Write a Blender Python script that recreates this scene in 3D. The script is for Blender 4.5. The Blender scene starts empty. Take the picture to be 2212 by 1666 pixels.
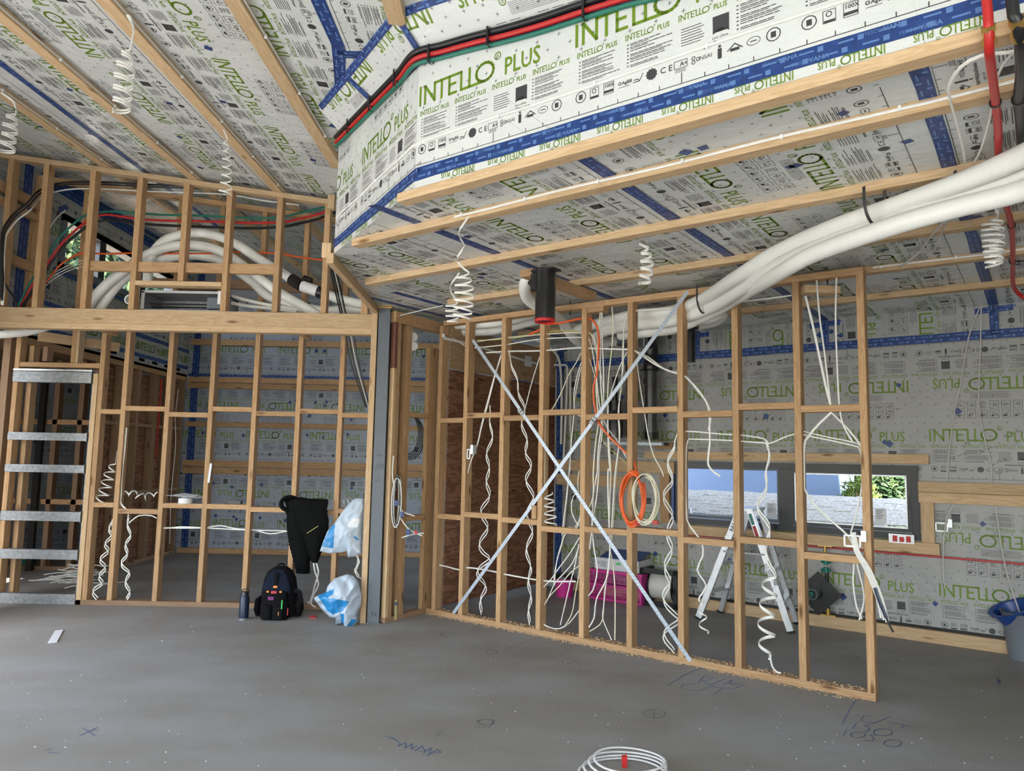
import bpy, bmesh, math, random
import numpy as np
from mathutils import Vector, Matrix
random.seed(7); RNG = random.Random(11)
scene = bpy.context.scene
COL = scene.collection
PI = math.pi

# ------------------------------------------------------------------ camera
IW, IH, FPX = 2212.0, 1666.0, 1550.0
HC = 1.43
PITCH, ROLL = 0.10026, 0.01984
_rt0 = Vector((1, 0, 0)); _up0 = Vector((0, -math.sin(PITCH), math.cos(PITCH)))
FW = Vector((0, math.cos(PITCH), math.sin(PITCH)))
RT = math.cos(ROLL)*_rt0 + math.sin(ROLL)*_up0
UP = -math.sin(ROLL)*_rt0 + math.cos(ROLL)*_up0
CAM = Vector((0, 0, HC))
cd = bpy.data.cameras.new('camera'); co = bpy.data.objects.new('camera', cd); COL.objects.link(co)
cd.sensor_fit = 'HORIZONTAL'; cd.sensor_width = 36.0; cd.lens = 36.0*FPX/IW; cd.clip_end = 400; cd.clip_start = 0.05
m = Matrix.Identity(4)
for i in range(3):
    m[i][0] = RT[i]; m[i][1] = UP[i]; m[i][2] = -FW[i]; m[i][3] = CAM[i]
co.matrix_world = m
scene.camera = co

# ------------------------------------------------------------------ world, sun, exposure
w = bpy.data.worlds.new('sky'); scene.world = w; w.use_nodes = True
nt = w.node_tree; nt.nodes.clear()
out = nt.nodes.new('ShaderNodeOutputWorld'); bg = nt.nodes.new('ShaderNodeBackground')
sky = nt.nodes.new('ShaderNodeTexSky'); sky.sky_type = 'NISHITA'; sky.sun_disc = False
sky.sun_elevation = math.radians(58); sky.sun_rotation = math.radians(200); sky.air_density = 1.0; sky.dust_density = 1.6; sky.ozone_density = 0.8
bg.inputs['Strength'].default_value = 0.70
hs = nt.nodes.new('ShaderNodeHueSaturation'); hs.inputs['Saturation'].default_value = .62
nt.links.new(sky.outputs[0], hs.inputs['Color']); nt.links.new(hs.outputs[0], bg.inputs[0]); nt.links.new(bg.outputs[0], out.inputs[0])
sd = bpy.data.lights.new('sun', 'SUN'); sd.energy = 14; sd.angle = math.radians(0.6); sd.color = (1.0, .95, .87)
so = bpy.data.objects.new('sun', sd); COL.objects.link(so)
so.rotation_euler = Vector((0.12, -0.95, 1.0)).to_track_quat('Z', 'Y').to_euler(); so.location = (0, -6, 8)
scene.view_settings.view_transform = 'Standard'; scene.view_settings.look = 'None'
scene.view_settings.gamma = 1.0; scene.view_settings.use_curve_mapping = False
scene.view_settings.exposure = 0.88

# ------------------------------------------------------------------ frames of the place
E1 = Vector((.8033, -.5956, 0)); E2 = Vector((.5956, .8033, 0)); Z = Vector((0, 0, 1))
X = Vector((1, 0, 0)); Y = Vector((0, 1, 0))
CZ = 2.745                          # lined underside of the low ceiling
def ST(s, t, z): return E1*s + E2*t + Z*z
def SL(x, y): return 3.469 - .126*x + .015*y          # lined underside of the raking ceiling
def _ray(x, y): return (x-IW/2)*RT + (IH/2-y)*UP + FPX*FW
def onz(x, y, z):
    d = _ray(x, y); return CAM + d*((z-HC)/d.z)
def ont(x, y, t):
    d = _ray(x, y); return CAM + d*(t/d.dot(E2))
def ons(x, y, s):
    d = _ray(x, y); return CAM + d*(s/d.dot(E1))
def ony(x, y, Yv):
    d = _ray(x, y); return CAM + d*(Yv/d.y)
def onx(x, y, Xv):
    d = _ray(x, y); return CAM + d*(Xv/d.x)
def onsl(x, y, off=0.0):
    d = _ray(x, y); return CAM + d*((3.469+off-HC)/(d.z + .126*d.x - .015*d.y))

# ------------------------------------------------------------------ materials
def newmat(name):
    m = bpy.data.materials.new(name); m.use_nodes = True
    return m, m.node_tree, m.node_tree.nodes['Principled BSDF']
def plain(name, c, rough=.6, metal=0.0, bump=0.0, bscale=60, var=0.06, spec=.5):
    m, t, b = newmat(name)
    tc = t.nodes.new('ShaderNodeTexCoord'); n = t.nodes.new('ShaderNodeTexNoise'); n.inputs['Scale'].default_value = bscale
    n.inputs['Detail'].default_value = 4
    t.links.new(tc.outputs['Object'], n.inputs['Vector'])
    r = t.nodes.new('ShaderNodeValToRGB')
    r.color_ramp.elements[0].color = tuple(max(0, x*(1-var)) for x in c)+(1,)
    r.color_ramp.elements[1].color = tuple(min(1, x*(1+var)) for x in c)+(1,)
    r.color_ramp.elements[0].position = .3; r.color_ramp.elements[1].position = .7
    t.links.new(n.outputs['Fac'], r.inputs[0]); t.links.new(r.outputs[0], b.inputs['Base Color'])
    b.inputs['Roughness'].default_value = rough; b.inputs['Metallic'].default_value = metal
    b.inputs['Specular IOR Level'].default_value = spec
    if bump:
        bp = t.nodes.new('ShaderNodeBump'); bp.inputs['Strength'].default_value = bump; bp.inputs['Distance'].default_value = .01
        t.links.new(n.outputs['Fac'], bp.inputs['Height']); t.links.new(bp.outputs[0], b.inputs['Normal'])
    return m
def wood(name, c0, c1, knot, rough=.62, grain=1.0):
    m, t, b = newmat(name); N = t.nodes.new; L = t.links.new
    tc = N('ShaderNodeTexCoord'); oi = N('ShaderNodeObjectInfo')
    mul = N('ShaderNodeVectorMath'); mul.operation = 'SCALE'; mul.inputs[0].default_value = (13.7, 5.3, 7.1)
    L(oi.outputs['Random'], mul.inputs['Scale'])
    add = N('ShaderNodeVectorMath'); add.operation = 'ADD'; L(tc.outputs['Object'], add.inputs[0]); L(mul.outputs[0], add.inputs[1])
    mp = N('ShaderNodeMapping'); mp.inputs['Scale'].default_value = (1.1, 14*grain, 14*grain); L(add.outputs[0], mp.inputs[0])
    n1 = N('ShaderNodeTexNoise'); n1.inputs['Scale'].default_value = 2.2; n1.inputs['Detail'].default_value = 3; n1.inputs['Distortion'].default_value = .9
    L(mp.outputs[0], n1.inputs['Vector'])
    wv = N('ShaderNodeMath'); wv.operation = 'MULTIPLY'; wv.inputs[1].default_value = 34; L(n1.outputs['Fac'], wv.inputs[0])
    sn = N('ShaderNodeMath'); sn.operation = 'SINE'; L(wv.outputs[0], sn.inputs[0])
    mr = N('ShaderNodeMapRange'); mr.inputs[1].default_value = -1; mr.inputs[2].default_value = 1; L(sn.outputs[0], mr.inputs[0])
    ramp = N('ShaderNodeValToRGB'); ramp.color_ramp.elements[0].color = c0+(1,); ramp.color_ramp.elements[1].color = c1+(1,)
    L(mr.outputs[0], ramp.inputs[0])
    # knots
    mk = N('ShaderNodeMapping'); mk.inputs['Scale'].default_value = (2.3, 9, 9); L(add.outputs[0], mk.inputs[0])
    vo = N('ShaderNodeTexVoronoi'); vo.inputs['Scale'].default_value = 1.0; L(mk.outputs[0], vo.inputs['Vector'])
    kr = N('ShaderNodeMapRange'); kr.inputs[1].default_value = .05; kr.inputs[2].default_value = .16; L(vo.outputs['Distance'], kr.inputs[0])
    mix = N('ShaderNodeMix'); mix.data_type = 'RGBA'; mix.inputs['A'].default_value = knot+(1,)
    L(kr.outputs[0], mix.inputs['Factor']); L(ramp.outputs[0], mix.inputs['B'])
    # board to board variation
    hs = N('ShaderNodeHueSaturation'); L(mix.outputs['Result'], hs.inputs['Color'])
    vr = N('ShaderNodeMapRange'); vr.inputs[3].default_value = .84; vr.inputs[4].default_value = 1.1; L(oi.outputs['Random'], vr.inputs[0]); L(vr.outputs[0], hs.inputs['Value'])
    L(hs.outputs[0], b.inputs['Base Color']); b.inputs['Roughness'].default_value = rough
    b.inputs['Specular IOR Level'].default_value = .25
    bp = N('ShaderNodeBump'); bp.inputs['Strength'].default_value = .12; bp.inputs['Distance'].default_value = .004; L(mr.outputs[0], bp.inputs['Height']); L(bp.outputs[0], b.inputs['Normal'])
    return m
def membrane_mat(name, c, rough=.3, crinkle=.35):
    m, t, b = newmat(name); N = t.nodes.new; L = t.links.new
    tc = N('ShaderNodeTexCoord')
    n0 = N('ShaderNodeTexNoise'); n0.inputs['Scale'].default_value = 3.0; n0.inputs['Detail'].default_value = 6; L(tc.outputs['Object'], n0.inputs['Vector'])
    rp = N('ShaderNodeValToRGB'); rp.color_ramp.elements[0].position = .3; rp.color_ramp.elements[1].position = .75
    rp.color_ramp.elements[0].color = (c[0]*.9, c[1]*.91, c[2]*.91, 1); rp.color_ramp.elements[1].color = c+(1,)
    L(n0.outputs['Fac'], rp.inputs[0])
    # fibrous flecks
    nf = N('ShaderNodeTexNoise'); nf.inputs['Scale'].default_value = 170; nf.inputs['Detail'].default_value = 2; L(tc.outputs['Object'], nf.inputs['Vector'])
    mx = N('ShaderNodeMix'); mx.data_type = 'RGBA'; mx.blend_type = 'MULTIPLY'; mx.inputs['Factor'].default_value = .22
    L(rp.outputs[0], mx.inputs['A']); L(nf.outputs['Fac'], mx.inputs['B']); L(mx.outputs['Result'], b.inputs['Base Color'])
    b.inputs['Roughness'].default_value = rough
    # crinkles of the sheet and its woven grid
    nc = N('ShaderNodeTexNoise'); nc.inputs['Scale'].default_value = 7; nc.inputs['Detail'].default_value = 3; nc.inputs['Distortion'].default_value = 1.2
    L(tc.outputs['Object'], nc.inputs['Vector'])
    ad = N('ShaderNodeMath'); ad.operation = 'MULTIPLY_ADD'; L(nf.outputs['Fac'], ad.inputs[0]); ad.inputs[1].default_value = .05; L(nc.outputs['Fac'], ad.inputs[2])
    bp = N('ShaderNodeBump'); bp.inputs['Strength'].default_value = crinkle; bp.inputs['Distance'].default_value = .02
    L(ad.outputs[0], bp.inputs['Height']); L(bp.outputs[0], b.inputs['Normal'])
    return m

M = {}
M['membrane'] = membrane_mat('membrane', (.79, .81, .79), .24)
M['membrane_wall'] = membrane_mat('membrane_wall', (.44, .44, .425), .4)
M['membrane_cool_lit'] = membrane_mat('membrane_cool_lit', (.37, .41, .48), .4)  # same lining as elsewhere, with the back room's bluish light put into its colour
M['green_ink'] = plain('green_ink', (.145, .25, .014), .45, var=.05)
M['black_ink'] = plain('black_ink', (.045, .045, .05), .45)
M['blue_tape'] = plain('blue_tape', (.012, .045, .19), .38, bump=.25, bscale=30, var=.25)
M['tape_print'] = plain('tape_print', (.10, .20, .45), .4)
M['pine'] = wood('pine', (.56, .38, .21), (.66, .475, .285), (.25, .12, .05))
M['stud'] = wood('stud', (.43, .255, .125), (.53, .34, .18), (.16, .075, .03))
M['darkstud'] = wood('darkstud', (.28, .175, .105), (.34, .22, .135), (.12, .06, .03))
M['plywood'] = wood('plywood', (.17, .075, .04), (.29, .145, .085), (.06, .025, .015), .7, .35)
M['plypale'] = wood('plypale', (.42, .27, .15), (.50, .34, .20), (.2, .1, .05), .7, .3)
M['steelgrey'] = plain('steelgrey', (.125, .145, .165), .5, .0, .05, 20)
M['redoxide'] = plain('redoxide', (.18, .07, .05), .6)
M['galv'] = plain('galv', (.44, .50, .57), .38, .25, .1, 90, .15)
M['galvdull'] = plain('galvdull', (.30, .31, .32), .45, .6, .15, 40, .25)
M['alu'] = plain('alu', (.60, .62, .64), .38, .75, .05, 20, .1)
M['cable'] = plain('cable', (.78, .77, .72), .4)
M['cablecream'] = plain('cablecream', (.70, .66, .50), .4)
M['cablegrey'] = plain('cablegrey', (.62, .60, .56), .45)
M['blackcable'] = plain('blackcable', (.012, .012, .014), .35)
M['redpipe'] = plain('redpipe', (.50, .022, .02), .35)
M['greenpipe'] = plain('greenpipe', (.015, .16, .11), .35)
M['orange'] = plain('orange', (.75, .12, .02), .4)
M['lime'] = plain('lime', (.55, .52, .12), .4)
M['duct'] = plain('duct', (.85, .85, .80), .38, var=.015)
M['ducthose'] = M['duct']
M['blackplastic'] = plain('blackplastic', (.012, .012, .013), .28, bump=.1, bscale=12)
M['brass'] = plain('brass', (.65, .42, .12), .3, .9)
M['pink'] = plain('pink', (.62, .03, .28), .4)
M['white'] = plain('white', (.80, .80, .80), .5)
M['paper'] = plain('paper', (.75, .76, .78), .7)
M['bluebag'] = plain('bluebag', (.02, .22, .50), .35)
M['whitebag'] = plain('whitebag', (.46, .54, .63), .4, bump=.3, bscale=14)
M['jacket'] = plain('jacket', (.0035, .004, .004), .8, spec=.12, bump=.3, bscale=40)
M['fabricblack'] = plain('fabricblack', (.006, .006, .007), .9, spec=.15, bump=.2, bscale=200)
M['fabricnavy'] = plain('fabricnavy', (.008, .012, .026), .85, spec=.15)
M['navy'] = plain('navy', (.008, .020, .052), .35)
M['red'] = plain('red', (.55, .02, .02), .45)
M['teal'] = plain('teal', (.01, .18, .14), .4)
M['limegreen'] = plain('limegreen', (.05, .55, .12), .4)
M['purple'] = plain('purple', (.16, .02, .14), .6)
M['tag_orange'] = plain('tag_orange', (.70, .25, .03), .5)
M['windowblack'] = plain('windowblack', (.015, .016, .018), .35)
M['greyplastic'] = plain('greyplastic', (.18, .20, .23), .45)
M['blueplastic'] = plain('blueplastic', (.015, .06, .26), .35)
M['bluepencil'] = plain('bluepencil', (.11, .17, .30), .8)
M['greypencil'] = plain('greypencil', (.19, .205, .225), .8)
M['chrome'] = plain('chrome', (.65, .66, .68), .22, .95)
M['darkmetal'] = plain('darkmetal', (.10, .10, .105), .3, .7, bscale=8, var=.2)
M['dark'] = plain('dark', (.02, .018, .016), .8)
M['sawdust'] = plain('sawdust', (.62, .47, .30), .9)
M['strapred'] = plain('strapred', (.45, .03, .03), .5)
M['yellowlabel'] = plain('yellowlabel', (.65, .60, .30), .6)

def floor_mat():
    m, t, b = newmat('floor_slab'); N = t.nodes.new; L = t.links.new
    tc = N('ShaderNodeTexCoord')
    n1 = N('ShaderNodeTexNoise'); n1.inputs['Scale'].default_value = .8; n1.inputs['Detail'].default_value = 8; n1.inputs['Roughness'].default_value = .6; L(tc.outputs['Object'], n1.inputs['Vector'])
    mp = N('ShaderNodeMapping'); mp.inputs['Scale'].default_value = (.7, 1.5, 1); mp.inputs['Rotation'].default_value = (0, 0, .6); L(tc.outputs['Object'], mp.inputs[0])
    n2 = N('ShaderNodeTexNoise'); n2.inputs['Scale'].default_value = 1.6; n2.inputs['Detail'].default_value = 6; L(mp.outputs[0], n2.inputs['Vector'])
    r = N('ShaderNodeValToRGB'); r.color_ramp.elements[0].color = (.30, .288, .265, 1); r.color_ramp.elements[1].color = (.35, .355, .355, 1)
    r.color_ramp.elements[0].position = .38; r.color_ramp.elements[1].position = .62
    L(n1.outputs['Fac'], r.inputs[0])
    r2 = N('ShaderNodeValToRGB'); r2.color_ramp.elements[0].color = (.90, .87, .83, 1); r2.color_ramp.elements[1].color = (1, 1, 1, 1)
    r2.color_ramp.elements[0].position = .4; r2.color_ramp.elements[1].position = .6; L(n2.outputs['Fac'], r2.inputs[0])
    mx = N('ShaderNodeMix'); mx.data_type = 'RGBA'; mx.blend_type = 'MULTIPLY'; mx.inputs['Factor'].default_value = 1
    L(r.outputs[0], mx.inputs['A']); L(r2.outputs[0], mx.inputs['B'])
    v = N('ShaderNodeTexNoise'); v.inputs['Scale'].default_value = 60; v.inputs['Detail'].default_value = 3; L(tc.outputs['Object'], v.inputs['Vector'])
    r3 = N('ShaderNodeMapRange'); r3.inputs[1].default_value = .3; r3.inputs[2].default_value = .7; r3.inputs[3].default_value = .93; r3.inputs[4].default_value = 1.04; L(v.outputs['Fac'], r3.inputs[0])
    hs = N('ShaderNodeHueSaturation'); L(mx.outputs['Result'], hs.inputs['Color']); L(r3.outputs[0], hs.inputs['Value'])
    L(hs.outputs[0], b.inputs['Base Color']); b.inputs['Roughness'].default_value = .62; b.inputs['Specular IOR Level'].default_value = .35
    bp = N('ShaderNodeBump'); bp.inputs['Strength'].default_value = .08; bp.inputs['Distance'].default_value = .003; L(v.outputs['Fac'], bp.inputs['Height']); L(bp.outputs[0], b.inputs['Normal'])
    return m
M['floor'] = floor_mat()
g, gt, gb = newmat('glass'); gb.inputs['Transmission Weight'].default_value = 1; gb.inputs['Roughness'].default_value = 0; gb.inputs['IOR'].default_value = 1.02; gb.inputs['Base Color'].default_value = (.93, .95, .96, 1)
M['glass'] = g

# ------------------------------------------------------------------ object helpers
ROOTLOC = {}
def thing(name, label, cat, loc=(0, 0, 0), group=None):
    o = bpy.data.objects.new(name, None); COL.objects.link(o); o.location = Vector(loc)
    o.empty_display_size = .1
    o['label'] = label; o['category'] = cat
    if group: o['group'] = group
    ROOTLOC[o.name] = Matrix.Translation(Vector(loc)); return o
def tag(o, label, cat, group=None):
    o['label'] = label; o['category'] = cat
    if group: o['group'] = group
    return o
def structure(o): o['kind'] = 'structure'; return o
def link(name, me, mats, parent=None, M4=None, smooth=False):
    """M4: world matrix of the mesh; parent's world matrix is known in ROOTLOC"""
    for mm in (mats if isinstance(mats, (list, tuple)) else [mats]): me.materials.append(M[mm] if isinstance(mm, str) else mm)
    o = bpy.data.objects.new(name, me); COL.objects.link(o)
    M4 = M4 or Matrix.Identity(4)
    if parent is not None:
        o.parent = parent; o.matrix_basis = ROOTLOC[parent.name].inverted() @ M4
    else: o.matrix_basis = M4
    ROOTLOC[o.name] = M4
    if smooth:
        for p in me.polygons: p.use_smooth = True
    return o
def frame(o, x, y=None, z=None):
    x = Vector(x).normalized()
    if z is None: z = x.cross(Vector(y)).normalized(); 
    else:
        z = Vector(z); z = (z - x*z.dot(x)).normalized()
    y = z.cross(x)
    m = Matrix.Identity(4)
    for i in range(3): m[i][0] = x[i]; m[i][1] = y[i]; m[i][2] = z[i]; m[i][3] = o[i]
    return m
def boxmesh(l, w, h, bev=.0015, origin='c', name='m'):
    """box along +x from 0 to l, w across y (centred), h across z (centred)"""
    bm = bmesh.new(); r = bmesh.ops.create_cube(bm, size=1)
    for v in r['verts']: v.co = Vector(((v.co.x+.5)*l, v.co.y*w, v.co.z*h))
    if bev: bmesh.ops.bevel(bm, geom=bm.edges[:], offset=bev, segments=1, affect='EDGES')
    me = bpy.data.meshes.new(name); bm.to_mesh(me); bm.free(); return me
def board(name, a, b, w, h, mat, parent=None, up=Z, bev=.0015):
    """timber from a to b (centre line); h measured along 'up', w across"""
    a = Vector(a); b = Vector(b); d = b-a
    return link(name, boxmesh(d.length, w, h, bev, name=name), mat, parent, frame(a, d, z=up))
def cbox(name, c, sx, sy, sz, mat, parent=None, ax=X, up=Z, bev=.001):
    ax = Vector(ax).normalized(); c = Vector(c)
    return link(name, boxmesh(sx, sy, sz, bev, name=name), mat, parent, frame(c-ax*sx/2, ax, z=up))
class MB:
    def __init__(s): s.v = []; s.f = []; s.m = []
    def face(s, pts, mi=0):
        i = len(s.v); s.v += [tuple(p) for p in pts]; s.f.append(tuple(range(i, i+len(pts)))); s.m.append(mi)
    def add(s, vs, fs, mi=0):
        i = len(s.v); s.v += [tuple(p) for p in vs]
        for f in fs: s.f.append(tuple(i+k for k in f)); s.m.append(mi)
    def box(s, o, ax, ay, az, mi=0):
        """box with corner o and edge vectors"""
        o = Vector(o); ax = Vector(ax); ay = Vector(ay); az = Vector(az)
        P = [o, o+ax, o+ax+ay, o+ay, o+az, o+ax+az, o+ax+ay+az, o+ay+az]
        s.add(P, [(0, 3, 2, 1), (4, 5, 6, 7), (0, 1, 5, 4), (1, 2, 6, 5), (2, 3, 7, 6), (3, 0, 4, 7)], mi)
    def bar(s, a, b, w, h, up=Z, mi=0):
        a = Vector(a); b = Vector(b); x = (b-a); n = Vector(up); n = (n-x.normalized()*n.dot(x.normalized())).normalized(); y = n.cross(x.normalized())
        s.box(a-y*w/2-n*h/2, x, y*w, n*h, mi)
    def cyl(s, a, b, r, r2=None, n=20, mi=0, caps=True):
        a = Vector(a); b = Vector(b); r2 = r if r2 is None else r2
        x = (b-a).normalized(); u = x.orthogonal().normalized(); v = x.cross(u)
        P = [a+(u*math.cos(2*PI*k/n)+v*math.sin(2*PI*k/n))*r for k in range(n)]+[b+(u*math.cos(2*PI*k/n)+v*math.sin(2*PI*k/n))*r2 for k in range(n)]
        F = [(k, (k+1) % n, n+(k+1) % n, n+k) for k in range(n)]
        if caps: F += [tuple(range(n-1, -1, -1)), tuple(range(n, 2*n))]
        s.add(P, F, mi)
    def lathe(s, base, prof, n=28, mi=0, axis=Z):
        base = Vector(base); ax = Vector(axis).normalized(); u = ax.orthogonal().normalized(); v = ax.cross(u)
        P = []; F = []
        for r, z in prof:
            for k in range(n): P.append(base+ax*z+(u*math.cos(2*PI*k/n)+v*math.sin(2*PI*k/n))*r)
        for j in range(len(prof)-1):
            for k in range(n): F.append((j*n+k, j*n+(k+1) % n, (j+1)*n+(k+1) % n, (j+1)*n+k))
        s.add(P, F, mi)
    def build(s, name, mats, parent=None, smooth=False, origin=None):
        me = bpy.data.meshes.new(name)
        o = Vector(origin) if origin is not None else (Vector(s.v[0]) if parent is None else ROOTLOC[parent.name].to_translation())
        me.from_pydata([tuple(Vector(p)-o) for p in s.v], [], s.f)
        for i, p in enumerate(me.polygons): p.material_index = s.m[i]
        me.update()
        ob = link(name, me, mats, parent, Matrix.Translation(o), False)
        if smooth:
            for p in me.polygons: p.use_smooth = True
            try: me.set_sharp_from_angle(angle=math.radians(40))
            except Exception: pass
        return ob
def catmull(P, step=.02):
    P = [Vector(p) for p in P]
    if len(P) == 2:
        n = max(2, int((P[1]-P[0]).length/step)); return [P[0].lerp(P[1], i/n) for i in range(n+1)]
    Q = [P[0]*2-P[1]]+P+[P[-1]*2-P[-2]]; out = []
    for i in range(1, len(Q)-2):
        p0, p1, p2, p3 = Q[i-1:i+3]; n = max(2, int((p2-p1).length/step))
        for k in range(n):
            t = k/n; t2 = t*t; t3 = t2*t
            out.append(.5*((2*p1)+(-p0+p2)*t+(2*p0-5*p1+4*p2-p3)*t2+(-p0+3*p1-3*p2+p3)*t3))
    out.append(P[-1]); return out
def sweep(mb, pts, rx, ry=None, n=10, mi=0, ref=None, caps=True, rfun=None):
    """tube along pts, section rx (across) by ry; ref: direction the narrow side faces"""
    ry = rx if ry is None else ry; pts = [Vector(p) for p in pts]; K = len(pts); V = []; F = []
    prev = None; acc = 0
    for i, p in enumerate(pts):
        d = (pts[min(i+1, K-1)]-pts[max(i-1, 0)])
        if d.length < 1e-9: d = Vector((0, 0, 1))
        d.normalize()
        if i: acc += (p-pts[i-1]).length
        if ref is not None:
            rr = ref(i) if callable(ref) else Vector(ref); u = rr-d*rr.dot(d)
            if u.length < 1e-4: u = prev if prev is not None else d.orthogonal()
        else:
            u = d.orthogonal() if prev is None else prev-d*prev.dot(d)
            if u.length < 1e-4: u = d.orthogonal()
        u.normalize(); prev = u.copy(); v = d.cross(u)
        k = rfun(acc) if rfun else 1
        for j in range(n):
            a = 2*PI*(j+.5)/n; V.append(p+(u*math.cos(a)*ry+v*math.sin(a)*rx)*k)
    for i in range(K-1):
        for j in range(n): F.append((i*n+j, i*n+(j+1) % n, (i+1)*n+(j+1) % n, (i+1)*n+j))
    if caps: F += [tuple(range(n-1, -1, -1)), tuple(range((K-1)*n, K*n))]
    mb.add(V, F, mi)
def hose(name, pts, r, mat, parent=None, rings=.014, n=18, smooth=True):
    """ribbed ventilation hose"""
    P = catmull(pts, rings/3); mb = MB()
    sweep(mb, P, r, n=n, rfun=lambda a: 1.0-.028*(0.5+0.5*math.cos(2*PI*a/rings)))
    return mb.build(name, mat, parent, smooth)
def cable(name, pts, r, mat, parent=None, flat=None, step=.03, n=8, ref=None):
    mb = MB(); sweep(mb, catmull(pts, step), r, flat or r, n=n, ref=ref); return mb.build(name, mat, parent, True)
# ------------------------------------------------------------------ lettering and the printed lining
_fc = {}
def glyphs(s, bold=0.0):
    """flat lettering: triangulated (verts Nx2, tris) with cap height about .69 at size 1"""
    k = (s, bold)
    if k in _fc: return _fc[k]
    cu = bpy.data.curves.new('t', 'FONT'); cu.body = s; cu.resolution_u = 2; cu.offset = bold
    ob = bpy.data.objects.new('t', cu); COL.objects.link(ob); bpy.context.view_layer.update()
    me = bpy.data.meshes.new_from_object(ob.evaluated_get(bpy.context.evaluated_depsgraph_get()))
    me.calc_loop_triangles()
    V = np.array([v.co[:2] for v in me.vertices]); T = np.array([t.vertices[:] for t in me.loop_triangles], dtype=np.int64)
    bpy.data.objects.remove(ob); bpy.data.curves.remove(cu); bpy.data.meshes.remove(me)
    _fc[k] = (V, T); return V, T
class Flat:
    """triangles in a plane with ink numbers"""
    def __init__(s): s.V = []; s.T = []; s.I = []; s.n = 0
    def tri(s, V, T, ink):
        V = np.asarray(V, float).reshape(-1, 2); T = np.asarray(T, dtype=np.int64).reshape(-1, 3)
        s.V.append(V); s.T.append(T+s.n); s.I.append(np.full(len(T), ink)); s.n += len(V)
    def quad(s, P, ink): s.tri(P, [(0, 1, 2), (0, 2, 3)], ink)
    def rect(s, x, y, w, h, ink): s.quad([(x, y), (x+w, y), (x+w, y+h), (x, y+h)], ink)
    def line(s, P, w, ink, closed=False):
        P = [np.array(p, float) for p in P]
        if closed: P = P+[P[0]]
        for a, b in zip(P[:-1], P[1:]):
            d = b-a; L = np.hypot(*d)
            if L < 1e-9: continue
            d = d/L; n = np.array([-d[1], d[0]])*w/2; e = d*w*.4
            s.quad([a-e-n, b+e-n, b+e+n, a-e+n], ink)
    def frame(s, x, y, w, h, lw, ink): s.line([(x, y), (x+w, y), (x+w, y+h), (x, y+h)], lw, ink, True)
    def ring(s, x, y, r, lw, ink, n=12, r2=None):
        r2 = r2 or r
        s.line([(x+r*math.cos(2*PI*k/n), y+r2*math.sin(2*PI*k/n)) for k in range(n)], lw, ink, True)
    def disc(s, x, y, r, ink, n=10, jag=0):
        P = [(x, y)]+[(x+(r+(jag if k % 2 else 0))*math.cos(2*PI*k/n), y+(r+(jag if k % 2 else 0))*math.sin(2*PI*k/n)) for k in range(n)]
        s.tri(P, [(0, 1+k, 1+(k+1) % n) for k in range(n)], ink)
    def text(s, t, x, y, cap, ink, bold=0.0, rot=False, sx=1.0):
        V, T = glyphs(t, bold); V = V*(cap/.69); V = V*np.array([sx, 1]); 
        if rot: V = np.stack([V[:, 1]*-1, V[:, 0]], 1)
        s.tri(V+np.array([x, y]), T, ink); return V[:, 0].max()
    def arrays(s): return np.concatenate(s.V), np.concatenate(s.T), np.concatenate(s.I)
GRN, BLK = 1, 2
def intello(fl, x, y, h, ink=GRN, detail=True, lw=.135):
    q = lambda pts: [(x+a*h, y+b*h) for a, b in pts]; W_ = lw*h
    fl.line(q([(.07, .05), (.07, .95)]), W_, ink)
    fl.line(q([(.38, .05), (.38, .93), (1.0, .07), (1.0, .93), (2.66, .93), (2.66, .07), (4.0, .07)]), W_, ink)
    fl.line(q([(1.45, .93), (1.45, .05)]), W_, ink)
    fl.line(q([(1.93, .93), (1.93, .07), (2.36, .07)]), W_, ink)
    fl.line(q([(1.93, .52), (2.3, .52)]), W_, ink)
    fl.line(q([(3.16, .95), (3.16, .07)]), W_, ink)
    n = 16 if detail else 9
    fl.line([(x+h*(4.06+.50*math.cos(2*PI*k/n)), y+h*(.5+.43*math.sin(2*PI*k/n))) for k in range(n)], W_, ink, True)
    if detail:
        fl.ring(x+4.78*h, y+1.02*h, .17*h, .045*h, ink); fl.text('R', x+4.71*h, y+.94*h, .17*h, ink)
    else: fl.ring(x+4.72*h, y+1.0*h, .12*h, .06*h, ink, 6)
def phrase(fl, x, y, h, detail=True):
    intello(fl, x, y, h, detail=detail)
    fl.text('PLUS', x+5.15*h, y-.0*h, .78*h, GRN, .012 if detail else .02, sx=.80)
PER = .910; ROLLW = 1.13
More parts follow.
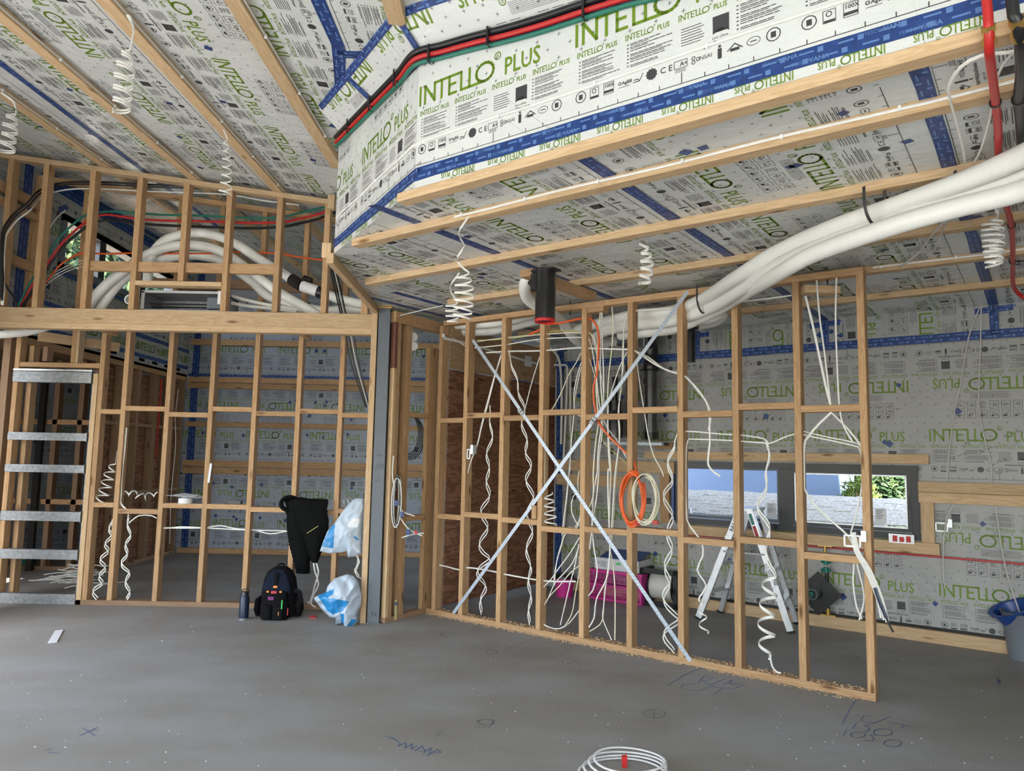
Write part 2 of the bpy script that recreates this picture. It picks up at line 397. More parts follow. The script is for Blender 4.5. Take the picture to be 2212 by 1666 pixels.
def half():
    fl = Flat(); r = random.Random(5)
    fl.rect(0, 0, PER, .003, BLK)
    for k in range(10): fl.rect(.091*k+.02, 0, .0035, .045 if k == 5 else .019, BLK)
    # certification marks
    y = .078
    def badge(x): fl.ring(x, y, .024, .0035, BLK); fl.rect(x-.009, y-.011, .018, .022, BLK)
    badge(.03)
    fl.frame(.075, y-.022, .04, .044, .0022, BLK); fl.rect(.077, y-.022, .036, .009, BLK); fl.ring(.094, y+.008, .009, .003, BLK, 8)
    fl.frame(.14, y-.024, .044, .048, .0022, BLK); fl.text('100X', .143, y+.005, .014, BLK, .02); fl.rect(.14, y-.018, .044, .011, BLK)
    fl.ring(.213, y+.002, .006, .003, BLK, 7); fl.text('AgBB', .222, y-.005, .014, BLK, .02); fl.rect(.207, y-.016, .05, .002, BLK)
    fl.line([(.292, y+.0), (.3, y-.011), (.315, y+.016)], .0028, BLK); fl.rect(.272, y-.013, .03, .0035, BLK); fl.rect(.276, y-.004, .018, .004, BLK)
    fl.disc(.352, y, .021, BLK, 22, .004)
    fl.text('C E', .388, y-.012, .024, BLK, .01)
    fl.frame(.447, y-.013, .052, .03, .0022, BLK); fl.text('A+', .470, y-.006, .017, BLK, .02)
    for k in range(3): fl.rect(.450, y-.019-.005*k, .044, .0018, BLK)
    for k in range(3): fl.ring(.53+.012*math.cos(k*2.1), y+.012*math.sin(k*2.1)*.8, .007, .0028, BLK, 6)
    fl.text('NSAI', .547, y-.008, .016, BLK)
    fl.rect(.618, y-.026, .015, .04, BLK); fl.disc(.6255, y+.022, .006, BLK, 6)
    fl.line([(.655, y-.008), (.682, y+.014), (.709, y-.008)], .004, BLK); fl.rect(.665, y-.014, .034, .012, BLK)
    fl.ring(.75, y, .024, .0022, BLK, 14, .015); fl.rect(.738, y-.002, .024, .004, BLK)
    badge(.82)
    # web address and logo
    fl.text('www.proclima.com', .515, .113, .0145, BLK, .02)
    lx, ly = .60, .140
    fl.tri([(lx, ly+.018), (lx, ly+.082), (lx+.062, ly+.082), (lx+.062, ly+.018), (lx+.062, ly+.012), (lx+.031, ly+.034), (lx, ly+.012)],
           [(0, 6, 5), (5, 4, 3), (0, 5, 3), (0, 3, 2), (0, 2, 1)], BLK)
    fl.text('pro clima', lx-.002, ly-.006, .011, BLK)
    # small print in bulleted columns
    for cx, cw, n in ((.02, .19, 7), (.245, .19, 7), (.69, .17, 7)):
        for k in range(n):
            yy = .232-k*.0150; fl.rect(cx, yy-.002, .007, .005, BLK)
            wdt = cw*r.uniform(.55, .98); g0 = 0
            while g0 < wdt-.01:
                g = r.uniform(.012, .035); fl.rect(cx+.014+g0, yy, min(g, wdt-g0), .0032, BLK); g0 += g+.003
            if k % 3 != 2: fl.rect(cx+.014, yy-.006, cw*r.uniform(.4, .8), .0026, BLK)
    for k in range(7): fl.rect(.475, .215-k*.011, .10*r.uniform(.7, 1), .0028, BLK)
    # small name row, four to the repeat, and the big one
    for k in range(4): phrase(fl, k*PER/4+.01, .251, .0268, False)
    phrase(fl, .0, .305, .103)
    for j, yy in enumerate((.292, .345, .40, .455, .515)):
        for k in range(8):
            cx = (k+.5*(j % 2))*PER/8+.03
            fl.rect(cx-.009, yy-.001, .018, .002, BLK); fl.rect(cx-.001, yy-.009, .002, .018, BLK)
    return fl
def make_tile():
    fl = half(); V, T, I = fl.arrays()
    V2 = V.copy(); V2[:, 0] = -V2[:, 0]+.77; V2[:, 1] = ROLLW-V2[:, 1]
    out = Flat(); out.tri(V, T, 0); out.I[-1] = I; out.tri(V2, T, 0); out.I[-1] = I
    # installation pictograms along the middle of the roll
    r = random.Random(9)
    for i in range(6):
        for j in range(2):
            x = .20+i*.078; y = .495+j*.076
            if i == 2 and j == 1:
                for k in range(6): out.rect(x+.004, y+.006+k*.009, .05*r.uniform(.5, 1), .003, BLK)
                continue
            out.frame(x, y, .058, .062, .0024, BLK)
            P = [(x+.029+.02*math.cos(a)*r.uniform(.3, 1), y+.031+.022*math.sin(a)*r.uniform(.3, 1)) for a in [k*1.1 for k in range(6)]]
            out.line(P, .0028, BLK, True); out.line([(x+.008, y+r.uniform(.01, .04)), (x+.05, y+r.uniform(.01, .05))], .0026, BLK)
            if j == 0: out.rect(x+.01, y+.012, .024*r.uniform(.4, 1), .014, BLK)
    for k in range(8): out.rect(.30, .655+k*.0072, .26, .0017, BLK)
    return out.arrays()
TV, TT, TI = make_tile()
TC = TV[TT].mean(1)
def print_on(rolls, inside=None, off=.0012):
    """rolls: (origin, u, v, umin, umax, phase, vmin, vmax); returns V, T, I in world space"""
    Vs, Ts, Is = [], [], []; n = 0
    for (o, u, v, u0, u1, ph, v0, v1) in rolls:
        o = np.array(o, float); u = np.array(u, float); v = np.array(v, float); nn = np.cross(u, v)
        k0 = math.floor((u0-ph)/PER)-1; k1 = math.ceil((u1-ph)/PER)+1
        for k in range(k0, k1+1):
            du = ph+k*PER
            c = TC+np.array([du, 0]); keep = (c[:, 0] > u0) & (c[:, 0] < u1) & (c[:, 1] > v0) & (c[:, 1] < v1)
            if not keep.any(): continue
            if inside is not None:
                P = o+c[:, :1]*u+c[:, 1:]*v; keep &= inside(P)
                if not keep.any(): continue
            T = TT[keep]; used = np.unique(T); mp = np.full(len(TV), -1); mp[used] = np.arange(len(used))
            W_ = TV[used]+np.array([du, 0])
            Vs.append(o+W_[:, :1]*u+W_[:, 1:]*v+nn*off); Ts.append(mp[T]+n); Is.append(TI[keep]); n += len(used)
    if not Vs: return np.zeros((0, 3)), np.zeros((0, 3), int), np.zeros(0, int)
    return np.concatenate(Vs), np.concatenate(Ts), np.concatenate(Is)
def lining(name, faces, rolls, inside=None, thick=None, parent=None, mat='membrane'):
    """printed airtightness lining: sheet polygons (given thickness behind) plus its ink"""
    mb = MB()
    for poly in faces:
        mb.face(poly, 0)
        if thick is not None:
            t = Vector(thick); bk = [Vector(p)+t for p in poly]; mb.face(bk[::-1], 0)
            for i in range(len(poly)): mb.face([poly[i], poly[(i+1) % len(poly)], bk[(i+1) % len(poly)], bk[i]], 0)
    PV, PT, PI_ = print_on(rolls, inside)
    nb = len(mb.v); V = np.concatenate([np.array(mb.v, float), PV]) if len(PV) else np.array(mb.v, float)
    F = list(mb.f)+[tuple(t) for t in (PT+nb).tolist()]
    me = bpy.data.meshes.new(name); me.from_pydata(V.tolist(), [], F)
    mi = np.concatenate([np.zeros(len(mb.f), int), PI_.astype(int)])
    me.polygons.foreach_set('material_index', mi.astype(np.int32)); me.update()
    return link(name, me, [mat, 'green_ink', 'black_ink'], parent)
def tape(mb, a, b, w, n, off=.003, printed=False):
    """strip of blue tape from a to b, width w, lying on a surface that faces n; small overlaps and a wavering edge"""
    a = Vector(a); b = Vector(b); n = Vector(n).normalized(); d = (b-a); L = d.length; d.normalize(); y = n.cross(d)
    K = max(1, int(L/.25)); r = RNG
    e = [(r.uniform(-.004, .004), r.uniform(-.004, .004)) for _ in range(K+1)]
    V = []; 
    for i in range(K+1):
        p = a+d*(L*i/K)
        V += [p-y*(w/2+e[i][0])+n*off, p+y*(w/2+e[i][1])+n*off, p+y*(w/2+e[i][1]), p-y*(w/2+e[i][0])]
    F = []
    for i in range(K):
        q = 4*i; F += [(q, q+4, q+5, q+1), (q+1, q+5, q+6, q+2), (q+3, q+7, q+4, q)]
    mb.add(V, F, 0)
    # faint pale print of the tape maker along it
    k = .06
    while k < L-.05:
        for t_ in (-.22, .24):
            c = a+d*(k+(.05 if t_ > 0 else 0))+y*(w*t_)+n*(off+.0006)
            hh = w*.11; ww = .035
            mb.face([c-d*ww-y*hh*.5, c+d*ww*.4-y*hh*.5, c+d*ww*.4+y*hh*.5, c-d*ww+y*hh*.5], 1)
            c2 = c+d*.035; mb.face([c2-d*.009-y*.009, c2+d*.009-y*.009, c2+d*.009+y*.009, c2-d*.009+y*.009], 1)
        k += .125
def tapes(name, segs, n, w=.06, parent=None, patches=()):
    mb = MB()
    for s in segs: tape(mb, s[0], s[1], s[2] if len(s) > 2 else w, n)
    n = Vector(n).normalized()
    for p in patches:
        p = Vector(p); u = n.orthogonal().normalized(); v = n.cross(u); a = RNG.uniform(0, .6); s = RNG.uniform(.016, .024)
        u2 = u*math.cos(a)+v*math.sin(a); v2 = n.cross(u2)
        q = p+n*.0025; mb.face([q-u2*s-v2*s, q+u2*s-v2*s, q+u2*s+v2*s, q-u2*s+v2*s], 0)
    return mb.build(name, ['blue_tape', 'tape_print'], parent)

# ------------------------------------------------------------------ the setting
SMAX = 3.6; YBK = -2.0; XL = -4.72; YB = 10.36; TD = 6.92
fl = MB(); fl.box((-9, -2.2, -.15), (18, 0, 0), (0, 15, 0), (0, 0, .15))
o = structure(fl.build('floor', 'floor', origin=(0, 0, 0)))

# low ceiling on the right, its edge steps: P0 near post, P1, P2 bulkhead folds
P0 = Vector((-1.20, 6.36, 0)); P1 = Vector((-1.19, 4.62, 0)); TF = 2.46; P2 = ST(-2.445, TF, 0); P3 = P2
e2n = np.array(E2[:2]); e1n = np.array(E1[:2])
lowpoly = [[ST(P3.dot(E1), TF, CZ), ST(SMAX, TF, CZ), ST(SMAX, TD, CZ), ST(-2, TD, CZ)], [P2+Z*CZ, ST(-2, TD, CZ), ST(-4.55, TD, CZ), ST(-4.75, 5.0, CZ)], [P2+Z*CZ, ST(-4.75, 5.0, CZ), P0+Z*CZ, P1+Z*CZ]]
def in_low(P):
    s = P[:, 0]*E1.x+P[:, 1]*E1.y; t = P[:, 0]*E2.x+P[:, 1]*E2.y
    d = (P[:, 0]-P1.x)*(P2.y-P1.y)-(P[:, 1]-P1.y)*(P2.x-P1.x)
    return (s < SMAX) & (t > TF+.02) & (t < TD) & (P[:, 0] > -1.19) & ((d < 0) | (P[:, 1] > 4.62)) & (s > -4.75)
TAPE_S = [-5.46, -4.18, -2.80, -1.57, -.28, 1.0, 2.28, 3.56]
rolls = []
for i, ts in enumerate(TAPE_S[:-1]):
    r0 = ts+.035
    rolls.append((E1*r0+Z*CZ, E2, E1, TF, TD, [.2, .16, .305, .08, .34, .1, .6][i], 0, ROLLW))
ceil_low = structure(lining('ceiling', lowpoly, rolls, in_low, Z*.08))
segs = [(ST(ts, TF+.04 if ts > -3 else 4.0, CZ), ST(ts, TD, CZ)) for ts in TAPE_S[1:-1]]
segs += [(ST(-4.5, 3.98, CZ), ST(-4.50, 6.0, CZ), .05)]
pat = [ST(RNG.uniform(-3.8, 2), t+.2, CZ) for t in (2.6, 3.0, 3.4, 3.8, 4.2, 4.6, 5.0, 5.4, 5.8, 6.3) for _ in range(4)]
pat = [p for p in pat if in_low(np.array([p[:]]))[0]]
tapes('sealing_tape', segs, -Z, .062, ceil_low, pat)

# bulkhead face folding round the low ceiling up to the raking ceiling
def facet(a, b, name, phase, period_o=None, front=True):
    a = Vector(a); b = Vector(b); u = (b-a).normalized(); L = (b-a).length
    top = lambda p: Vector((p.x, p.y, SL(p.x, p.y)-.12))
    n = u.cross(Z)
    if not front: n = -n
    poly = [a+Z*CZ, b+Z*CZ, top(b), top(a)]
    def ins(P): return (P[:, 2] < 3.469-.126*P[:, 0]+.015*P[:, 1]-.125) & (P[:, 2] > CZ)
    rl = [(a+Z*2.858, u, Z, .004, L-.004, phase, 0, ROLLW),
          (a+Z*2.858, u, Z, .004, L-.004, phase, 0, ROLLW)][:1]
    return structure(lining(name, [poly], rl, ins)), n
pb = ST(SMAX, TF, 0)
wf, nf = facet(P3, pb, 'wall_bulkhead_front', -2.435-P3.dot(E1))
wl, nl = facet(P1, P2, 'wall_bulkhead_side', .518)
wr = structure(lining('wall_bulkhead_return', [[P0+Z*CZ, P1+Z*CZ, Vector((P1.x, P1.y, SL(P1.x, P1.y))), Vector((P0.x, P0.y, SL(P0.x, P0.y)))]], [], None))
def fascia_band(wall, a, b, n, name):
    a = Vector(a); b = Vector(b); u = (b-a).normalized(); L = (b-a).length
    mb = MB(); tape(mb, a+Z*2.813, b+Z*2.813, .062, n)
    mb.box(a+Z*CZ+n*.0008, u*L, Z*.037, n*.0004, 2)
    # wording on the tape and the inverted name on the turned-up edge
    f = Flat(); x = .05; k = 0
    while x < L-.2:
        f.text('TESCON', x, 2.824, .012, 1); f.text('VANA', x+.058, 2.822, .016, 1, .03)
        f.text('TESCON', x+.10, 2.792, .012, 1); f.text('VANA', x+.158, 2.790, .016, 1, .03)
        x += .33
    V, T, I = f.arrays(); N0 = len(mb.v)
    for p in V: mb.v.append(tuple(a+u*p[0]+Z*p[1]+n*.0045))
    for t in T: mb.f.append(tuple(int(q)+N0 for q in t)); mb.m.append(1)
    f = Flat(); x = .1
    while x < L-.25:
        g = Flat(); phrase(g, 0, 0, .034); V, T, I = g.arrays(); V = np.stack([x+.28-V[:, 0]*.85, 2.781-V[:, 1]], 1); f.tri(V, T, 3); x += .285
    V, T, I = f.arrays(); N0 = len(mb.v)
    for p in V: mb.v.append(tuple(a+u*p[0]+Z*p[1]+n*.003))
    for t in T: mb.f.append(tuple(int(q)+N0 for q in t)); mb.m.append(3)
    # top tape where the wall lining meets the raking ceiling
    ta = Vector((a.x, a.y, SL(a.x, a.y)-.165)); tb = Vector((b.x, b.y, SL(b.x, b.y)-.165)); tape(mb, ta, tb, .07, n)
    mb.build(name, ['blue_tape', 'tape_print', 'membrane', 'green_ink'], wall)
fascia_band(wf, P3, pb, -E2, 'sealing_tape')
fascia_band(wl, P1, P2, (P2-P1).normalized().cross(Z), 'sealing_tape')

# loose lining turned down from the raking ceiling to the bulkhead head
def inside(*q):
    n = q[-1]; c = q[:-1]; m_ = sum(c, Vector())/4
    def f(P):
        ok = np.ones(len(P), bool)
        for i in range(4):
            e = (c[(i+1) % 4]-c[i]).cross(n); sg = 1 if e.dot(m_-c[i]) > 0 else -1
            ok &= ((P-np.array(c[i]))@np.array(e))*sg > 0
        return ok
    return f
def drape(a, b, a2, b2, name, ph):
    up = lambda p, d: Vector((p.x, p.y, SL(p.x, p.y)-d))
    A0, B0, A1, B1 = up(a, .12), up(b, .12), up(a2, .004), up(b2, .004)
    u = (B0-A0).normalized(); n = (B0-A0).cross(A1-A0).normalized(); n = n if n.z < 0 else -n; v = n.cross(u)
    if v.dot(A1-A0) < 0: u = -u; v = n.cross(u)
    return structure(lining(name, [[A0, B0, B1, A1]], [(A0-v*.62, u, v, -3, 7, ph, .60, .90)], inside(A0, B0, B1, A1, n))), n
nS = (P2-P1).normalized().cross(Z); WD = .15; mit = (nS-E2).normalized()*WD*1.03; uS = (P2-P1).normalized()
_, nd = drape(P2, pb, P2+mit, pb-E2*WD, 'wall_drape_front', .3)
_, nd2 = drape(P1+uS*.02, P2, P1+uS*.02+nS*WD, P2+mit, 'wall_drape_side', .1)
_up = lambda p, d: Vector((p.x, p.y, SL(p.x, p.y)-d))
tapes('sealing_tape', [(_up(P1+uS*.05+nS*WD, .006), _up(P2+mit, .006), .05), (_up(P2+mit, .006), _up(P2+mit+E1*.5, .006), .05), (_up(P1+uS*.65+nS*.01, .118), _up(P1+uS*.6+nS*WD, .006), .045), (_up(P2+nS*.01, .118), _up(P2+mit, .006), .045)], nd2, .05, wl)
# raking ceiling on the left
RX = [-4.70, -3.40, -2.13, -.93, .34, 1.61, 2.9]
slu = Vector((0, 1, .015)).normalized(); slv = Vector((1, 0, -.126)).normalized()
rolls = []
for i, rx in enumerate(RX): 
    rolls.append((Vector((rx, 0, SL(rx, 0))), slu, slv, -2, YB+.4, [.4, .757, .41, .55, .3, .7, .1][i], 0, ROLLW))
def in_sl(P):
    x, y = P[:, 0], P[:, 1]
    s = x*E1.x+y*E1.y; t = x*E2.x+y*E2.y
    back = (t > TF) & (x > P2.x); left = (x > -1.2) & (y > 4.62)
    d = (x-P1.x)*(P2.y-P1.y)-(y-P1.y)*(P2.x-P1.x)
    return (x > XL) & (y < YB) & ~back & ~left & ~((d < 0) & (y > P2.y) & (x > P1.x)) & (y > .8)
poly = [Vector((XL-.1, -2, SL(XL-.1, -2))), Vector((XL-.1, YB+.1, SL(XL-.1, YB+.1))), Vector((4.5, YB+.1, SL(4.5, YB+.1))), Vector((7, -2, SL(7, -2)))]
ceil_r = structure(lining('ceiling_raking', [poly], rolls, in_sl, Z*.1))
P_ = lambda x, y: Vector((x, y, SL(x, y)))
nsl = Vector((-.126, .015, -1)).normalized()
pat = []
for xb in (-1.7, -2.5, -3.2, -1.15, -3.9):
    for k in range(9): pat.append(P_(xb+RNG.uniform(-.3, .3), 3.2+k*.75+RNG.uniform(-.2, .2)))
tapes('sealing_tape', [(P_(-3.44, 1), P_(-3.44, YB), .06), (P_(-.985, 1.0), P_(-.985, 3.72), .075), (P_(-.985, 3.72), P_(-1.10, 4.25), .07),
                       (P_(-.62, 3.72), P_(-1.0, 3.80), .07), (P_(-1.10, 4.25), P_(-1.18, 4.66), .06), (P_(-.55, 3.35), P_(-.60, 3.75), .05),
                       (P_(-4.66, 6.9), P_(-4.66, YB), .12)], nsl, .06, ceil_r, pat)

# walls
def in_box(u0, u1, z0, z1, ax): 
    return lambda P: (P@np.array(ax) > u0) & (P@np.array(ax) < u1) & (P[:, 2] > z0) & (P[:, 2] < z1)
# window wall behind the stud frame (right): s from -4.5, opening for the ribbon window
WS0, WS1, WZ0, WZ1 = -3.02, -.86, .81, 1.43
def DP(s, z): return ST(s, TD, z)
faces = [[DP(-4.6, 0), DP(WS0, 0), DP(WS0, CZ), DP(-4.6, CZ)], [DP(WS1, 0), DP(SMAX, 0), DP(SMAX, CZ), DP(WS1, CZ)],
         [DP(WS0, 0), DP(WS1, 0), DP(WS1, WZ0), DP(WS0, WZ0)], [DP(WS0, WZ1), DP(WS1, WZ1), DP(WS1, CZ), DP(WS0, CZ)]]
def in_D(P):
    s = P@np.array(E1[:]); z = P[:, 2]
    return (s > -4.6) & (s < SMAX) & (z < CZ) & ~((s > WS0) & (s < WS1) & (z > WZ0) & (z < WZ1))
rolls = [(E2*TD+Z*.07, E1, Z, -4.6, SMAX, -.742, 0, ROLLW-.12), (E2*TD+Z*1.33, E1, Z, -4.6, SMAX, -.77, 0, ROLLW)]
for i, ts in enumerate(TAPE_S[:-1]):
    rolls.append((E1*(ts+.035)+E2*TD+Z*CZ, -Z, E1, 0, .21, [.2, .16, .305, .08, .34, .1, .6][i]-TD, 0, ROLLW))
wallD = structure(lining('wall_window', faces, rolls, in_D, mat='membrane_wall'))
pat = [DP(RNG.uniform(-4.2, 2.5), z+RNG.uniform(-.03, .03)) for z in (2.12, 1.88, 1.6, .98, .5, .3, 2.62) for _ in range(7)]
pat = [p for p in pat if not (WS0-.1 < p.dot(E1) < WS1+.1 and WZ0-.15 < p.z < WZ1+.15)]
tapes('sealing_tape', [(DP(-4.5, 2.50), DP(SMAX, 2.50), .075), (DP(-4.44, .1), DP(-4.44, 2.7), .09)]+[(DP(ts, 2.5), DP(ts, 2.74), .062) for ts in TAPE_S[2:-1]]
      + [(DP(ts-.13, 2.70), DP(ts+.13, 2.71), .05) for ts in TAPE_S[2:-1]], -E2, .07, wallD, pat)
# unseen end wall on the far right, added to keep side light out
structure(lining('wall_right_added', [[ST(SMAX, TF-1.2, 0), ST(SMAX, TD, 0), ST(SMAX, TD, 4), ST(SMAX, TF-1.2, 4)]], [], None, E1*.1))
# back wall of the left room
rolls = [(Vector((0, YB, z0)), X, Z, -7, 1.2, ph, 0, v1) for z0, ph, v1 in ((.07, -3.30, 1.06), (1.33, -2.90, ROLLW), (2.57, -3.42, ROLLW))]
wallB = structure(lining('wall_back', [[Vector((-8.5, YB, 0)), Vector((XL-.12, YB, 0)), Vector((XL-.12, YB, 2.68)), Vector((-8.5, YB, 2.68))], [Vector((XL-.12, YB, 0)), Vector((1.2, YB, 0)), Vector((1.2, YB, 4.25)), Vector((XL-.12, YB, 4.25))]], rolls, lambda P: (P[:, 0] > -8) & (P[:, 0] < 1.2) & (P[:, 2] < np.where(P[:, 0] < XL-.12, 2.6, 4.0)), Y*.1, mat='membrane_cool_lit'))
pat = [Vector((RNG.uniform(-4.5, -.9), YB, z+RNG.uniform(-.04, .04))) for z in (2.15, 1.95, 1.7, .95, .5, 2.9) for _ in range(7)]
tapes('sealing_tape', [(Vector((-4.7, YB, 2.535)), Vector((1.1, YB, 2.535)), .04), (Vector((-4.60, YB, 0)), Vector((-4.60, YB, 4.1)), .10)], -Y, .05, wallB, pat)

# unseen wall behind the camera, added with an opening sized to light the room
mb = MB()
OX0, OX1, OZ = -3.2, 1.4, 2.5
mb.box((OX1, YBK-.12, 0), (7, 0, 0), (0, .12, 0), (0, 0, OZ)); mb.box((XL-.2, YBK-.12, OZ), (13.2, 0, 0), (0, .12, 0), (0, 0, 2.1)); mb.box((XL-.2, YBK-.12, 0), (OX0-XL+.2, 0, 0), (0, .12, 0), (0, 0, OZ))
structure(mb.build('wall_rear_added', 'membrane'))
# ------------------------------------------------------------------ window in the far wall
def window_frame(parent, o, u, v, n, W_, H_, fw, dp, mat, name='window_frame'):
    mb = MB(); o = Vector(o)
    mb.box(o, u*W_, v*fw, n*dp); mb.box(o+v*(H_-fw), u*W_, v*fw, n*dp)
    mb.box(o+v*fw, u*fw, v*(H_-2*fw), n*dp); mb.box(o+v*fw+u*(W_-fw), u*fw, v*(H_-2*fw), n*dp)
    return mb.build(name, mat, parent)
w1 = structure(window_frame(None, DP(WS0, WZ0)+E2*-.03, E1, Z, E2, WS1-WS0, WZ1-WZ0, .055, .10, 'windowblack', 'window_1'))
# dark frame members (mullion, inner sashes), grey reveals and the panes
mb = MB(); mb.box(DP(-2.0, WZ0+.05)-E2*.03, E1*.12, Z*(WZ1-WZ0-.1), E2*.09); mb.build('mullion', 'windowblack', w1)
for (a, b, za, zb, nm) in ((-2.965, -1.99, .875, 1.385, 0), (-1.885, -.915, .87, 1.375, 1)):
    f = window_frame(w1, DP(a, za)-E2*(.035 if nm else .012), E1, Z, E2, b-a, zb-za, .035 if nm else .03, .05, 'windowblack' if nm else 'steelgrey', 'sash')
    if nm:
        mb = MB(); q = .012
        for (x0, x1, z0, z1) in ((a+.03, b-.03, za+.03, za+.03+q), (a+.03, b-.03, zb-.03-q, zb-.03), (a+.03, a+.03+q, za+.03, zb-.03), (b-.03-q, b-.03, za+.03, zb-.03)):
            mb.box(DP(x0, z0)-E2*.042, E1*(x1-x0), Z*(z1-z0), E2*.01)
        mb.build('glazing_bead', 'alu', f)
        mb = MB()
        for zz in (1.12,):
            mb.box(DP(a+.012, zz-.06)-E2*.05, E1*.012, Z*.12, E2*.015); mb.box(DP(b-.022, zz-.06)-E2*.05, E1*.012, Z*.12, E2*.015)
        mb.build('handle', 'blackplastic', f)
    mb = MB(); mb.face([DP(a+.03, za+.03), DP(b-.03, za+.03), DP(b-.03, zb-.03), DP(a+.03, zb-.03)]); mb.build('pane', 'glass', f)
for s0 in (-2.12, -1.20):
    mb = MB(); mb.box(DP(s0, .93)-E2*.004, E1*.09, Z*.13, E2*.0008)
    f = Flat()
    for k in range(6): f.rect(.01, .11-k*.014, .06-.01*(k % 3), .004, 1)
    V, T, I = f.arrays(); n0 = len(mb.v)
    for p in V: mb.v.append(tuple(DP(s0+p[0], .93+p[1])-E2*.0048))
    for t in T: mb.f.append(tuple(int(q)+n0 for q in t)); mb.m.append(1)
    mb.build('glass_label', ['paper', 'black_ink'], w1)
# timber trimming round the window and along the wall
def Dboard(nm, a, b, za, zb, dp=.045, mat='pine', parent=None):
    return board(nm, ST(a, TD-dp/2, (za+zb)/2), ST(b, TD-dp/2, (za+zb)/2), dp, zb-za, mat, parent)
tw = thing('window_trimmer', 'pine boards fixed round the ribbon window, with a deep doubled rail to its right', 'framing', ST(-1, TD-.05, .8))
Dboard('head_board', -3.36, -.775, 1.445, 1.525, .05, 'pine', tw)
Dboard('sill_board', -2.96, -.72, .705, .80, .06, 'pine', tw)
board('side_board', ST(-.80, TD-.023, .80), ST(-.80, TD-.023, 1.13), .045, .095, 'pine', tw, E1)
Dboard('rail_board', -.86, SMAX, 1.215, 1.30, .05, 'pine', tw)
Dboard('rail_board', -.86, SMAX, 1.128, 1.212, .045, 'pine', tw)
tl = thing('wall_batten_pair', 'two stacked pine boards left of the ribbon window, below the extract canisters', 'framing', ST(-3.6, TD-.05, 1.2))
Dboard('rail_board', -4.45, -3.03, 1.30, 1.42, .05, 'pine', tl); Dboard('rail_board', -4.45, -3.45, 1.14, 1.26, .045, 'pine', tl)
board('upright_board', ST(-3.13, TD-.03, .80), ST(-3.13, TD-.03, 1.30), .05, .10, 'stud', tl, E1)
tag(Dboard('floor_batten', -4.4, SMAX, 0, .10, .05), 'long pine board along the floor at the foot of the ribbon window wall', 'board')
mb = MB(); mb.box(ST(-4.4, TD-.012, .10), E1*(SMAX+4.4), Z*.022, E2*.01); tag(mb.build('membrane_seal', 'blackplastic', origin=ST(0, TD, .1)), 'black sealing strip above the floor board of the ribbon window wall', 'seal')

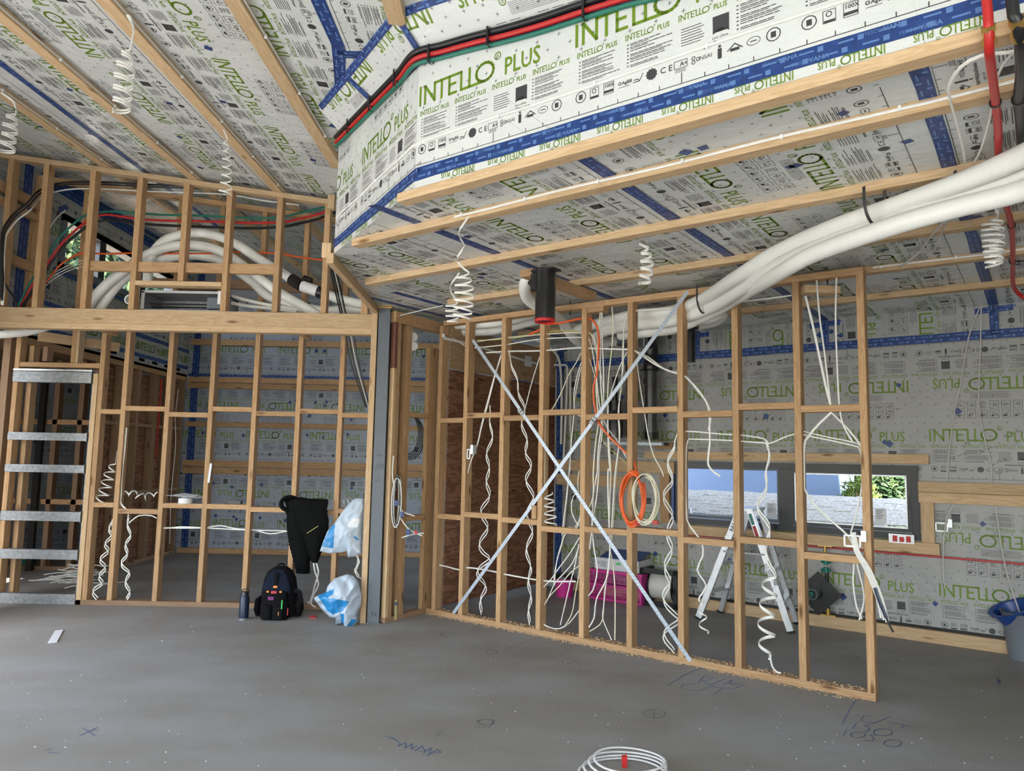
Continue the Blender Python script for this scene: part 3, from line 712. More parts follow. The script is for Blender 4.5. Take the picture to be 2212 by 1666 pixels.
# ------------------------------------------------------------------ outdoors seen through the window
def outdoor():
    g = MB(); g.box((-40, -30, -.45), (80, 0, 0), (0, 70, 0), (0, 0, .25)); structure(tag(g.build('ground', plain('bounce_paving', (.44, .44, .40), .85, bump=.1, bscale=6, var=.15), origin=(0, 0, 0)), 'pale paved ground outside the house, added to bounce daylight indoors', 'ground'))  # ground outside, added pale so it throws daylight up to the ceilings
    lw = MB(); lw.box(ST(-30, 9.6, -.2), E1*60, E2*40, Z*.03); structure(lw.build('lawn', plain('grass', (.06, .10, .025), .9, bump=.2, bscale=30, var=.3), origin=ST(0, 12, -.2)))
    n = thing('neighbour_house', 'pale blue rendered house wall seen outside through the ribbon window', 'house', ST(-4.7, 11.5, -.2))
    mb = MB(); mb.box(ST(-7.2, 11.0, -.2), E1*5.0, E2*.3, Z*3.6); mb.build('wall', plain('bluewall', (.30, .42, .66), .8), n)
    mb = MB(); mb.box(ST(-7.3, 10.9, 3.35), E1*5.15, E2*.5, Z*.15); mb.build('roof', 'greyplastic', n)
    # low shingle roof just below the sill and the white fence under it
    s = thing('shingle_roof', 'sunlit weathered shingle roof edge right outside the ribbon window', 'roof', ST(-2.5, 8.9, .6))
    mb = MB(); r = random.Random(3)
    for k in range(7):
        t0 = 8.35+k*.14; z0 = .80+k*.030
        x = -5.0
        while x < .8:
            w_ = r.uniform(.08, .2); mb.box(ST(x, t0, z0+r.uniform(0, .012)), E1*(w_-.004), E2*.24+Z*.05, Z*.012); x += w_
    mb.build('shingles', plain('shingle', (.66, .62, .56), .9, bump=.3, bscale=30, var=.3), s)
    mb = MB(); mb.box(ST(-5, 8.37, .735), E1*5.8, E2*.02, Z*.055); mb.build('fascia_board', 'white', s)
    for k in range(5):
        mb = MB(); mb.box(ST(-4.6+k*1.05, 8.33, .2), E1*.10, E2*.04, Z*.66); mb.build('post', 'white', s)
    for k in range(2):
        mb = MB(); mb.box(ST(-5+k*2.9, 8.42, .1), E1*2.85, E2*.02, Z*.62); mb.build('fence_panel', plain('fence', (.50, .42, .28), .9, bump=.3, bscale=40, var=.3), s)
    def bush(nm, lab, c, rad, n_, sz, cols, cat='tree', tr=None):
        rr = random.Random(n_); root = thing(nm, lab, cat, Vector((c[0], c[1], -.2)))
        mb = MB(); c = Vector(c)
        for i in range(n_):
            d = Vector((rr.gauss(0, 1), rr.gauss(0, 1), rr.gauss(0, 1))).normalized()*rr.random()**.4
            p = c+Vector((d.x*rad[0], d.y*rad[1], d.z*rad[2])); u = Vector((rr.gauss(0, 1), rr.gauss(0, 1), rr.gauss(0, 1))).normalized(); v = u.orthogonal().normalized(); L = sz*rr.uniform(.6, 1.5)
            mb.face([p-u*L, p+v*L*.32, p+u*L, p-v*L*.32], rr.randrange(len(cols)))
        mb.build('foliage', [plain('leaf', q, .6) for q in cols], root)
        mb = MB()
        mb.cyl((c.x, c.y, -.2), (c.x, c.y, c.z), rad[0]*.05+.03, rad[0]*.03+.01, 10)
        for k in range(9):
            a = k*2.4; e = c+Vector((math.cos(a)*rad[0]*.75, math.sin(a)*rad[1]*.75, rad[2]*(.2+.07*k)))
            mb.cyl((c.x, c.y, c.z-rad[2]*.6+rad[2]*.1*k), e, rad[0]*.015+.012, .008, 6)
        mb.build('trunk', 'darkstud', root)
    DG = [(.02, .05, .03), (.03, .07, .03), (.09, .11, .02), (.02, .04, .02)]
    G = [(.04, .09, .03), (.07, .13, .04), (.12, .18, .06), (.03, .07, .02)]
    bush('shrub', 'yellow green shrub outside the right pane of the ribbon window', ST(-2.02, 10.7, .45), (.34, .22, .9), 4500, .05, [(.20, .26, .03), (.12, .20, .03)], 'shrub')
    bush('feathery_tree', 'grey green tree outside the right pane of the ribbon window', ST(-2.0, 12.9, .9), (1.35, .7, 1.7), 20000, .06, G)
    bush('tall_tree', 'tall leafy tree outside the left part of the high window', tuple(onx(165, 530, -9.6)), (1.5, 1.9, 2.4), 15000, .10, [(.02, .05, .03), (.03, .07, .03), (.07, .10, .03)])
    bush('spreading_tree', 'tree outside the right part of the high window', tuple(onx(262, 575, -10.4)), (1.6, 2.2, 2.4), 15000, .10, DG)
    bush('garden_tree', 'tree standing left of the other trees outside the high window', tuple(onx(120, 520, -13.5)), (1.7, 2.2, 3.2), 12000, .12, DG)
outdoor()

# ------------------------------------------------------------------ high window and side wall on the left
def LW(y, z): return Vector((XL, y, z))
HY0, HY1, HZ0 = 7.26, 9.75, 3.28
def HZT(y): return 3.865-.02*(y-7.26)
faces = [[LW(-2, 2.5), LW(HY0, 2.5), LW(HY0, 4.25), LW(-2, 4.25)], [LW(HY1, 2.5), LW(YB, 2.5), LW(YB, 4.35), LW(HY1, 4.35)],
         [LW(HY0, 2.5), LW(HY1, 2.5), LW(HY1, HZ0), LW(HY0, HZ0)], [LW(HY0, HZT(HY0)), LW(HY1, HZT(HY1)), LW(HY1, 4.35), LW(HY0, 4.35)]]
def in_L(P):
    y = P[:, 1]; z = P[:, 2]
    return (y > 5.5) & (y < YB) & (z > 2.6) & (z < 4.18) & ~((y > HY0) & (y < HY1) & (z > HZ0) & (z < 3.865-.02*(y-7.26)))
rolls = [(Vector((XL, 0, 2.88)), Y, Z, 5.5, YB, 7.42, 0, ROLLW-.13), (Vector((XL, 0, 4.03)), -Y, -Z, -YB, -5.5, .35, -.12, .2)]
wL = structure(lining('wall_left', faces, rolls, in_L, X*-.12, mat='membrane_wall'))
tapes('sealing_tape', [(LW(6.72, 2.6), LW(6.72, 4.2), .12), (LW(6.9, 2.89), LW(YB, 2.87), .05), (LW(6.9, 2.63), LW(YB, 2.63), .05), (LW(6.9, 4.12), LW(YB, 4.1), .12), (LW(7.2, 3.26), LW(9.8, 3.22), .05),
                        (LW(7.2, 3.88), LW(7.34, 3.97), .06)], X, .06, wL)
f = Flat(); 
for k in range(6): phrase(f, 7.6+k*.66, 2.70, .10)
V, T, I = f.arrays(); mb = MB()
for p in V: mb.v.append((XL+.004, p[0], p[1]))
for t in T: mb.f.append(tuple(int(q) for q in t)); mb.m.append(0)
mb.build('printed_strip', 'green_ink', wL)
structure(lining('wall_left_lower', [[LW(-2, 0), LW(-1.2, 0), LW(-1.2, 2.5), LW(-2, 2.5)], [LW(5.3, 0), LW(6.2, 0), LW(6.2, 2.5), LW(5.3, 2.5)]], [], None, X*-.12))  # unseen; the gap between its two pieces is shaped to let daylight in
# the room beyond the left side wall, closed by its own printed wall
wO = structure(lining('wall_left_outer', [[Vector((-7.4, 5.6, 0)), Vector((-7.4, YB, 0)), Vector((-7.4, YB, 3)), Vector((-7.4, 5.6, 3))]],
               [(Vector((-7.4, 0, .07)), Y, Z, 5, YB, .3, 0, ROLLW), (Vector((-7.4, 0, 1.33)), Y, Z, 5, YB, .1, 0, ROLLW)], None, X*-.1, mat='membrane_wall'))
mb = MB(); mb.box((-7.5, 5.6, 2.62), (2.75, 0, 0), (0, 4.8, 0), (0, 0, .06)); mb.box((-7.5, 5.55, 0), (2.0, 0, 0), (0, .05, 0), (0, 0, 2.62)); structure(mb.build('ceiling_left_room_and_blocker', 'plypale'))  # ceiling, plus an unseen length of cross wall added to dim this room
w2 = MB(); fw = .07
def rake(yy, z0=None): return HZT(yy)
w2.box(LW(HY0, HZ0)-X*.1, Y*(HY1-HY0), Z*fw, X*.14)
w2.face([LW(HY0, HZT(HY0)-fw)+X*.04, LW(HY1, HZT(HY1)-fw)+X*.04, LW(HY1, HZT(HY1))+X*.04, LW(HY0, HZT(HY0))+X*.04])
w2.box(LW(HY0, HZT(HY0)-fw)-X*.1, Y*(HY1-HY0)+Z*(HZT(HY1)-HZT(HY0)), Z*fw, X*.14)
w2.box(LW(HY0, HZ0)-X*.1, Y*.05, Z*(HZT(HY0)-HZ0), X*.14); w2.box(LW(HY1-.05, HZ0)-X*.1, Y*.05, Z*(HZT(HY1)-HZ0), X*.14)
w2o = structure(w2.build('window_2', 'steelgrey', origin=LW(HY0, HZ0)))
mb = MB()
for yy in (7.93, 8.85): mb.box(LW(yy, HZ0+.02)-X*.09, Y*.12, Z*(HZT(yy)-HZ0-.04), X*.12)
mb.build('mullion', 'windowblack', w2o)
for a, b in ((7.31, 7.93), (8.05, 8.85), (8.97, 9.70)):
    mb = MB(); mb.face([LW(a, HZ0+fw)-X*.04, LW(b, HZ0+fw)-X*.04, LW(b, HZT(b)-fw)-X*.04, LW(a, HZT(a)-fw)-X*.04]); mb.build('pane', 'glass', w2o)

# ------------------------------------------------------------------ stud frame C (right, free standing)
TC_ = 4.965; SC1 = -.887; D9 = .09
fc = thing('wall_frame', 'long free standing timber stud frame with two crossed steel straps on the right', 'stud frame', ST(-2.7, TC_+.045, 0))
def CS(nm, s, z0, z1, mat='stud', th=.045): return board(nm, ST(s+th/2, TC_+.045, z0), ST(s+th/2, TC_+.045, z1), D9, th, mat, fc, E1)
board('bottom_plate', ST(-4.62, TC_+.045, .0225), ST(SC1, TC_+.045, .0225), D9, .045, 'stud', fc)
board('top_plate', ST(-4.5, TC_+.045, 2.6775), ST(SC1, TC_+.045, 2.6775), D9, .045, 'stud', fc)
cs = [SC1-.045]+[SC1-d for d in (.445, .864, 1.275, 1.685, 2.10, 2.51, 2.92, 3.34, 3.66)]
for i, s in enumerate(cs): CS('stud', s, .045, 2.655 if i != 6 else 2.655)
UPZ = [1.79, 1.77+.045, 1.77, 1.81, 1.765, 1.81, 1.77, 1.80, 1.76]; LOZ = [.835, .90, .865, .905, .88, .855, .90, .92, .885]
for i in range(len(cs)-1):
    a, b = cs[i+1]+.045, cs[i]
    for zz in (UPZ[i], LOZ[i]): board('nog', ST(a, TC_+.045, zz), ST(b, TC_+.045, zz), D9, .045, 'stud', fc)
board('packer', ST(cs[6]-.02, TC_-.012, .93), ST(cs[6]-.02, TC_-.012, 1.04), .02, .045, 'stud', fc, E1)
board('block', ST(cs[1]+.06, TC_+.03, 2.60), ST(cs[1]+.25, TC_+.18, 2.60), .09, .05, 'pine', fc)
board('block', ST(cs[5]+.05, TC_+.045, 2.635), ST(cs[5]+.2, TC_+.045, 2.635), .09, .045, 'stud', fc)
# perforated strap braces across the frame
def strap(a, b, k, label, g='crossed strap braces'):
    A_ = ST(a[0], TC_-.004, a[1]); B_ = ST(b[0], TC_-.004, b[1]); d = B_-A_; L = d.length; dn = d.normalized(); up = dn.cross(E2)
    t = thing('strap_brace', label, 'strap brace', A_)
    mb = MB(); off = E2*(-.001*k-.0008)
    N_ = int(L/.03)
    mb.box(A_-up*.015+off, d, up*.03, E2*.0009)
    for i in range(N_):
        for j in (-1, 1):
            p = A_+dn*(.015+i*.03+(.008 if j > 0 else 0))+up*(.007*j)+off-E2*.0004
            mb.face([p+dn*.003, p+up*.003, p-dn*.003, p-up*.003], 1)
    mb.build('strap', ['galv', 'dark'], t)
    c = A_+dn*(L*k_t[k])+off; mb = MB(); mb.box(c-dn*.03-up*.018-E2*.012, dn*.06, up*.036, E2*.012); mb.cyl(c-E2*.012-up*.025, c-E2*.012+up*.025, .006, n=10); mb.build('tensioner', 'galvdull', t)
    return t
k_t = {0: .27, 1: .36}
aa = ont(1022, 735, TC_); bb = ont(1492, 1428, TC_)
strap((aa.dot(E1), aa.z), (bb.dot(E1), bb.z), 0, 'perforated galvanised strap running from upper left down to lower right of the stud frame')
aa = ont(1486, 630, TC_); bb = ont(980, 1325, TC_)
strap((aa.dot(E1), aa.z), (bb.dot(E1), bb.z), 1, 'perforated galvanised strap running from upper right down to lower left of the stud frame')

# short return frame between the steel post and frame C
RA = Vector((-1.045, 6.30, 0)); RB = Vector((-.70, 6.80, 0)); RU = (RB-RA).normalized(); RN = RU.cross(Z)
RL = (RB-RA).length
fr = thing('wall_frame', 'short stud frame turning from the grey steel post to the long frame', 'stud frame', RA)
def RS(nm, d, w_, z0, z1, mat='stud', dp=.09, off=0, tilt=0): return board(nm, RA+RU*(d+w_/2)-RN*(dp/2+off)+Z*z0, RA+RU*(d+w_/2)-RN*(dp/2+off)+Z*z1, dp, w_, mat, fr, RU)
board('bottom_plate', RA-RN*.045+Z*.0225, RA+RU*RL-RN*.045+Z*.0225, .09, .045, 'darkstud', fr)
board('top_plate', RA-RN*.045+Z*2.685, RA+RU*(RL+.3)-RN*.045+Z*2.685, .09, .055, 'stud', fr)
board('top_plate', RA-RN*.045+Z*2.635, RA+RU*(RL+.3)-RN*.045+Z*2.635, .09, .045, 'stud', fr)
RS('stud', .0, .035, .045, 2.20, 'pine', .05); RS('stud', .04, .035, .045, 2.61); 
RS('steel_stub', .0, .035, 2.20, 2.61, 'redoxide', .05)
RS('stud', .12, .045, .045, 2.61, 'stud', .09, .10); RS('stud', .17, .05, .045, 2.61)
RS('stud', RL-.14, .13, .045, 2.45, 'stud', .045)
for zz in (1.80, .87): board('nog', RA+RU*.21-RN*.045+Z*zz, RA+RU*(RL-.12)-RN*.045+Z*zz, .09, .045, 'stud', fr)

# steel post with its timber packer
sp = thing('steel_post', 'grey painted steel post standing at the corner between the two halves of the room', 'post', Vector((-1.13, 6.33, 0)))
mb = MB(); mb.box((-1.195, 6.285, 0), (.10, 0, 0), (0, .10, 0), (0, 0, 2.74)); po = mb.build('column', 'steelgrey', sp)
mb = MB(); mb.box((-1.20, 6.27, 0), (.12, 0, 0), (0, .12, 0), (0, 0, .008)); mb.build('base_plate', 'steelgrey', sp)
mb = MB(); mb.box((-1.205, 6.275, 2.73), (.125, 0, 0), (0, .12, 0), (0, 0, .012)); mb.build('cap', 'brass', sp)
f = Flat(); f.text('N', .03, .06, .045, 0); f.text('150', .02, 1.32, .035, 0); f.line([(.01, 1.30), (.085, 1.31)], .003, 0)
f.text('H15', .02, 1.20, .02, 0); f.text('1050', .02, 1.42, .02, 0)
V, T, I = f.arrays(); mb = MB(); mb.v = [(-1.195+p[0], 6.2842, p[1]) for p in V]; mb.f = [tuple(int(q) for q in t) for t in T]; mb.m = [0]*len(mb.f); mb.build('pencil_marks', 'black_ink', sp)
tag(board('packing_stud', (-1.232, 6.33, 0), (-1.232, 6.33, 2.745), .09, .05, 'pine', None, X), 'pale timber stud fixed to the left side of the grey steel post', 'stud')
mb = MB(); p = RA+RU*.11+RN*.003; mb.box(p+Z*.01, RU*.03, Z*.17, RN*.0015); mb.box(p+Z*.13+RN*.0016, RU*.03, Z*.03, RN*.0005, 1)
tag(mb.build('board_label', ['yellowlabel', 'bluepencil'], origin=p), 'small yellow paper label stuck at the foot of the short stud frame', 'label')

# plywood lined partition beyond frame C
pl = thing('plywood_wall', 'reddish brown plywood partition behind the left end of the long stud frame', 'plywood wall', ST(-4.5, 5.1, 0))
board('ply_sheet', ST(-4.5, TC_+.10, 1.16), ST(-4.5, TD-.02, 1.16), .012, 2.32-.14, 'plywood', pl)
board('ply_sheet', ST(-4.5, TC_+.10, 2.46), ST(-4.5, TD-.02, 2.46), .012, .40, 'plypale', pl)

for px in ((1232, 648), (1530, 612), (1787, 572)):
    p = ont(px[0], px[1]+18, TC_+.045); mb = MB(); mb.cyl(Vector((p.x, p.y, 2.62)), Vector((p.x, p.y, 2.742)), .006, n=8); mb.build('threaded_rod', 'darkmetal', fc)
rs = random.Random(8); f = Flat()
for (cx, cz) in ((-.55, 1.60), (-.42, 1.55), (-.25, 1.68), (-.62, 1.50), (-.35, 1.45), (-1.1, 1.87)):
    for j in range(3):
        x = cx+.04*j; P = [(x+rs.uniform(-.012, .012)+.006*q, cz+rs.uniform(-.014, .014)+.02*j) for q in range(6)]; f.line(P, .0025, 0)
V, T, I = f.arrays(); mb = MB(); mb.v = [tuple(ST(p[0], TD-.0022, p[1])) for p in V]; mb.f = [tuple(int(q) for q in t) for t in T]; mb.m = [0]*len(mb.f); mb.build('pencil_scribbles', 'black_ink', wallD)
# ------------------------------------------------------------------ left stud frame (under the bulkhead) and its upper part
YA = 6.80
fa = thing('wall_frame', 'tall timber stud frame standing across the left half of the room behind the deep beam', 'stud frame', Vector((-2.7, YA+.045, 0)))
def AS(x, z0, z1, mat='stud', th=.045, nm='stud', y=YA, par=None, dp=.09): return board(nm, (x+th/2, y+dp/2, z0), (x+th/2, y+dp/2, z1), dp, th, mat, par or fa, X)
board('bottom_plate', (-4.0, YA+.045, .0225), (-1.15, YA+.045, .0225), .09, .045, 'darkstud', fa)
ax = [-3.937, -3.706, -3.29, -2.878, -2.465, -2.05, -1.648]
for x in ax: AS(x, .045, SL(x, YA)-.11 if x > -3.9 else 2.6)
AS(-3.99, 0, 2.15, 'pine'); AS(-1.30, .045, 2.6); AS(-1.35, .045, SL(-1.3, YA)-.11)
board('top_plate', (-4.66, YA+.045, SL(-4.66, YA)-.085), (-1.22, YA+.045, SL(-1.22, YA)-.085), .09, .045, 'stud', fa)
nz = [(1.79, .915), (1.825, .86), (1.775, .92), (1.835, .92), (1.80, .90), (1.83, .88), (1.80, .90)]
axx = ax+[-1.35]
for i, (u_, l_) in enumerate(nz):
    for zz in (u_, l_): board('nog', (axx[i]+.045, YA+.045, zz), (axx[i+1], YA+.045, zz), .09, .045, 'stud', fa)
for i in (1, 2, 3, 4, 5): board('nog', (axx[i]+.045, YA+.045, 3.03+.02*(i % 2)), (axx[i+1], YA+.045, 3.03+.02*(i % 2)), .045, .09, 'darkstud', fa)
# left part with the sliding door opening
AS(-4.75, 0, 3.95, 'stud', .045); AS(-4.87, .0, 2.55, 'darkstud', .07); AS(-4.68, 0, 2.42, 'stud', .045, 'stud', YA+.09)
AS(-4.12-.37, 2.26, 2.40, 'darkstud'); 
board('door_header', (-4.70, YA+.045, 2.225), (-3.94, YA+.045, 2.225), .09, .045, 'stud', fa)
AS(-4.22, 2.25, SL(-4.22, YA)-.11); AS(-4.18, 2.25, 2.7, 'pine', .03)
tag(board('offcut_board', (-4.42, 6.62, 2.47), (-4.02, 7.25, 2.47), .045, .09, 'pine', None), 'short board sticking out under the deep beam above the pocket door frame', 'board')
# steel rails of the sliding door pocket
pk = thing('pocket_door_frame', 'galvanised steel pocket door frame with five ladder like rails at the left edge', 'door frame', Vector((-4.35, YA, 0)))
def Crail(name, z0, h, x0=-4.75, x1=-4.0):
    mb = MB(); t = .0015; d = .06; y = YA-.005
    mb.box((x0, y, z0), (x1-x0, 0, 0), (0, t, 0), (0, 0, h)); mb.box((x0, y, z0), (x1-x0, 0, 0), (0, d, 0), (0, 0, t)); mb.box((x0, y, z0+h-t), (x1-x0, 0, 0), (0, d, 0), (0, 0, t))
    mb.box((x0, y-.006, z0+h*.30), (x1-x0, 0, 0), (0, .006, 0), (0, 0, h*.12)); mb.box((x0, y-.006, z0+h*.62), (x1-x0, 0, 0), (0, .006, 0), (0, 0, h*.12))
    mb.box((x1-.004, y-.008, z0-.006), (.004, 0, 0), (0, d, 0), (0, 0, h+.012))
    return mb.build(name, 'galvdull', pk)
for z0, h in ((2.055, .105), (1.505, .075), (1.205, .075), (.755, .09), (.405, .09)): Crail('rail', z0, h)
Crail('bottom_track', .0, .095, -5.1, -3.99)
mb = MB(); mb.box((-4.03, YA+.06, 0), (.035, 0, 0), (0, .03, 0), (0, 0, 2.15)); mb.build('jamb', 'galvdull', pk)
mb = MB(); mb.box((-4.75, YA-.01, 2.165), (.75, 0, 0), (0, .08, 0), (0, 0, .018)); mb.build('top_rail', 'alu', pk)
pk2 = thing('pocket_door_frame', 'second steel pocket door frame cut off by the left edge of the view', 'door frame', Vector((-4.95, YA, 0)))
for z0, h in ((2.055, .105), (1.505, .075)):
    mb = MB(); mb.box((-5.4, YA+.0, z0), (.52, 0, 0), (0, .06, 0), (0, 0, h)); mb.build('rail', 'galvdull', pk2)
mb = MB(); mb.box((-4.905, YA-.02, 0), (.02, 0, 0), (0, .04, 0), (0, 0, 2.16)); mb.build('jamb', 'galvdull', pk2)

# bulkhead front frame with the deep beam
YF = 6.30
ff = thing('wall_frame', 'raking timber stud frame standing on the deep beam below the sloping ceiling', 'stud frame', Vector((-3, YF+.045, 2.68)))
def FZ(x): return SL(x, YF)-.05
for (x, z0) in ((-4.62, 2.68), (-4.295, 2.68), (-3.865, 2.68), (-3.435, 2.68), (-3.01, 2.945), (-2.615, 2.68), (-2.155, 2.68), (-1.72, 2.68)):
    board('stud', (x+.0225, YF+.045, z0), (x+.0225, YF+.045, FZ(x)-.045), .09, .05, 'stud', ff, X)
board('top_plate', (-4.9, YF+.045, FZ(-4.9)-.022), (-1.64, YF+.045, FZ(-1.64)-.022), .09, .045, 'pine', ff)
board('end_block', (-1.66, YF-.02, FZ(-1.66)-.10), (-1.66, YF-.02, FZ(-1.66)+.03), .05, .06, 'pine', ff, X)
for a, b in ((-3.82, -3.435), (-3.385, -3.01), (-2.96, -2.615), (-2.565, -2.155)): board('nog', (a, YF+.045, 3.075), (b, YF+.045, 3.075), .045, .09, 'stud', ff)
board('sill', (-3.385, YF+.04, 2.92), (-2.615, YF+.04, 2.92), .10, .04, 'pine', ff)
tag(board('beam', (-5.3, YF+.045, 2.6125), (-1.257, YF+.045, 2.6125), .09, .13, 'pine'), 'deep pine beam with knots spanning above the left stud frame', 'beam')
tag(board('beam_bottom_plate', (-5.3, YF+.043, 2.519), (-1.257, YF+.043, 2.519), .094, .055, 'pine'), 'pale pine plate fixed along the underside of the deep beam', 'board')
for i, x in enumerate((-3.80, -1.95, -4.62)):
    tag(board('bulkhead_joist', (x, YF+.092, 2.56), (x, YA-.002, 2.56), .045, .09, 'stud'), ['short timber joist running back from the deep beam near the door frame', 'short timber joist running back from the deep beam above the hanging jacket', 'short timber joist running back from the deep beam at the far left'][i], 'joist')
tag(board('ceiling_edge_trimmer', (-1.215, 4.62, 2.715), (-1.222, 6.28, 2.715), .045, .07, 'pine'), 'timber trimmer along the left edge of the low ceiling, running to the steel post', 'board')
tag(board('end_post', (-1.225, YF+.045, 2.68), (-1.225, YF+.045, 2.745-.03), .09, .05, 'pine', None, X), 'stub of timber on the right end of the deep beam', 'post') if False else None
tag(board('stub_post', (-1.33, YF+.045, 2.68), (-1.33, YF+.045, 3.0), .09, .06, 'stud', None, X), 'short post standing on the right end of the deep beam beside the steel post', 'post')
tag(board('trimmer_block', (-1.245, 4.66, 2.72), (-1.245, 4.66, 2.82), .06, .06, 'pine', None, X), 'small timber block at the near end of the ceiling edge trimmer', 'block')

# side frame of the left room and the timber rails of its corner
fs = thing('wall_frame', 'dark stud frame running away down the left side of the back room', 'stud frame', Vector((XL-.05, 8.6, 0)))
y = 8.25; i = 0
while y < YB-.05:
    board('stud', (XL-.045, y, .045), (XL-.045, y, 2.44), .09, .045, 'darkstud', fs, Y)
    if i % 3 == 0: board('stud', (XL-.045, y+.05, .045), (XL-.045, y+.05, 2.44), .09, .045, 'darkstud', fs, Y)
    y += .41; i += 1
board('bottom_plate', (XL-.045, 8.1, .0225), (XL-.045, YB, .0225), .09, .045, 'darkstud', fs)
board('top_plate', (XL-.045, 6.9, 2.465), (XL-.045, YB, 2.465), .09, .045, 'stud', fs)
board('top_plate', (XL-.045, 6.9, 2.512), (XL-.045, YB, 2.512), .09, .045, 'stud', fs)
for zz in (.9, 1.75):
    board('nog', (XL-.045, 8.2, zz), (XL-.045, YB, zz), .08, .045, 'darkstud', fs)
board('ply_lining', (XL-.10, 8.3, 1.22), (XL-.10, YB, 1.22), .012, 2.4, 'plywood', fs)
for k in range(9):
    y0 = 7.35+k*.33; mb = MB(); mb.box((XL-.02, y0, 2.56), (.02, 0, 0), (0, .14, 0), (0, 0, .035))
    tag(mb.build('insulation_batt', 'fabricblack', None, False, (XL, y0, 2.56)), 'dark brown insulation scrap above the top plate of the side frame', 'insulation', 'insulation scraps above the side frame')
# corner studs and rails beside the high window
tag(board('corner_stud', (XL+.05, 6.87, 2.6), (XL+.05, 6.87, 4.1), .09, .10, 'stud', None, Y), 'doubled corner stud left of the high window', 'stud')
tag(board('side_rail', (XL+.045, 5.6, 3.79), (XL+.045, 6.85, 3.79), .05, .10, 'stud'), 'upper timber rail on the printed wall left of the high window', 'rail')
tag(board('side_rail', (XL+.045, 5.6, 3.66), (XL+.045, 6.85, 3.66), .05, .07, 'stud'), 'second timber rail directly below the uppermost one, left of the high window', 'rail')
tag(board('side_rail', (XL+.045, 5.6, 3.17), (XL+.045, 6.85, 3.17), .05, .09, 'stud'), 'lowest timber rail on the printed wall left of the high window', 'rail')

# rails on the back wall
BR = [(2.97, 3.06, 'topmost'), (2.425, 2.505, 'upper of the doubled'), (2.34, 2.42, 'lower of the doubled'), (1.785, 1.86, 'single middle'), (1.215, 1.31, 'upper of the deep lower'), (1.115, 1.21, 'lower of the deep lower'), (0.0, .075, 'floor level')]
for z0, z1, nm in BR:
    tag(board('wall_rail', (-4.68, YB-.024, (z0+z1)/2), (1.0, YB-.024, (z0+z1)/2), .045, z1-z0-.004, 'stud'), nm+' horizontal timber rail on the back wall of the left room', 'rail', None)

# ------------------------------------------------------------------ ceiling battens
for t, s0, nm in ((2.495, -2.57, 'nearest ceiling batten of the low ceiling, along the bulkhead edge'), (2.885, -3.36, 'second ceiling batten of the low ceiling counted from the bulkhead, carrying a white cable'),
                  (3.615, -4.05, 'third ceiling batten of the low ceiling counted from the bulkhead'), (4.465, -3.98, 'fourth ceiling batten of the low ceiling, just in front of the long stud frame'),
                  (5.19, -4.4, 'fifth ceiling batten of the low ceiling, just behind the long stud frame'), (6.05, -4.4, 'farthest ceiling batten of the low ceiling, near the window wall')):
    tag(board('ceiling_batten', ST(s0, t, CZ-.0225), ST(SMAX-.05, t, CZ-.0225), .07, .045, 'pine'), nm, 'batten', None)
for x, y0, y1, nm in ((-1.42, 1.0, 5.5, 'rightmost long batten on the raking ceiling'), (-2.16, 1.0, YB-.05, 'second long batten from the right on the raking ceiling'), (-2.93, 1.0, YB-.05, 'third long batten from the right on the raking ceiling'),
                      (-3.74, 1.0, YB-.05, 'fourth long batten from the right on the raking ceiling, nearly above the door frame')):
    tag(board('ceiling_batten', (x, y0, SL(x, y0)-.024), (x, y1, SL(x, y1)-.024), .09, .045, 'pine', None, Vector((.126, -.015, 1))), nm, 'batten')
tag(board('ceiling_batten', (-.60, 1.0, SL(-.6, 1)-.024), (-.60, 3.36, SL(-.6, 3.36)-.024), .09, .045, 'pine', None, Vector((.126, -.015, 1))), 'batten ending in mid air above the cables at the top of the view', 'batten')
# block carrying the black drop pipe
tag(board('cross_block', ST(-2.72, 3.80, 2.655), ST(-2.70, 4.62, 2.655), .10, .05, 'stud'), 'darker timber block under the battens carrying the black drop pipe', 'block')
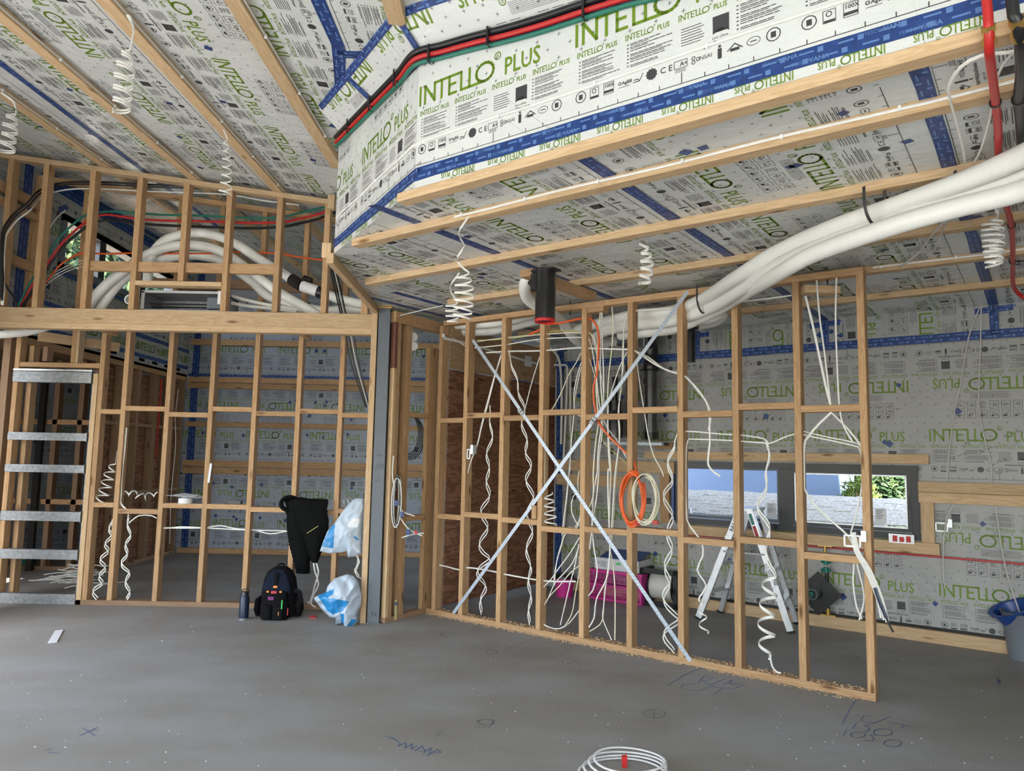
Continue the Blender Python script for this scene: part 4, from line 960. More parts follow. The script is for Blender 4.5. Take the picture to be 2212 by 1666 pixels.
# ------------------------------------------------------------------ services: helpers that take sight points to their true depth
def Q(ox, oy, k, pts): return [(ox+x/k, oy+y/k) for x, y in pts]
def onT(pts, t): 
    if not isinstance(t, (list, tuple)): t = [t]*len(pts)
    return [ont(x, y, tt) for (x, y), tt in zip(pts, t)]
def onY(pts, y_):
    if not isinstance(y_, (list, tuple)): y_ = [y_]*len(pts)
    return [ony(x, y, yy) for (x, y), yy in zip(pts, y_)]
def wire(name, label, cat, pts, r, mat, group=None, flat=None, ref=None, n=8, step=.03):
    return tag(cable(name, pts, r, mat, None, flat, step, n, ref), label, cat, group)
def coil(name, label, axis, radii, turns, view, w_=.0055, th=.0022, mat='cable', strands=1, sep=.012, head=None, group=None, ph0=0.0, parent_it=False, n=8):
    """flat cable left hanging in a spring: axis = list of 3D points, radii per point"""
    ax = catmull(axis, .01); K = len(ax); mb = MB(); 
    L = [0]
    for i in range(1, K): L.append(L[-1]+(ax[i]-ax[i-1]).length)
    for sgn in range(strands):
        P = []; Nn = int(turns*22)+8
        for i in range(Nn):
            u = i/(Nn-1); d = u*L[-1]; j = min(K-2, max(0, next((q for q in range(K-1) if L[q+1] >= d), K-2)))
            f_ = 0 if L[j+1] == L[j] else (d-L[j])/(L[j+1]-L[j]); c = ax[j].lerp(ax[j+1], f_); t_ = (ax[min(j+1, K-1)]-ax[max(j-1, 0)]).normalized()
            rr = np.interp(u, np.linspace(0, 1, len(radii)), radii)
            a = ph0+2*PI*turns*u+sgn*.5; v = Vector(view); s_ = t_.cross(v).normalized(); v2 = s_.cross(t_).normalized()
            P.append(c+(s_*math.cos(a)+v2*math.sin(a))*rr+t_*(sgn*sep))
        hd = [Vector(h)+t_*0+Vector((sgn*.006, 0, 0)) for h in (head or [])]
        pts = (catmull(hd+[P[0]], .03)[:-1] if hd else [])+P
        sweep(mb, pts, w_, th, n=n, ref=lambda i: Vector((0, 0, 1)).cross(Vector((1, 0, 0))) if False else (pts[min(i+1, len(pts)-1)]-pts[max(i-1, 0)]).cross(Vector((0, 0, 1))) if abs((pts[min(i+1, len(pts)-1)]-pts[max(i-1, 0)]).normalized().z) < .97 else X)
    return tag(mb.build(name, mat, None, True), label, 'cable', group)

# three big cables along the head of the bulkhead
def along_head(dz, off, ustart=-.02, uend=6.2):
    P = []; u1 = (P2-P1).normalized(); L1 = (P2-P1).length; n1 = u1.cross(Z)
    for u_ in np.arange(ustart, L1-.16, .09): p = P1+u1*u_+n1*off; P.append(Vector((p.x, p.y, SL(p.x, p.y)+dz)))
    pc = P2+(n1-E2).normalized()*(off+.01); P.append(Vector((pc.x, pc.y, SL(pc.x, pc.y)+dz)))
    u_ = .16
    while u_ < uend-.1:
        p = P2+E1*u_-E2*off; sag = .006*math.sin(u_*7); P.append(Vector((p.x, p.y, SL(p.x, p.y)+dz+sag))); u_ += .2
    return P
hb = wire('service_cable', 'thick black cable bent round the head of the bulkhead above the red and green ones', 'cable', along_head(-.145, .020), .0155, 'blackcable', n=12)
wire('service_pipe', 'red pipe bent round the head of the bulkhead between black and green ones', 'pipe', along_head(-.178, .016), .0125, 'redpipe', n=12)
wire('service_cable', 'green cable bent round the head of the bulkhead below the red pipe', 'cable', along_head(-.207, .013), .0105, 'greenpipe', n=12)
def tie_at(p, n, h):
    mb = MB(); p = Vector(p); n = Vector(n).normalized(); u = n.cross(Z).normalized(); 
    for zz in (0, -.033, -.062):
        mb.cyl(p+Z*(zz)-u*.004, p+Z*(zz)+u*.004, .020 if zz == 0 else .017, n=14, caps=False)
    mb.box(p+n*.018-u*.005-Z*.075, u*.010, Z*.09, n*.006)
    return mb
u1 = (P2-P1).normalized(); n1 = u1.cross(Z)
for u_ in (.30, .72, 1.12):
    p = P1+u1*u_+n1*.020; tie_at(Vector((p.x, p.y, SL(p.x, p.y)-.145)), n1, 0).build('cable_tie', 'blackplastic', hb)
for u_ in (.10, .47, .98, 1.5, 2.1):
    p = P2+E1*u_-E2*.020; tie_at(Vector((p.x, p.y, SL(p.x, p.y)-.145)), -E2, 0).build('cable_tie', 'blackplastic', hb)
# thin white cable clipped low on the bulkhead
def clip(parent, p, ax, n, s=.009, mat='white'):
    mb = MB(); p = Vector(p); mb.box(p-ax*s*.5-Z*s+n*.0005, ax*s, Z*s*2, n*.011); mb.build('cable_clip', mat, parent)
wc = wire('clipped_cable', 'thin white cable clipped across the printed face of the bulkhead', 'cable',
     [Vector((*(P1+u1*q+n1*.006)[:2], 2.975+.004*math.sin(q*9))) for q in np.arange(.03, 1.34, .1)]+[Vector((*(P2+E1*q-E2*.006)[:2], 2.970+.003*math.sin(q*5))) for q in np.arange(.06, 5, .2)], .0048, 'cable', flat=.003)
for q in (.35, .8, 1.2): clip(wc, P1+u1*q+n1*.002+Z*2.975, u1, n1)
for q in (.52, 1.02, 1.5, 2.0, 2.5): clip(wc, P2+E1*q-E2*.002+Z*2.970, E1, -E2)
# cables clipped on ceiling battens
def batten_cable(t, s0, s1, label, zc=2.728, step=.42):
    o = wire('clipped_cable', label, 'cable', [ST(s, t, zc+.003*math.sin(s*6)) for s in np.arange(s0, s1, .15)], .0065, 'cable', flat=.004, ref=-E2)
    s = s0+.05
    while s < s1: clip(o, ST(s, t+.004, zc), E1, -E2, .010); s += step
    return o
batten_cable(2.845, -2.52, 3.4, 'white cable clipped along the face of the second ceiling batten of the low ceiling')
batten_cable(5.15, -.86, 3.4, 'white cable clipped along the fifth ceiling batten, to the right of the long stud frame')
def rake_cable(x, y0, y1, label):
    o = wire('clipped_cable', label, 'cable', [Vector((x, y, SL(x, y)-.030)) for y in np.arange(y0, y1, .3)], .0055, 'cablegrey')
    y = y0+.2
    while y < y1: 
        mb = MB(); mb.box((x-.008, y, SL(x, y)-.040), (.014, 0, 0), (0, .012, 0), (0, 0, .02)); mb.build('cable_clip', 'white', o); y += .62
rake_cable(-1.365, 1.6, 5.0, 'pale cable clipped along the right side of the rightmost batten on the raking ceiling')
rake_cable(-2.105, 1.6, 7.0, 'pale cable clipped beside the second batten from the right on the raking ceiling')
rake_cable(-2.875, 1.6, 8.0, 'pale cable clipped beside the third batten from the right on the raking ceiling')
rake_cable(-3.685, 1.6, 8.0, 'pale cable clipped beside the fourth batten from the right on the raking ceiling')

# coiled tails hanging from the ceiling
def hang(px, label, anchor, turns, rpx, strands=1, mat='cable', head=(), w_=.0058, ph0=0.0, sep=.012):
    """px: axis of the coil in the picture at the distance of its anchor point"""
    A_ = Vector(anchor); dist = (A_-CAM).dot(FW)
    def at(x, y): 
        d = _ray(x, y); return CAM+d*(dist/d.dot(FW))
    ax = [at(x, y) for x, y in px]; r = [q/FPX*dist for q in rpx]
    hd = [A_]+[at(x, y) for x, y in head]
    v = (ax[0]-CAM).normalized()
    return coil('hanging_cable', label, ax, r, turns, v, w_=w_, mat=mat, strands=strands, head=hd, ph0=ph0, sep=sep)
hang([(275, 100), (268, 170), (262, 240)], 'pair of cream cable tails hanging in coils from the second batten at the upper left', onsl(274, 32, -.05), 5.5, [6, 20, 19, 16], 2, 'cable', [(287, 60)], sep=.02)
hang([(26, 240), (22, 280), (14, 328)], 'pair of cream cable tails hanging in coils at the left edge of the view', onsl(2, 200, -.05), 4.5, [8, 15, 14, 16], 2, 'cable', [(30, 222)], sep=.02)
hang([(487, 300), (490, 360), (486, 422)], 'single thin cable tail hanging in coils in front of the bulkhead frame', onsl(483, 280, -.05), 7, [4, 9, 10, 14], 1, 'cable')
hang([(1000, 590), (1003, 640), (998, 690)], 'long cable tail hanging in wide coils from the second batten of the low ceiling', onz(1012, 468, 2.71), 6, [14, 21, 21, 20], 1, 'cable', [(990, 505), (1004, 530), (988, 555), (996, 575)])
hang([(976, 655), (977, 680), (979, 698)], 'short tight coil of cable tail hanging beside the wide coils', onz(992, 590, 2.6), 4, [13, 15, 12], 1, 'cable', [(972, 620), (980, 640)])
hang([(1393, 535), (1398, 575), (1392, 612)], 'pair of cable tails hanging in coils right of the black drop pipe', onz(1380, 527, 2.70), 4.5, [8, 14, 15, 12], 2, 'cable', [], sep=.012)
hang([(2140, 478), (2142, 525), (2148, 575)], 'tight spring of cable hanging at the right below the white hoses', onz(2120, 432, 2.69), 8.5, [16, 18, 17, 16], 1, 'cable', [(2150, 450)])
hang([(2152, 470), (2154, 520), (2152, 570)], 'second tight spring of cable hanging at the right edge below the white hoses', onz(2135, 430, 2.69), 6.5, [12, 14, 14, 12], 1, 'cable', [(2158, 450)], ph0=1.5)

# white ventilation hoses
def hosething(label, pts, r=.045, mat='duct', group=None): return tag(hose('ventilation_hose', pts, r, mat), label, 'hose', group)
def hz(L): return [onz(x, y, z) for x, y, z in L]
hA = [onz(2290, 290, 2.60), onz(2212, 335, 2.60), onz(2080, 393, 2.60), onz(1950, 440, 2.60), onz(1800, 492, 2.60), onz(1680, 545, 2.60), ont(1590, 600, 4.35), ont(1515, 648, 4.93), ont(1450, 672, 5.12), ont(1370, 680, 5.2), ont(1300, 697, 5.3), ont(1232, 715, 5.45)]
hosething('uppermost white ribbed hose crossing below the low ceiling into the stud frame', hA)
hB = [onz(2300, 345, 2.545), onz(2212, 385, 2.55), onz(2080, 428, 2.55), onz(1950, 470, 2.54), onz(1800, 522, 2.53), onz(1690, 570, 2.52), ont(1605, 622, 4.45), ont(1530, 667, 4.95), ont(1450, 694, 5.15), ont(1380, 702, 5.22), ont(1310, 715, 5.34), ont(1285, 735, 5.6), ont(1310, 742, 5.8)]
hosething('second white ribbed hose running under the uppermost one into the stud frame', hB)
hC = [onz(2310, 372, 2.47), onz(2200, 415, 2.47), onz(2070, 448, 2.47), onz(1930, 488, 2.45), onz(1760, 548, 2.45), onz(1680, 592, 2.45), ont(1600, 640, 4.7), ont(1545, 672, 5.05), ont(1465, 708, 5.25), ont(1400, 718, 5.3), ont(1340, 725, 5.4)]
hosething('lowest white ribbed hose of the bundle crossing below the low ceiling', hC, .042)
hosething('short white hose behind the stud frame ending at the slim black pipe', [ont(1440, 690, 5.3), ont(1520, 690, 5.35), ont(1560, 680, 5.45), ont(1545, 695, 5.6), ont(1500, 705, 5.75)], .04)
for px, t_, lab in (((1890, 452), None, 'metal strap slung under the white hoses close to the right'), ((1520, 655), 4.93, 'metal strap slung round the white hoses where they enter the stud frame'), ((2090, 420), None, 'metal strap slung under the white hoses near the right edge')):
    c = onz(px[0], px[1], 2.60) if t_ is None else ont(px[0], px[1], t_)
    nxt = onz(px[0]-40, px[1]+16, 2.60) if t_ is None else ont(px[0]-40, px[1]+26, t_+.1)
    d = (nxt-c).normalized(); s_ = d.cross(Z).normalized(); P = []
    for k in range(22):
        a = -PI*.05+PI*1.1*k/21; P.append(c+s_*math.cos(a)*.062-Z*(math.sin(a)*.125)+Z*.05)
    P = [Vector((P[0].x, P[0].y, 2.70))]+P+[Vector((P[-1].x, P[-1].y, 2.70))]
    tag(cable('hose_strap', P, .010, 'galvdull', None, .0012, .03, 6, lambda i: d.cross(Z) if False else None) if False else cable('hose_strap', P, .0012, 'darkmetal', None, .010, .03, 6, d), lab, 'strap')
hosething('white ribbed hose running level behind the top left of the stud frame, upper one', [Vector((-.95, 6.75, 2.555)), ont(905, 693, 5.35), ont(960, 700, 5.25), ont(1010, 702, 5.1), ont(1090, 694, 5.18), ont(1150, 680, 5.35), ont(1190, 665, 5.5), ont(1215, 665, 5.6)])
hosething('white ribbed hose running level behind the top left of the stud frame, lower one', [Vector((-.95, 6.78, 2.47)), ont(905, 712, 5.4), ont(960, 715, 5.35), ont(1020, 716, 5.25), ont(1080, 712, 5.3), ont(1140, 697, 5.45), ont(1180, 690, 5.6)])
hosething('curved white hose dropping behind the stud frame beside the black drop pipe', [ont(1160, 595, 4.3), ont(1135, 610, 4.25), ont(1140, 645, 4.45), ont(1180, 672, 4.75), ont(1210, 690, 5.15), ont(1240, 730, 5.5), ont(1275, 755, 5.9)])
hosething('short white hose stub plugged into the extract box behind the stud frame', [ont(1215, 705, 5.55), ont(1250, 712, 5.7), ont(1300, 735, 5.9), ont(1330, 738, 6.0)])
cl = thing('hose_clamp', 'grey metal band round the left end of the level white hoses', 'clamp', ont(887, 703, 5.38))
c = ont(893, 703, 5.37); mb = MB(); d = (ont(905, 693, 5.35)-Vector((-.95, 6.75, 2.555))).normalized()
sweep(mb, [c+(Z*math.cos(a)*.095+d.cross(Z)*math.sin(a)*.055) for a in np.linspace(0, 2*PI, 30)], .0015, .010, n=6, ref=d, caps=False); mb.build('band', 'galvdull', cl)

# hoses arching inside the left bulkhead
yb = 6.56
def lh(label, px, yy=yb, r=.045): return tag(hose('ventilation_hose', onY(px, yy), r, 'duct'), label, 'hose')
lh('white hose forming the high arch inside the left bulkhead', [(318, 620), (325, 560), (360, 518), (430, 503), (500, 522), (560, 560), (610, 590), (630, 605)], 6.62)
lh('white hose forming the middle arch inside the left bulkhead', [(170, 690), (215, 630), (262, 590), (310, 555), (360, 535), (420, 530), (480, 545), (540, 585), (600, 630), (660, 665), (700, 690)], [6.60]*7+[6.56]*4)
lh('white hose forming the low arch inside the left bulkhead, just under the middle one', [(200, 690), (250, 620), (300, 580), (350, 560), (420, 552), (480, 565), (540, 605), (580, 640), (640, 660), (700, 672), (760, 668), (808, 672)], [6.70]*8+[6.62]*4)
lh('white hose leaving the black coupler inside the left bulkhead toward the steel post', [(690, 628), (730, 645), (770, 655), (810, 662)], 6.55)
lh('white hose showing under the left end of the deep beam above the pocket door frame', [(-40, 725), (0, 722), (60, 716), (115, 700), (160, 680)], 6.60, .042)
cp = thing('hose_coupler', 'black and white coupler joining hoses inside the left bulkhead', 'coupler', ony(640, 615, 6.55))
mb = MB(); a_, b_ = ony(630, 603, 6.6), ony(652, 618, 6.56); mb.cyl(a_, b_, .056, n=20); mb.build('black_collar', 'blackplastic', cp, True)
mb = MB(); mb.cyl(b_, ony(688, 630, 6.55), .052, n=20); mb.build('white_sleeve', 'white', cp, True)
mb = MB(); mb.cyl(ony(686, 630, 6.55), ony(698, 634, 6.55), .056, n=20); mb.build('black_collar', 'blackplastic', cp, True)
mb = MB(); mb.cyl(ony(655, 603, 6.66), ony(672, 609, 6.66), .040, n=16); mb.build('black_collar', 'blackplastic', cp, True)
# open white pipe end seen head on
op = thing('pipe_end', 'open white pipe end pointing at the viewer beside the ducted air unit', 'pipe', Vector((-3.475, 6.42, 2.785)))
mb = MB(); mb.lathe((-3.475, 6.78, 2.785), [(.044, 0), (.044, .40), (.034, .40), (.034, .05)], axis=-Y); mb.build('sleeve', 'white', op, True)
mb = MB(); mb.cyl((-3.475, 6.46, 2.785), (-3.475, 6.45, 2.785), .034); mb.build('plug', 'blackplastic', op)

# ducted air unit in the bulkhead
ac = thing('air_unit', 'ducted air conditioning unit with a dark rectangular mouth sitting on the deep beam', 'air unit', Vector((-2.97, 6.6, 2.69)))
mb = MB(); x0, x1, z0, z1 = -3.36, -2.63, 2.685, 2.865; y0 = 6.40
for b_ in (((x0, y0, z0), (x1-x0, 0, 0), (0, .36, 0), (0, 0, .012)), ((x0, y0, z1-.012), (x1-x0, 0, 0), (0, .36, 0), (0, 0, .012)), ((x0, y0, z0), (.012, 0, 0), (0, .36, 0), (0, 0, z1-z0)), ((x1-.012, y0, z0), (.012, 0, 0), (0, .36, 0), (0, 0, z1-z0)), ((x0, y0+.34, z0), (x1-x0, 0, 0), (0, .012, 0), (0, 0, z1-z0))): mb.box(*b_)
mb.build('casing', 'galvdull', ac)
mb = MB(); 
for k in range(4): mb.box((x0+.02, y0+.20-.04*k, z0+.02+.022*k), (x1-x0-.2, 0, 0), (0, .03, 0), (0, 0, .006))
mb.build('fin_block', 'dark', ac)
mb = MB(); mb.box((x0-.012, y0-.012, z0-.008), (x1-x0+.024, 0, 0), (0, .014, 0), (0, 0, .024)); mb.box((x0-.012, y0-.012, z1-.012), (x1-x0+.024, 0, 0), (0, .014, 0), (0, 0, .022)); mb.box((x0-.012, y0-.012, z0), (.03, 0, 0), (0, .014, 0), (0, 0, z1-z0)); mb.build('mouth_flange', 'alu', ac)
mb = MB(); mb.box((x1-.14, y0-.02, z0+.03), (.13, 0, 0), (0, .05, 0), (0, 0, .10)); mb.build('control_box', 'steelgrey', ac)
mb = MB(); mb.box((x1-.04, y0-.035, z0+.07), (.045, 0, 0), (0, .02, 0), (0, 0, .12)); mb.build('remote_holder', 'white', ac)
for k, px in enumerate(([(503, 640), (530, 648), (560, 655), (600, 662), (660, 672)], [(500, 655), (540, 662), (600, 668), (640, 674)])):
    wire('insulated_pipe', ['white lagged refrigerant pipe with black joints, upper of two beside the air unit', 'white lagged refrigerant pipe, lower of two beside the air unit'][k], 'pipe', onY(px, 6.58), .016, 'cable', n=12)

# cable runs inside the left bulkhead
def lw(label, px, yy, r, mat): return wire('service_cable', label, 'cable', onY(px, yy), r, mat)
L_ = Q(0, 440, 6.506, [(240, 1460), (420, 1120), (660, 740), (880, 430), (1160, 190), (1350, 130), (1600, 110), (1860, 130), (2212, 155)])+[(430, 466), (540, 471), (600, 470), (640, 462), (690, 450), (730, 440)]
lw('green cable sagging through the left bulkhead from the beam to the low ceiling', L_, 6.50, .010, 'greenpipe')
L_ = Q(0, 440, 6.506, [(250, 1470), (440, 1170), (640, 880), (900, 530), (1190, 270), (1350, 190), (1500, 155), (1860, 205), (2212, 235)])+[(430, 478), (540, 482), (610, 480), (650, 472), (690, 462), (730, 448)]
lw('red pipe sagging through the left bulkhead from the beam to the low ceiling', L_, 6.52, .011, 'redpipe')
L_ = Q(0, 440, 6.506, [(300, 1475), (450, 1240), (640, 950), (850, 640), (1180, 350), (1350, 260), (1600, 230), (1860, 270), (2212, 300)])+[(430, 490), (540, 493), (610, 490), (650, 482), (690, 472), (732, 456)]
lw('thick black cable sagging through the left bulkhead below the red pipe', L_, 6.54, .013, 'blackcable')
L_ = Q(0, 440, 6.506, [(300, 1440), (640, 1110), (830, 880), (1000, 760), (1160, 700), (1500, 705), (1860, 695), (2100, 700)])+[(440, 548), (520, 545), (600, 548), (650, 556), (700, 562), (735, 560)]
lw('orange cable sagging lowest through the left bulkhead', L_, 6.66, .009, 'orange')
L_ = Q(0, 440, 6.506, [(0, 1330), (20, 1060), (10, 800), (25, 500), (60, 330), (200, 140), (380, 0)])+[(85, 412), (130, 396), (200, 393), (330, 399), (480, 405), (560, 418), (640, 428)]
lw('black cable climbing the corner at the left and following the top of the bulkhead frame', L_, [5.9, 5.9, 5.9, 5.9, 5.95, 6.05, 6.2]+[6.45]*7, .010, 'blackcable')
L_ = [(x+4, y+5) for x, y in L_]; lw('second black cable following the first along the top of the bulkhead frame', L_, [5.92, 5.92, 5.92, 5.92, 5.97, 6.07, 6.2]+[6.48]*7, .008, 'blackcable')
L_ = [(x+2, y+10) for x, y in L_]; lw('pale cable under the two black ones along the top of the bulkhead frame', L_, [5.94, 5.94, 5.94, 5.94, 5.99, 6.09, 6.2]+[6.5]*7, .007, 'cable')
lw('black cable dropping from the left corner to the beam', Q(0, 440, 6.506, [(50, 1080), (100, 1180), (160, 1270), (215, 1340), (230, 1460)]), 6.2, .010, 'blackcable')
lw('thin white cable slanting down across the high window', Q(0, 440, 6.506, [(920, 90), (800, 200), (680, 370)]), 6.7, .004, 'cable')
for k in range(3): lw(['upper', 'middle', 'lower'][k]+' of three thin white cables fanning below the high window', Q(0, 440, 6.506, [(610, 1060+60*k), (800, 950+40*k), (1000, 850+40*k), (1160, 800+40*k)]), 6.68, .0035, 'cable')
lw('white cable hanging beside the black ones in the left corner', Q(0, 440, 6.506, [(20, 1420), (50, 1100), (60, 800), (40, 480)]), 5.95, .006, 'cable')
for k, (c_, dx) in enumerate((('blackcable', 0), ('blackcable', 6), ('cablegrey', 11), ('blackcable', 16))):
    nm_ = ['leftmost black cable', 'second black cable', 'pale cable among the black ones', 'rightmost black cable'][k]
    wire('drop_cable', nm_+' dropping through the right end of the deep beam', 'cable',
         [ony(709+dx*.7, 560, 6.55), ony(722+dx*.8, 620, 6.52), ony(735+dx*.7, 675, 6.50), ony(746+dx, 720, 6.55), ony(760+dx, 790, 6.62), ony(790+dx*.5, 880, 6.70)], .007 if c_ == 'blackcable' else .005, c_)

# black drop pipe with red rim
bp = thing('drop_pipe', 'big black pipe with a red rim hanging open below the low ceiling', 'pipe', ont(1175, 690, 4.03))
ct = onz(1179, 582, 2.64); cb = Vector((ct.x, ct.y, ont(1174, 697, ct.dot(E2)).z)); 
mb = MB(); mb.lathe(cb, [(.054, .01), (.065, .01), (.065, (ct-cb).z)], 32); mb.build('pipe', 'blackplastic', bp, True)
mb = MB(); mb.lathe(cb, [(.050, .012), (.066, .0), (.067, .014), (.066, .02), (.052, .02)], 32); mb.build('red_rim', 'red', bp, True)
mb = MB(); mb.cyl(ct-Z*.03-E1*.06-E2*.03, ct-Z*.14-E1*.06-E2*.03, .03, n=16); mb.cyl(ct-Z*.06-E1*.05, ct-Z*.10-E1*.10, .045, n=20); mb.build('side_inlet', 'blackplastic', bp, True)
mb = MB(); mb.box(ct-E1*.085-E2*.05-Z*.015, E1*.17, E2*.1, Z*.012); mb.build('bracket', 'blackplastic', bp)
bp2 = thing('drop_pipe', 'second slim black pipe hanging behind the stud frame near the printed wall', 'pipe', ont(1490, 780, 5.75))
ct = onz(1491, 690, 2.55); cb = Vector((ct.x, ct.y, ont(1491, 783, ct.dot(E2)).z)); mb = MB(); mb.cyl(cb, ct, .038, n=24); mb.build('pipe', 'blackplastic', bp2, True)
mb = MB(); mb.cyl(ct-Z*.06, ct-Z*.06+E1*.06, .03, n=16); mb.build('side_inlet', 'blackplastic', bp2, True)

# red and black service pipes hanging at the right, with brass fittings
def drop(label, px, z0, mat, r, fx):
    root = thing('gas_pipe', label, 'pipe', px[0])
    mb = MB(); sweep(mb, catmull(px, .03), r, n=14); mb.build('pipe', mat, root, True)
    a, b = fx; mb = MB(); d = (b-a).normalized(); mb.cyl(a, a.lerp(b, .3), r*1.5, n=6); mb.cyl(a.lerp(b, .3), a.lerp(b, .7), r*1.15, n=16); mb.cyl(a.lerp(b, .7), b, r*1.55, n=6); mb.build('brass_fitting', 'brass', root, True)
    return root
rp = [ST(-.10, 2.40, 3.5), ST(-.10, 2.40, 3.1), ont(2131, 0, 2.40), ont(2135, 50, 2.40), ont(2137, 85, 2.42), onz(2137, 112, 2.66), onz(2142, 150, 2.665), onz(2150, 215, 2.675), onz(2156, 280, 2.675), onz(2160, 400, 2.675), onz(2185, 487, 2.675), onz(2188, 565, 2.675), onz(2190, 620, 2.66), onz(2215, 645, 2.6), onz(2240, 650, 2.55)]
r_ = drop('red gas pipe with a brass fitting running under the battens at the right edge', rp, 0, 'redpipe', .0135, (ont(2135, 55, 2.40), ont(2137, 96, 2.44)))
for (x, y) in ((2150, 222), (2185, 487), (2188, 565)):
    p = onz(x, y, 2.678); mb = MB(); mb.cyl(p-E2*.006, p+E2*.006, .019, n=14); mb.build('cable_tie', 'blackplastic', r_)
bk = [ST(.02, 2.38, 3.5), ST(.02, 2.38, 3.1), ont(2186, 0, 2.38), ont(2197, 40, 2.38), ont(2204, 78, 2.42), onz(2204, 100, 2.66), onz(2206, 150, 2.665), onz(2200, 215, 2.675), onz(2204, 260, 2.675), onz(2212, 380, 2.675), onz(2230, 500, 2.675)]
r_ = drop('black gas pipe with a brass fitting beside the red one at the right edge', bk, 0, 'blackcable', .016, (ont(2199, 40, 2.38), ont(2204, 84, 2.44)))
p = onz(2202, 215, 2.678); mb = MB(); mb.cyl(p-E2*.006, p+E2*.006, .024, n=14); mb.build('cable_tie', 'blackplastic', r_)
wire('loose_cable', 'white flat cable looping under the first batten at the right edge', 'cable', [onz(x, y, 2.69) for x, y in ((2212, 104), (2180, 113), (2120, 120), (2075, 145), (2050, 185), (2052, 215))], .006, 'cable', flat=.003)
wire('loose_cable', 'white cable branching down behind the red gas pipe at the right', 'cable', [onz(x, y, 2.70) for x, y in ((2195, 110), (2170, 135), (2150, 180), (2140, 250), (2120, 320), (2105, 350))], .0045, 'cable')
wire('loose_cable', 'white cable crossing the tape to the left of the red gas pipe', 'cable', [onz(x, y, 2.70) for x, y in ((2052, 215), (2065, 260), (2080, 320), (2085, 350))], .0045, 'cable')
wire('loose_cable', 'pair of pale cables sweeping down from the hoses to the fifth batten', 'cable', [onz(x, y, 2.70) for x, y in ((2075, 440), (2040, 480), (2010, 510), (1985, 545), (1945, 577))], .007, 'cablegrey', flat=.004)
wire('loose_cable', 'pale cable beside the pair sweeping down from the hoses to the fifth batten', 'cable', [onz(x, y, 2.70) for x, y in ((2060, 450), (2035, 500), (2020, 535), (2000, 553))], .0045, 'cablegrey', flat=.003)
# cables seen on the far printed wall
def dw(label, px, r=.005, mat='cablegrey', t=None): return wire('wall_cable', label, 'cable', onT(px, t or TD-.012), r, mat)
dw('pale cable running down the printed wall to a bracket right of the window, left one', [(2125, 645), (2095, 720), (2075, 830), (2060, 900), (2048, 1000), (2045, 1040)])
dw('pale cable running down the printed wall right of the window, right one', [(2120, 650), (2118, 750), (2115, 880), (2130, 960), (2142, 1010), (2140, 1045)])
dw('pale cable dropping from the double rail past the metal bracket', [(2060, 1090), (2045, 1120), (2038, 1180), (2038, 1240), (2042, 1272)], t=TD-.06)
dw('pale cable dropping from the double rail into the grey bucket', [(2150, 1095), (2160, 1160), (2175, 1240), (2198, 1310), (2204, 1325)], t=TD-.06)
tag(cable('red_pipe', [ST(s, TD-.02, .69) for s in (-3.55, -2, -1, 0, 1, 2, SMAX-.1)], .009, 'redpipe'), 'red water pipe running along the printed wall below the ribbon window', 'pipe')

# ------------------------------------------------------------------ cables in the long stud frame
ZC = [0]
def cw(label, px, t=5.01, r=.0052, mat='cable', flat=.0032, name='frame_cable'):
    return wire(name, label, 'cable', onT(px, t), r, mat, flat=flat, ref=-E2, n=6, step=.04)
def pair(label, px, amp, waves, t=5.01, mat='cable', r=.0052, name='twisted_cable', ph=0):
    """two-strand twisted tail following a centre line"""
    C_ = catmull(onT(px, t), .02); K = len(C_); mb = MB(); D_ = (C_[K//2]-CAM).dot(FW)/FPX
    for s in (0, 1):
        P = []
        for i, c in enumerate(C_):
            u = i/(K-1); a = ph+2*PI*waves*u+s*(.55 if s else 0); am = amp*D_*min(1, .25+u*2)
            P.append(c+E1*math.cos(a)*am+E2*math.sin(a)*am*.8+Z*s*.018)
        sweep(mb, P, r, .0028, n=6, ref=lambda i: -E2)
    return tag(mb.build(name, mat, None, True), label, 'cable')
a = lambda pts: Q(1180, 660, 4.63, pts); b = lambda pts: Q(1180, 1000, 3.968, pts); c = lambda pts: Q(760, 620, 2.192, pts); d7 = lambda pts: Q(1100, 600, 4.096, pts); e3 = lambda pts: Q(1400, 680, 2.032, pts)
# horizontal cables through the bored studs
cw('white cable threaded level through the upper studs, lowest of the high ones', [(1050, 762), (1100, 759), (1166, 758), (1240, 752), (1256, 752), (1354, 755), (1366, 755), (1420, 790), (1462, 807), (1478, 812), (1510, 845), (1530, 880), (1533, 930), (1533, 960)], 5.0, .0065)
cw('second white cable leaving the studs beside the first and curling down to the window', [(1372, 758), (1400, 772), (1440, 800), (1475, 808), (1500, 835), (1528, 872), (1536, 900), (1530, 930)], 5.03, .0065)
cw('cream cable threaded level through the studs just under the hoses', [(1030, 738), (1090, 730), (1180, 722), (1256, 718), (1280, 725), (1290, 760), (1295, 800)], 5.0, .0055, 'cablecream')
cw('lime tinted cable threaded through the studs under the hoses', [(1030, 735), (1090, 733), (1166, 722), (1200, 715), (1256, 716)], 5.03, .004, 'lime')
cw('white cable threaded through the studs between the cream one and the lowest', [(1025, 752), (1090, 745), (1166, 733), (1256, 729), (1275, 735)], 5.0, .005)
cw('orange power cable running through the stud tops and down to its coil', a([(-170, 290), (-60, 240), (0, 190), (130, 178), (340, 132), (430, 128), (490, 180), (520, 260), (525, 400), (515, 560), (505, 690), (475, 800), (475, 950), (500, 1080), (530, 1180), (620, 1300), (740, 1420), (850, 1520)])+[(1372, 1005), (1378, 1030)], [4.99]*5+[5.0]*6+[5.0]*9, .0095, 'orange', .0095)
cw('yellow green earth wire crossing down to the orange coil', a([(540, 1290), (600, 1400), (700, 1490), (800, 1580), (860, 1640)])+[(1372, 1022)], 5.05, .003, 'lime', .003)
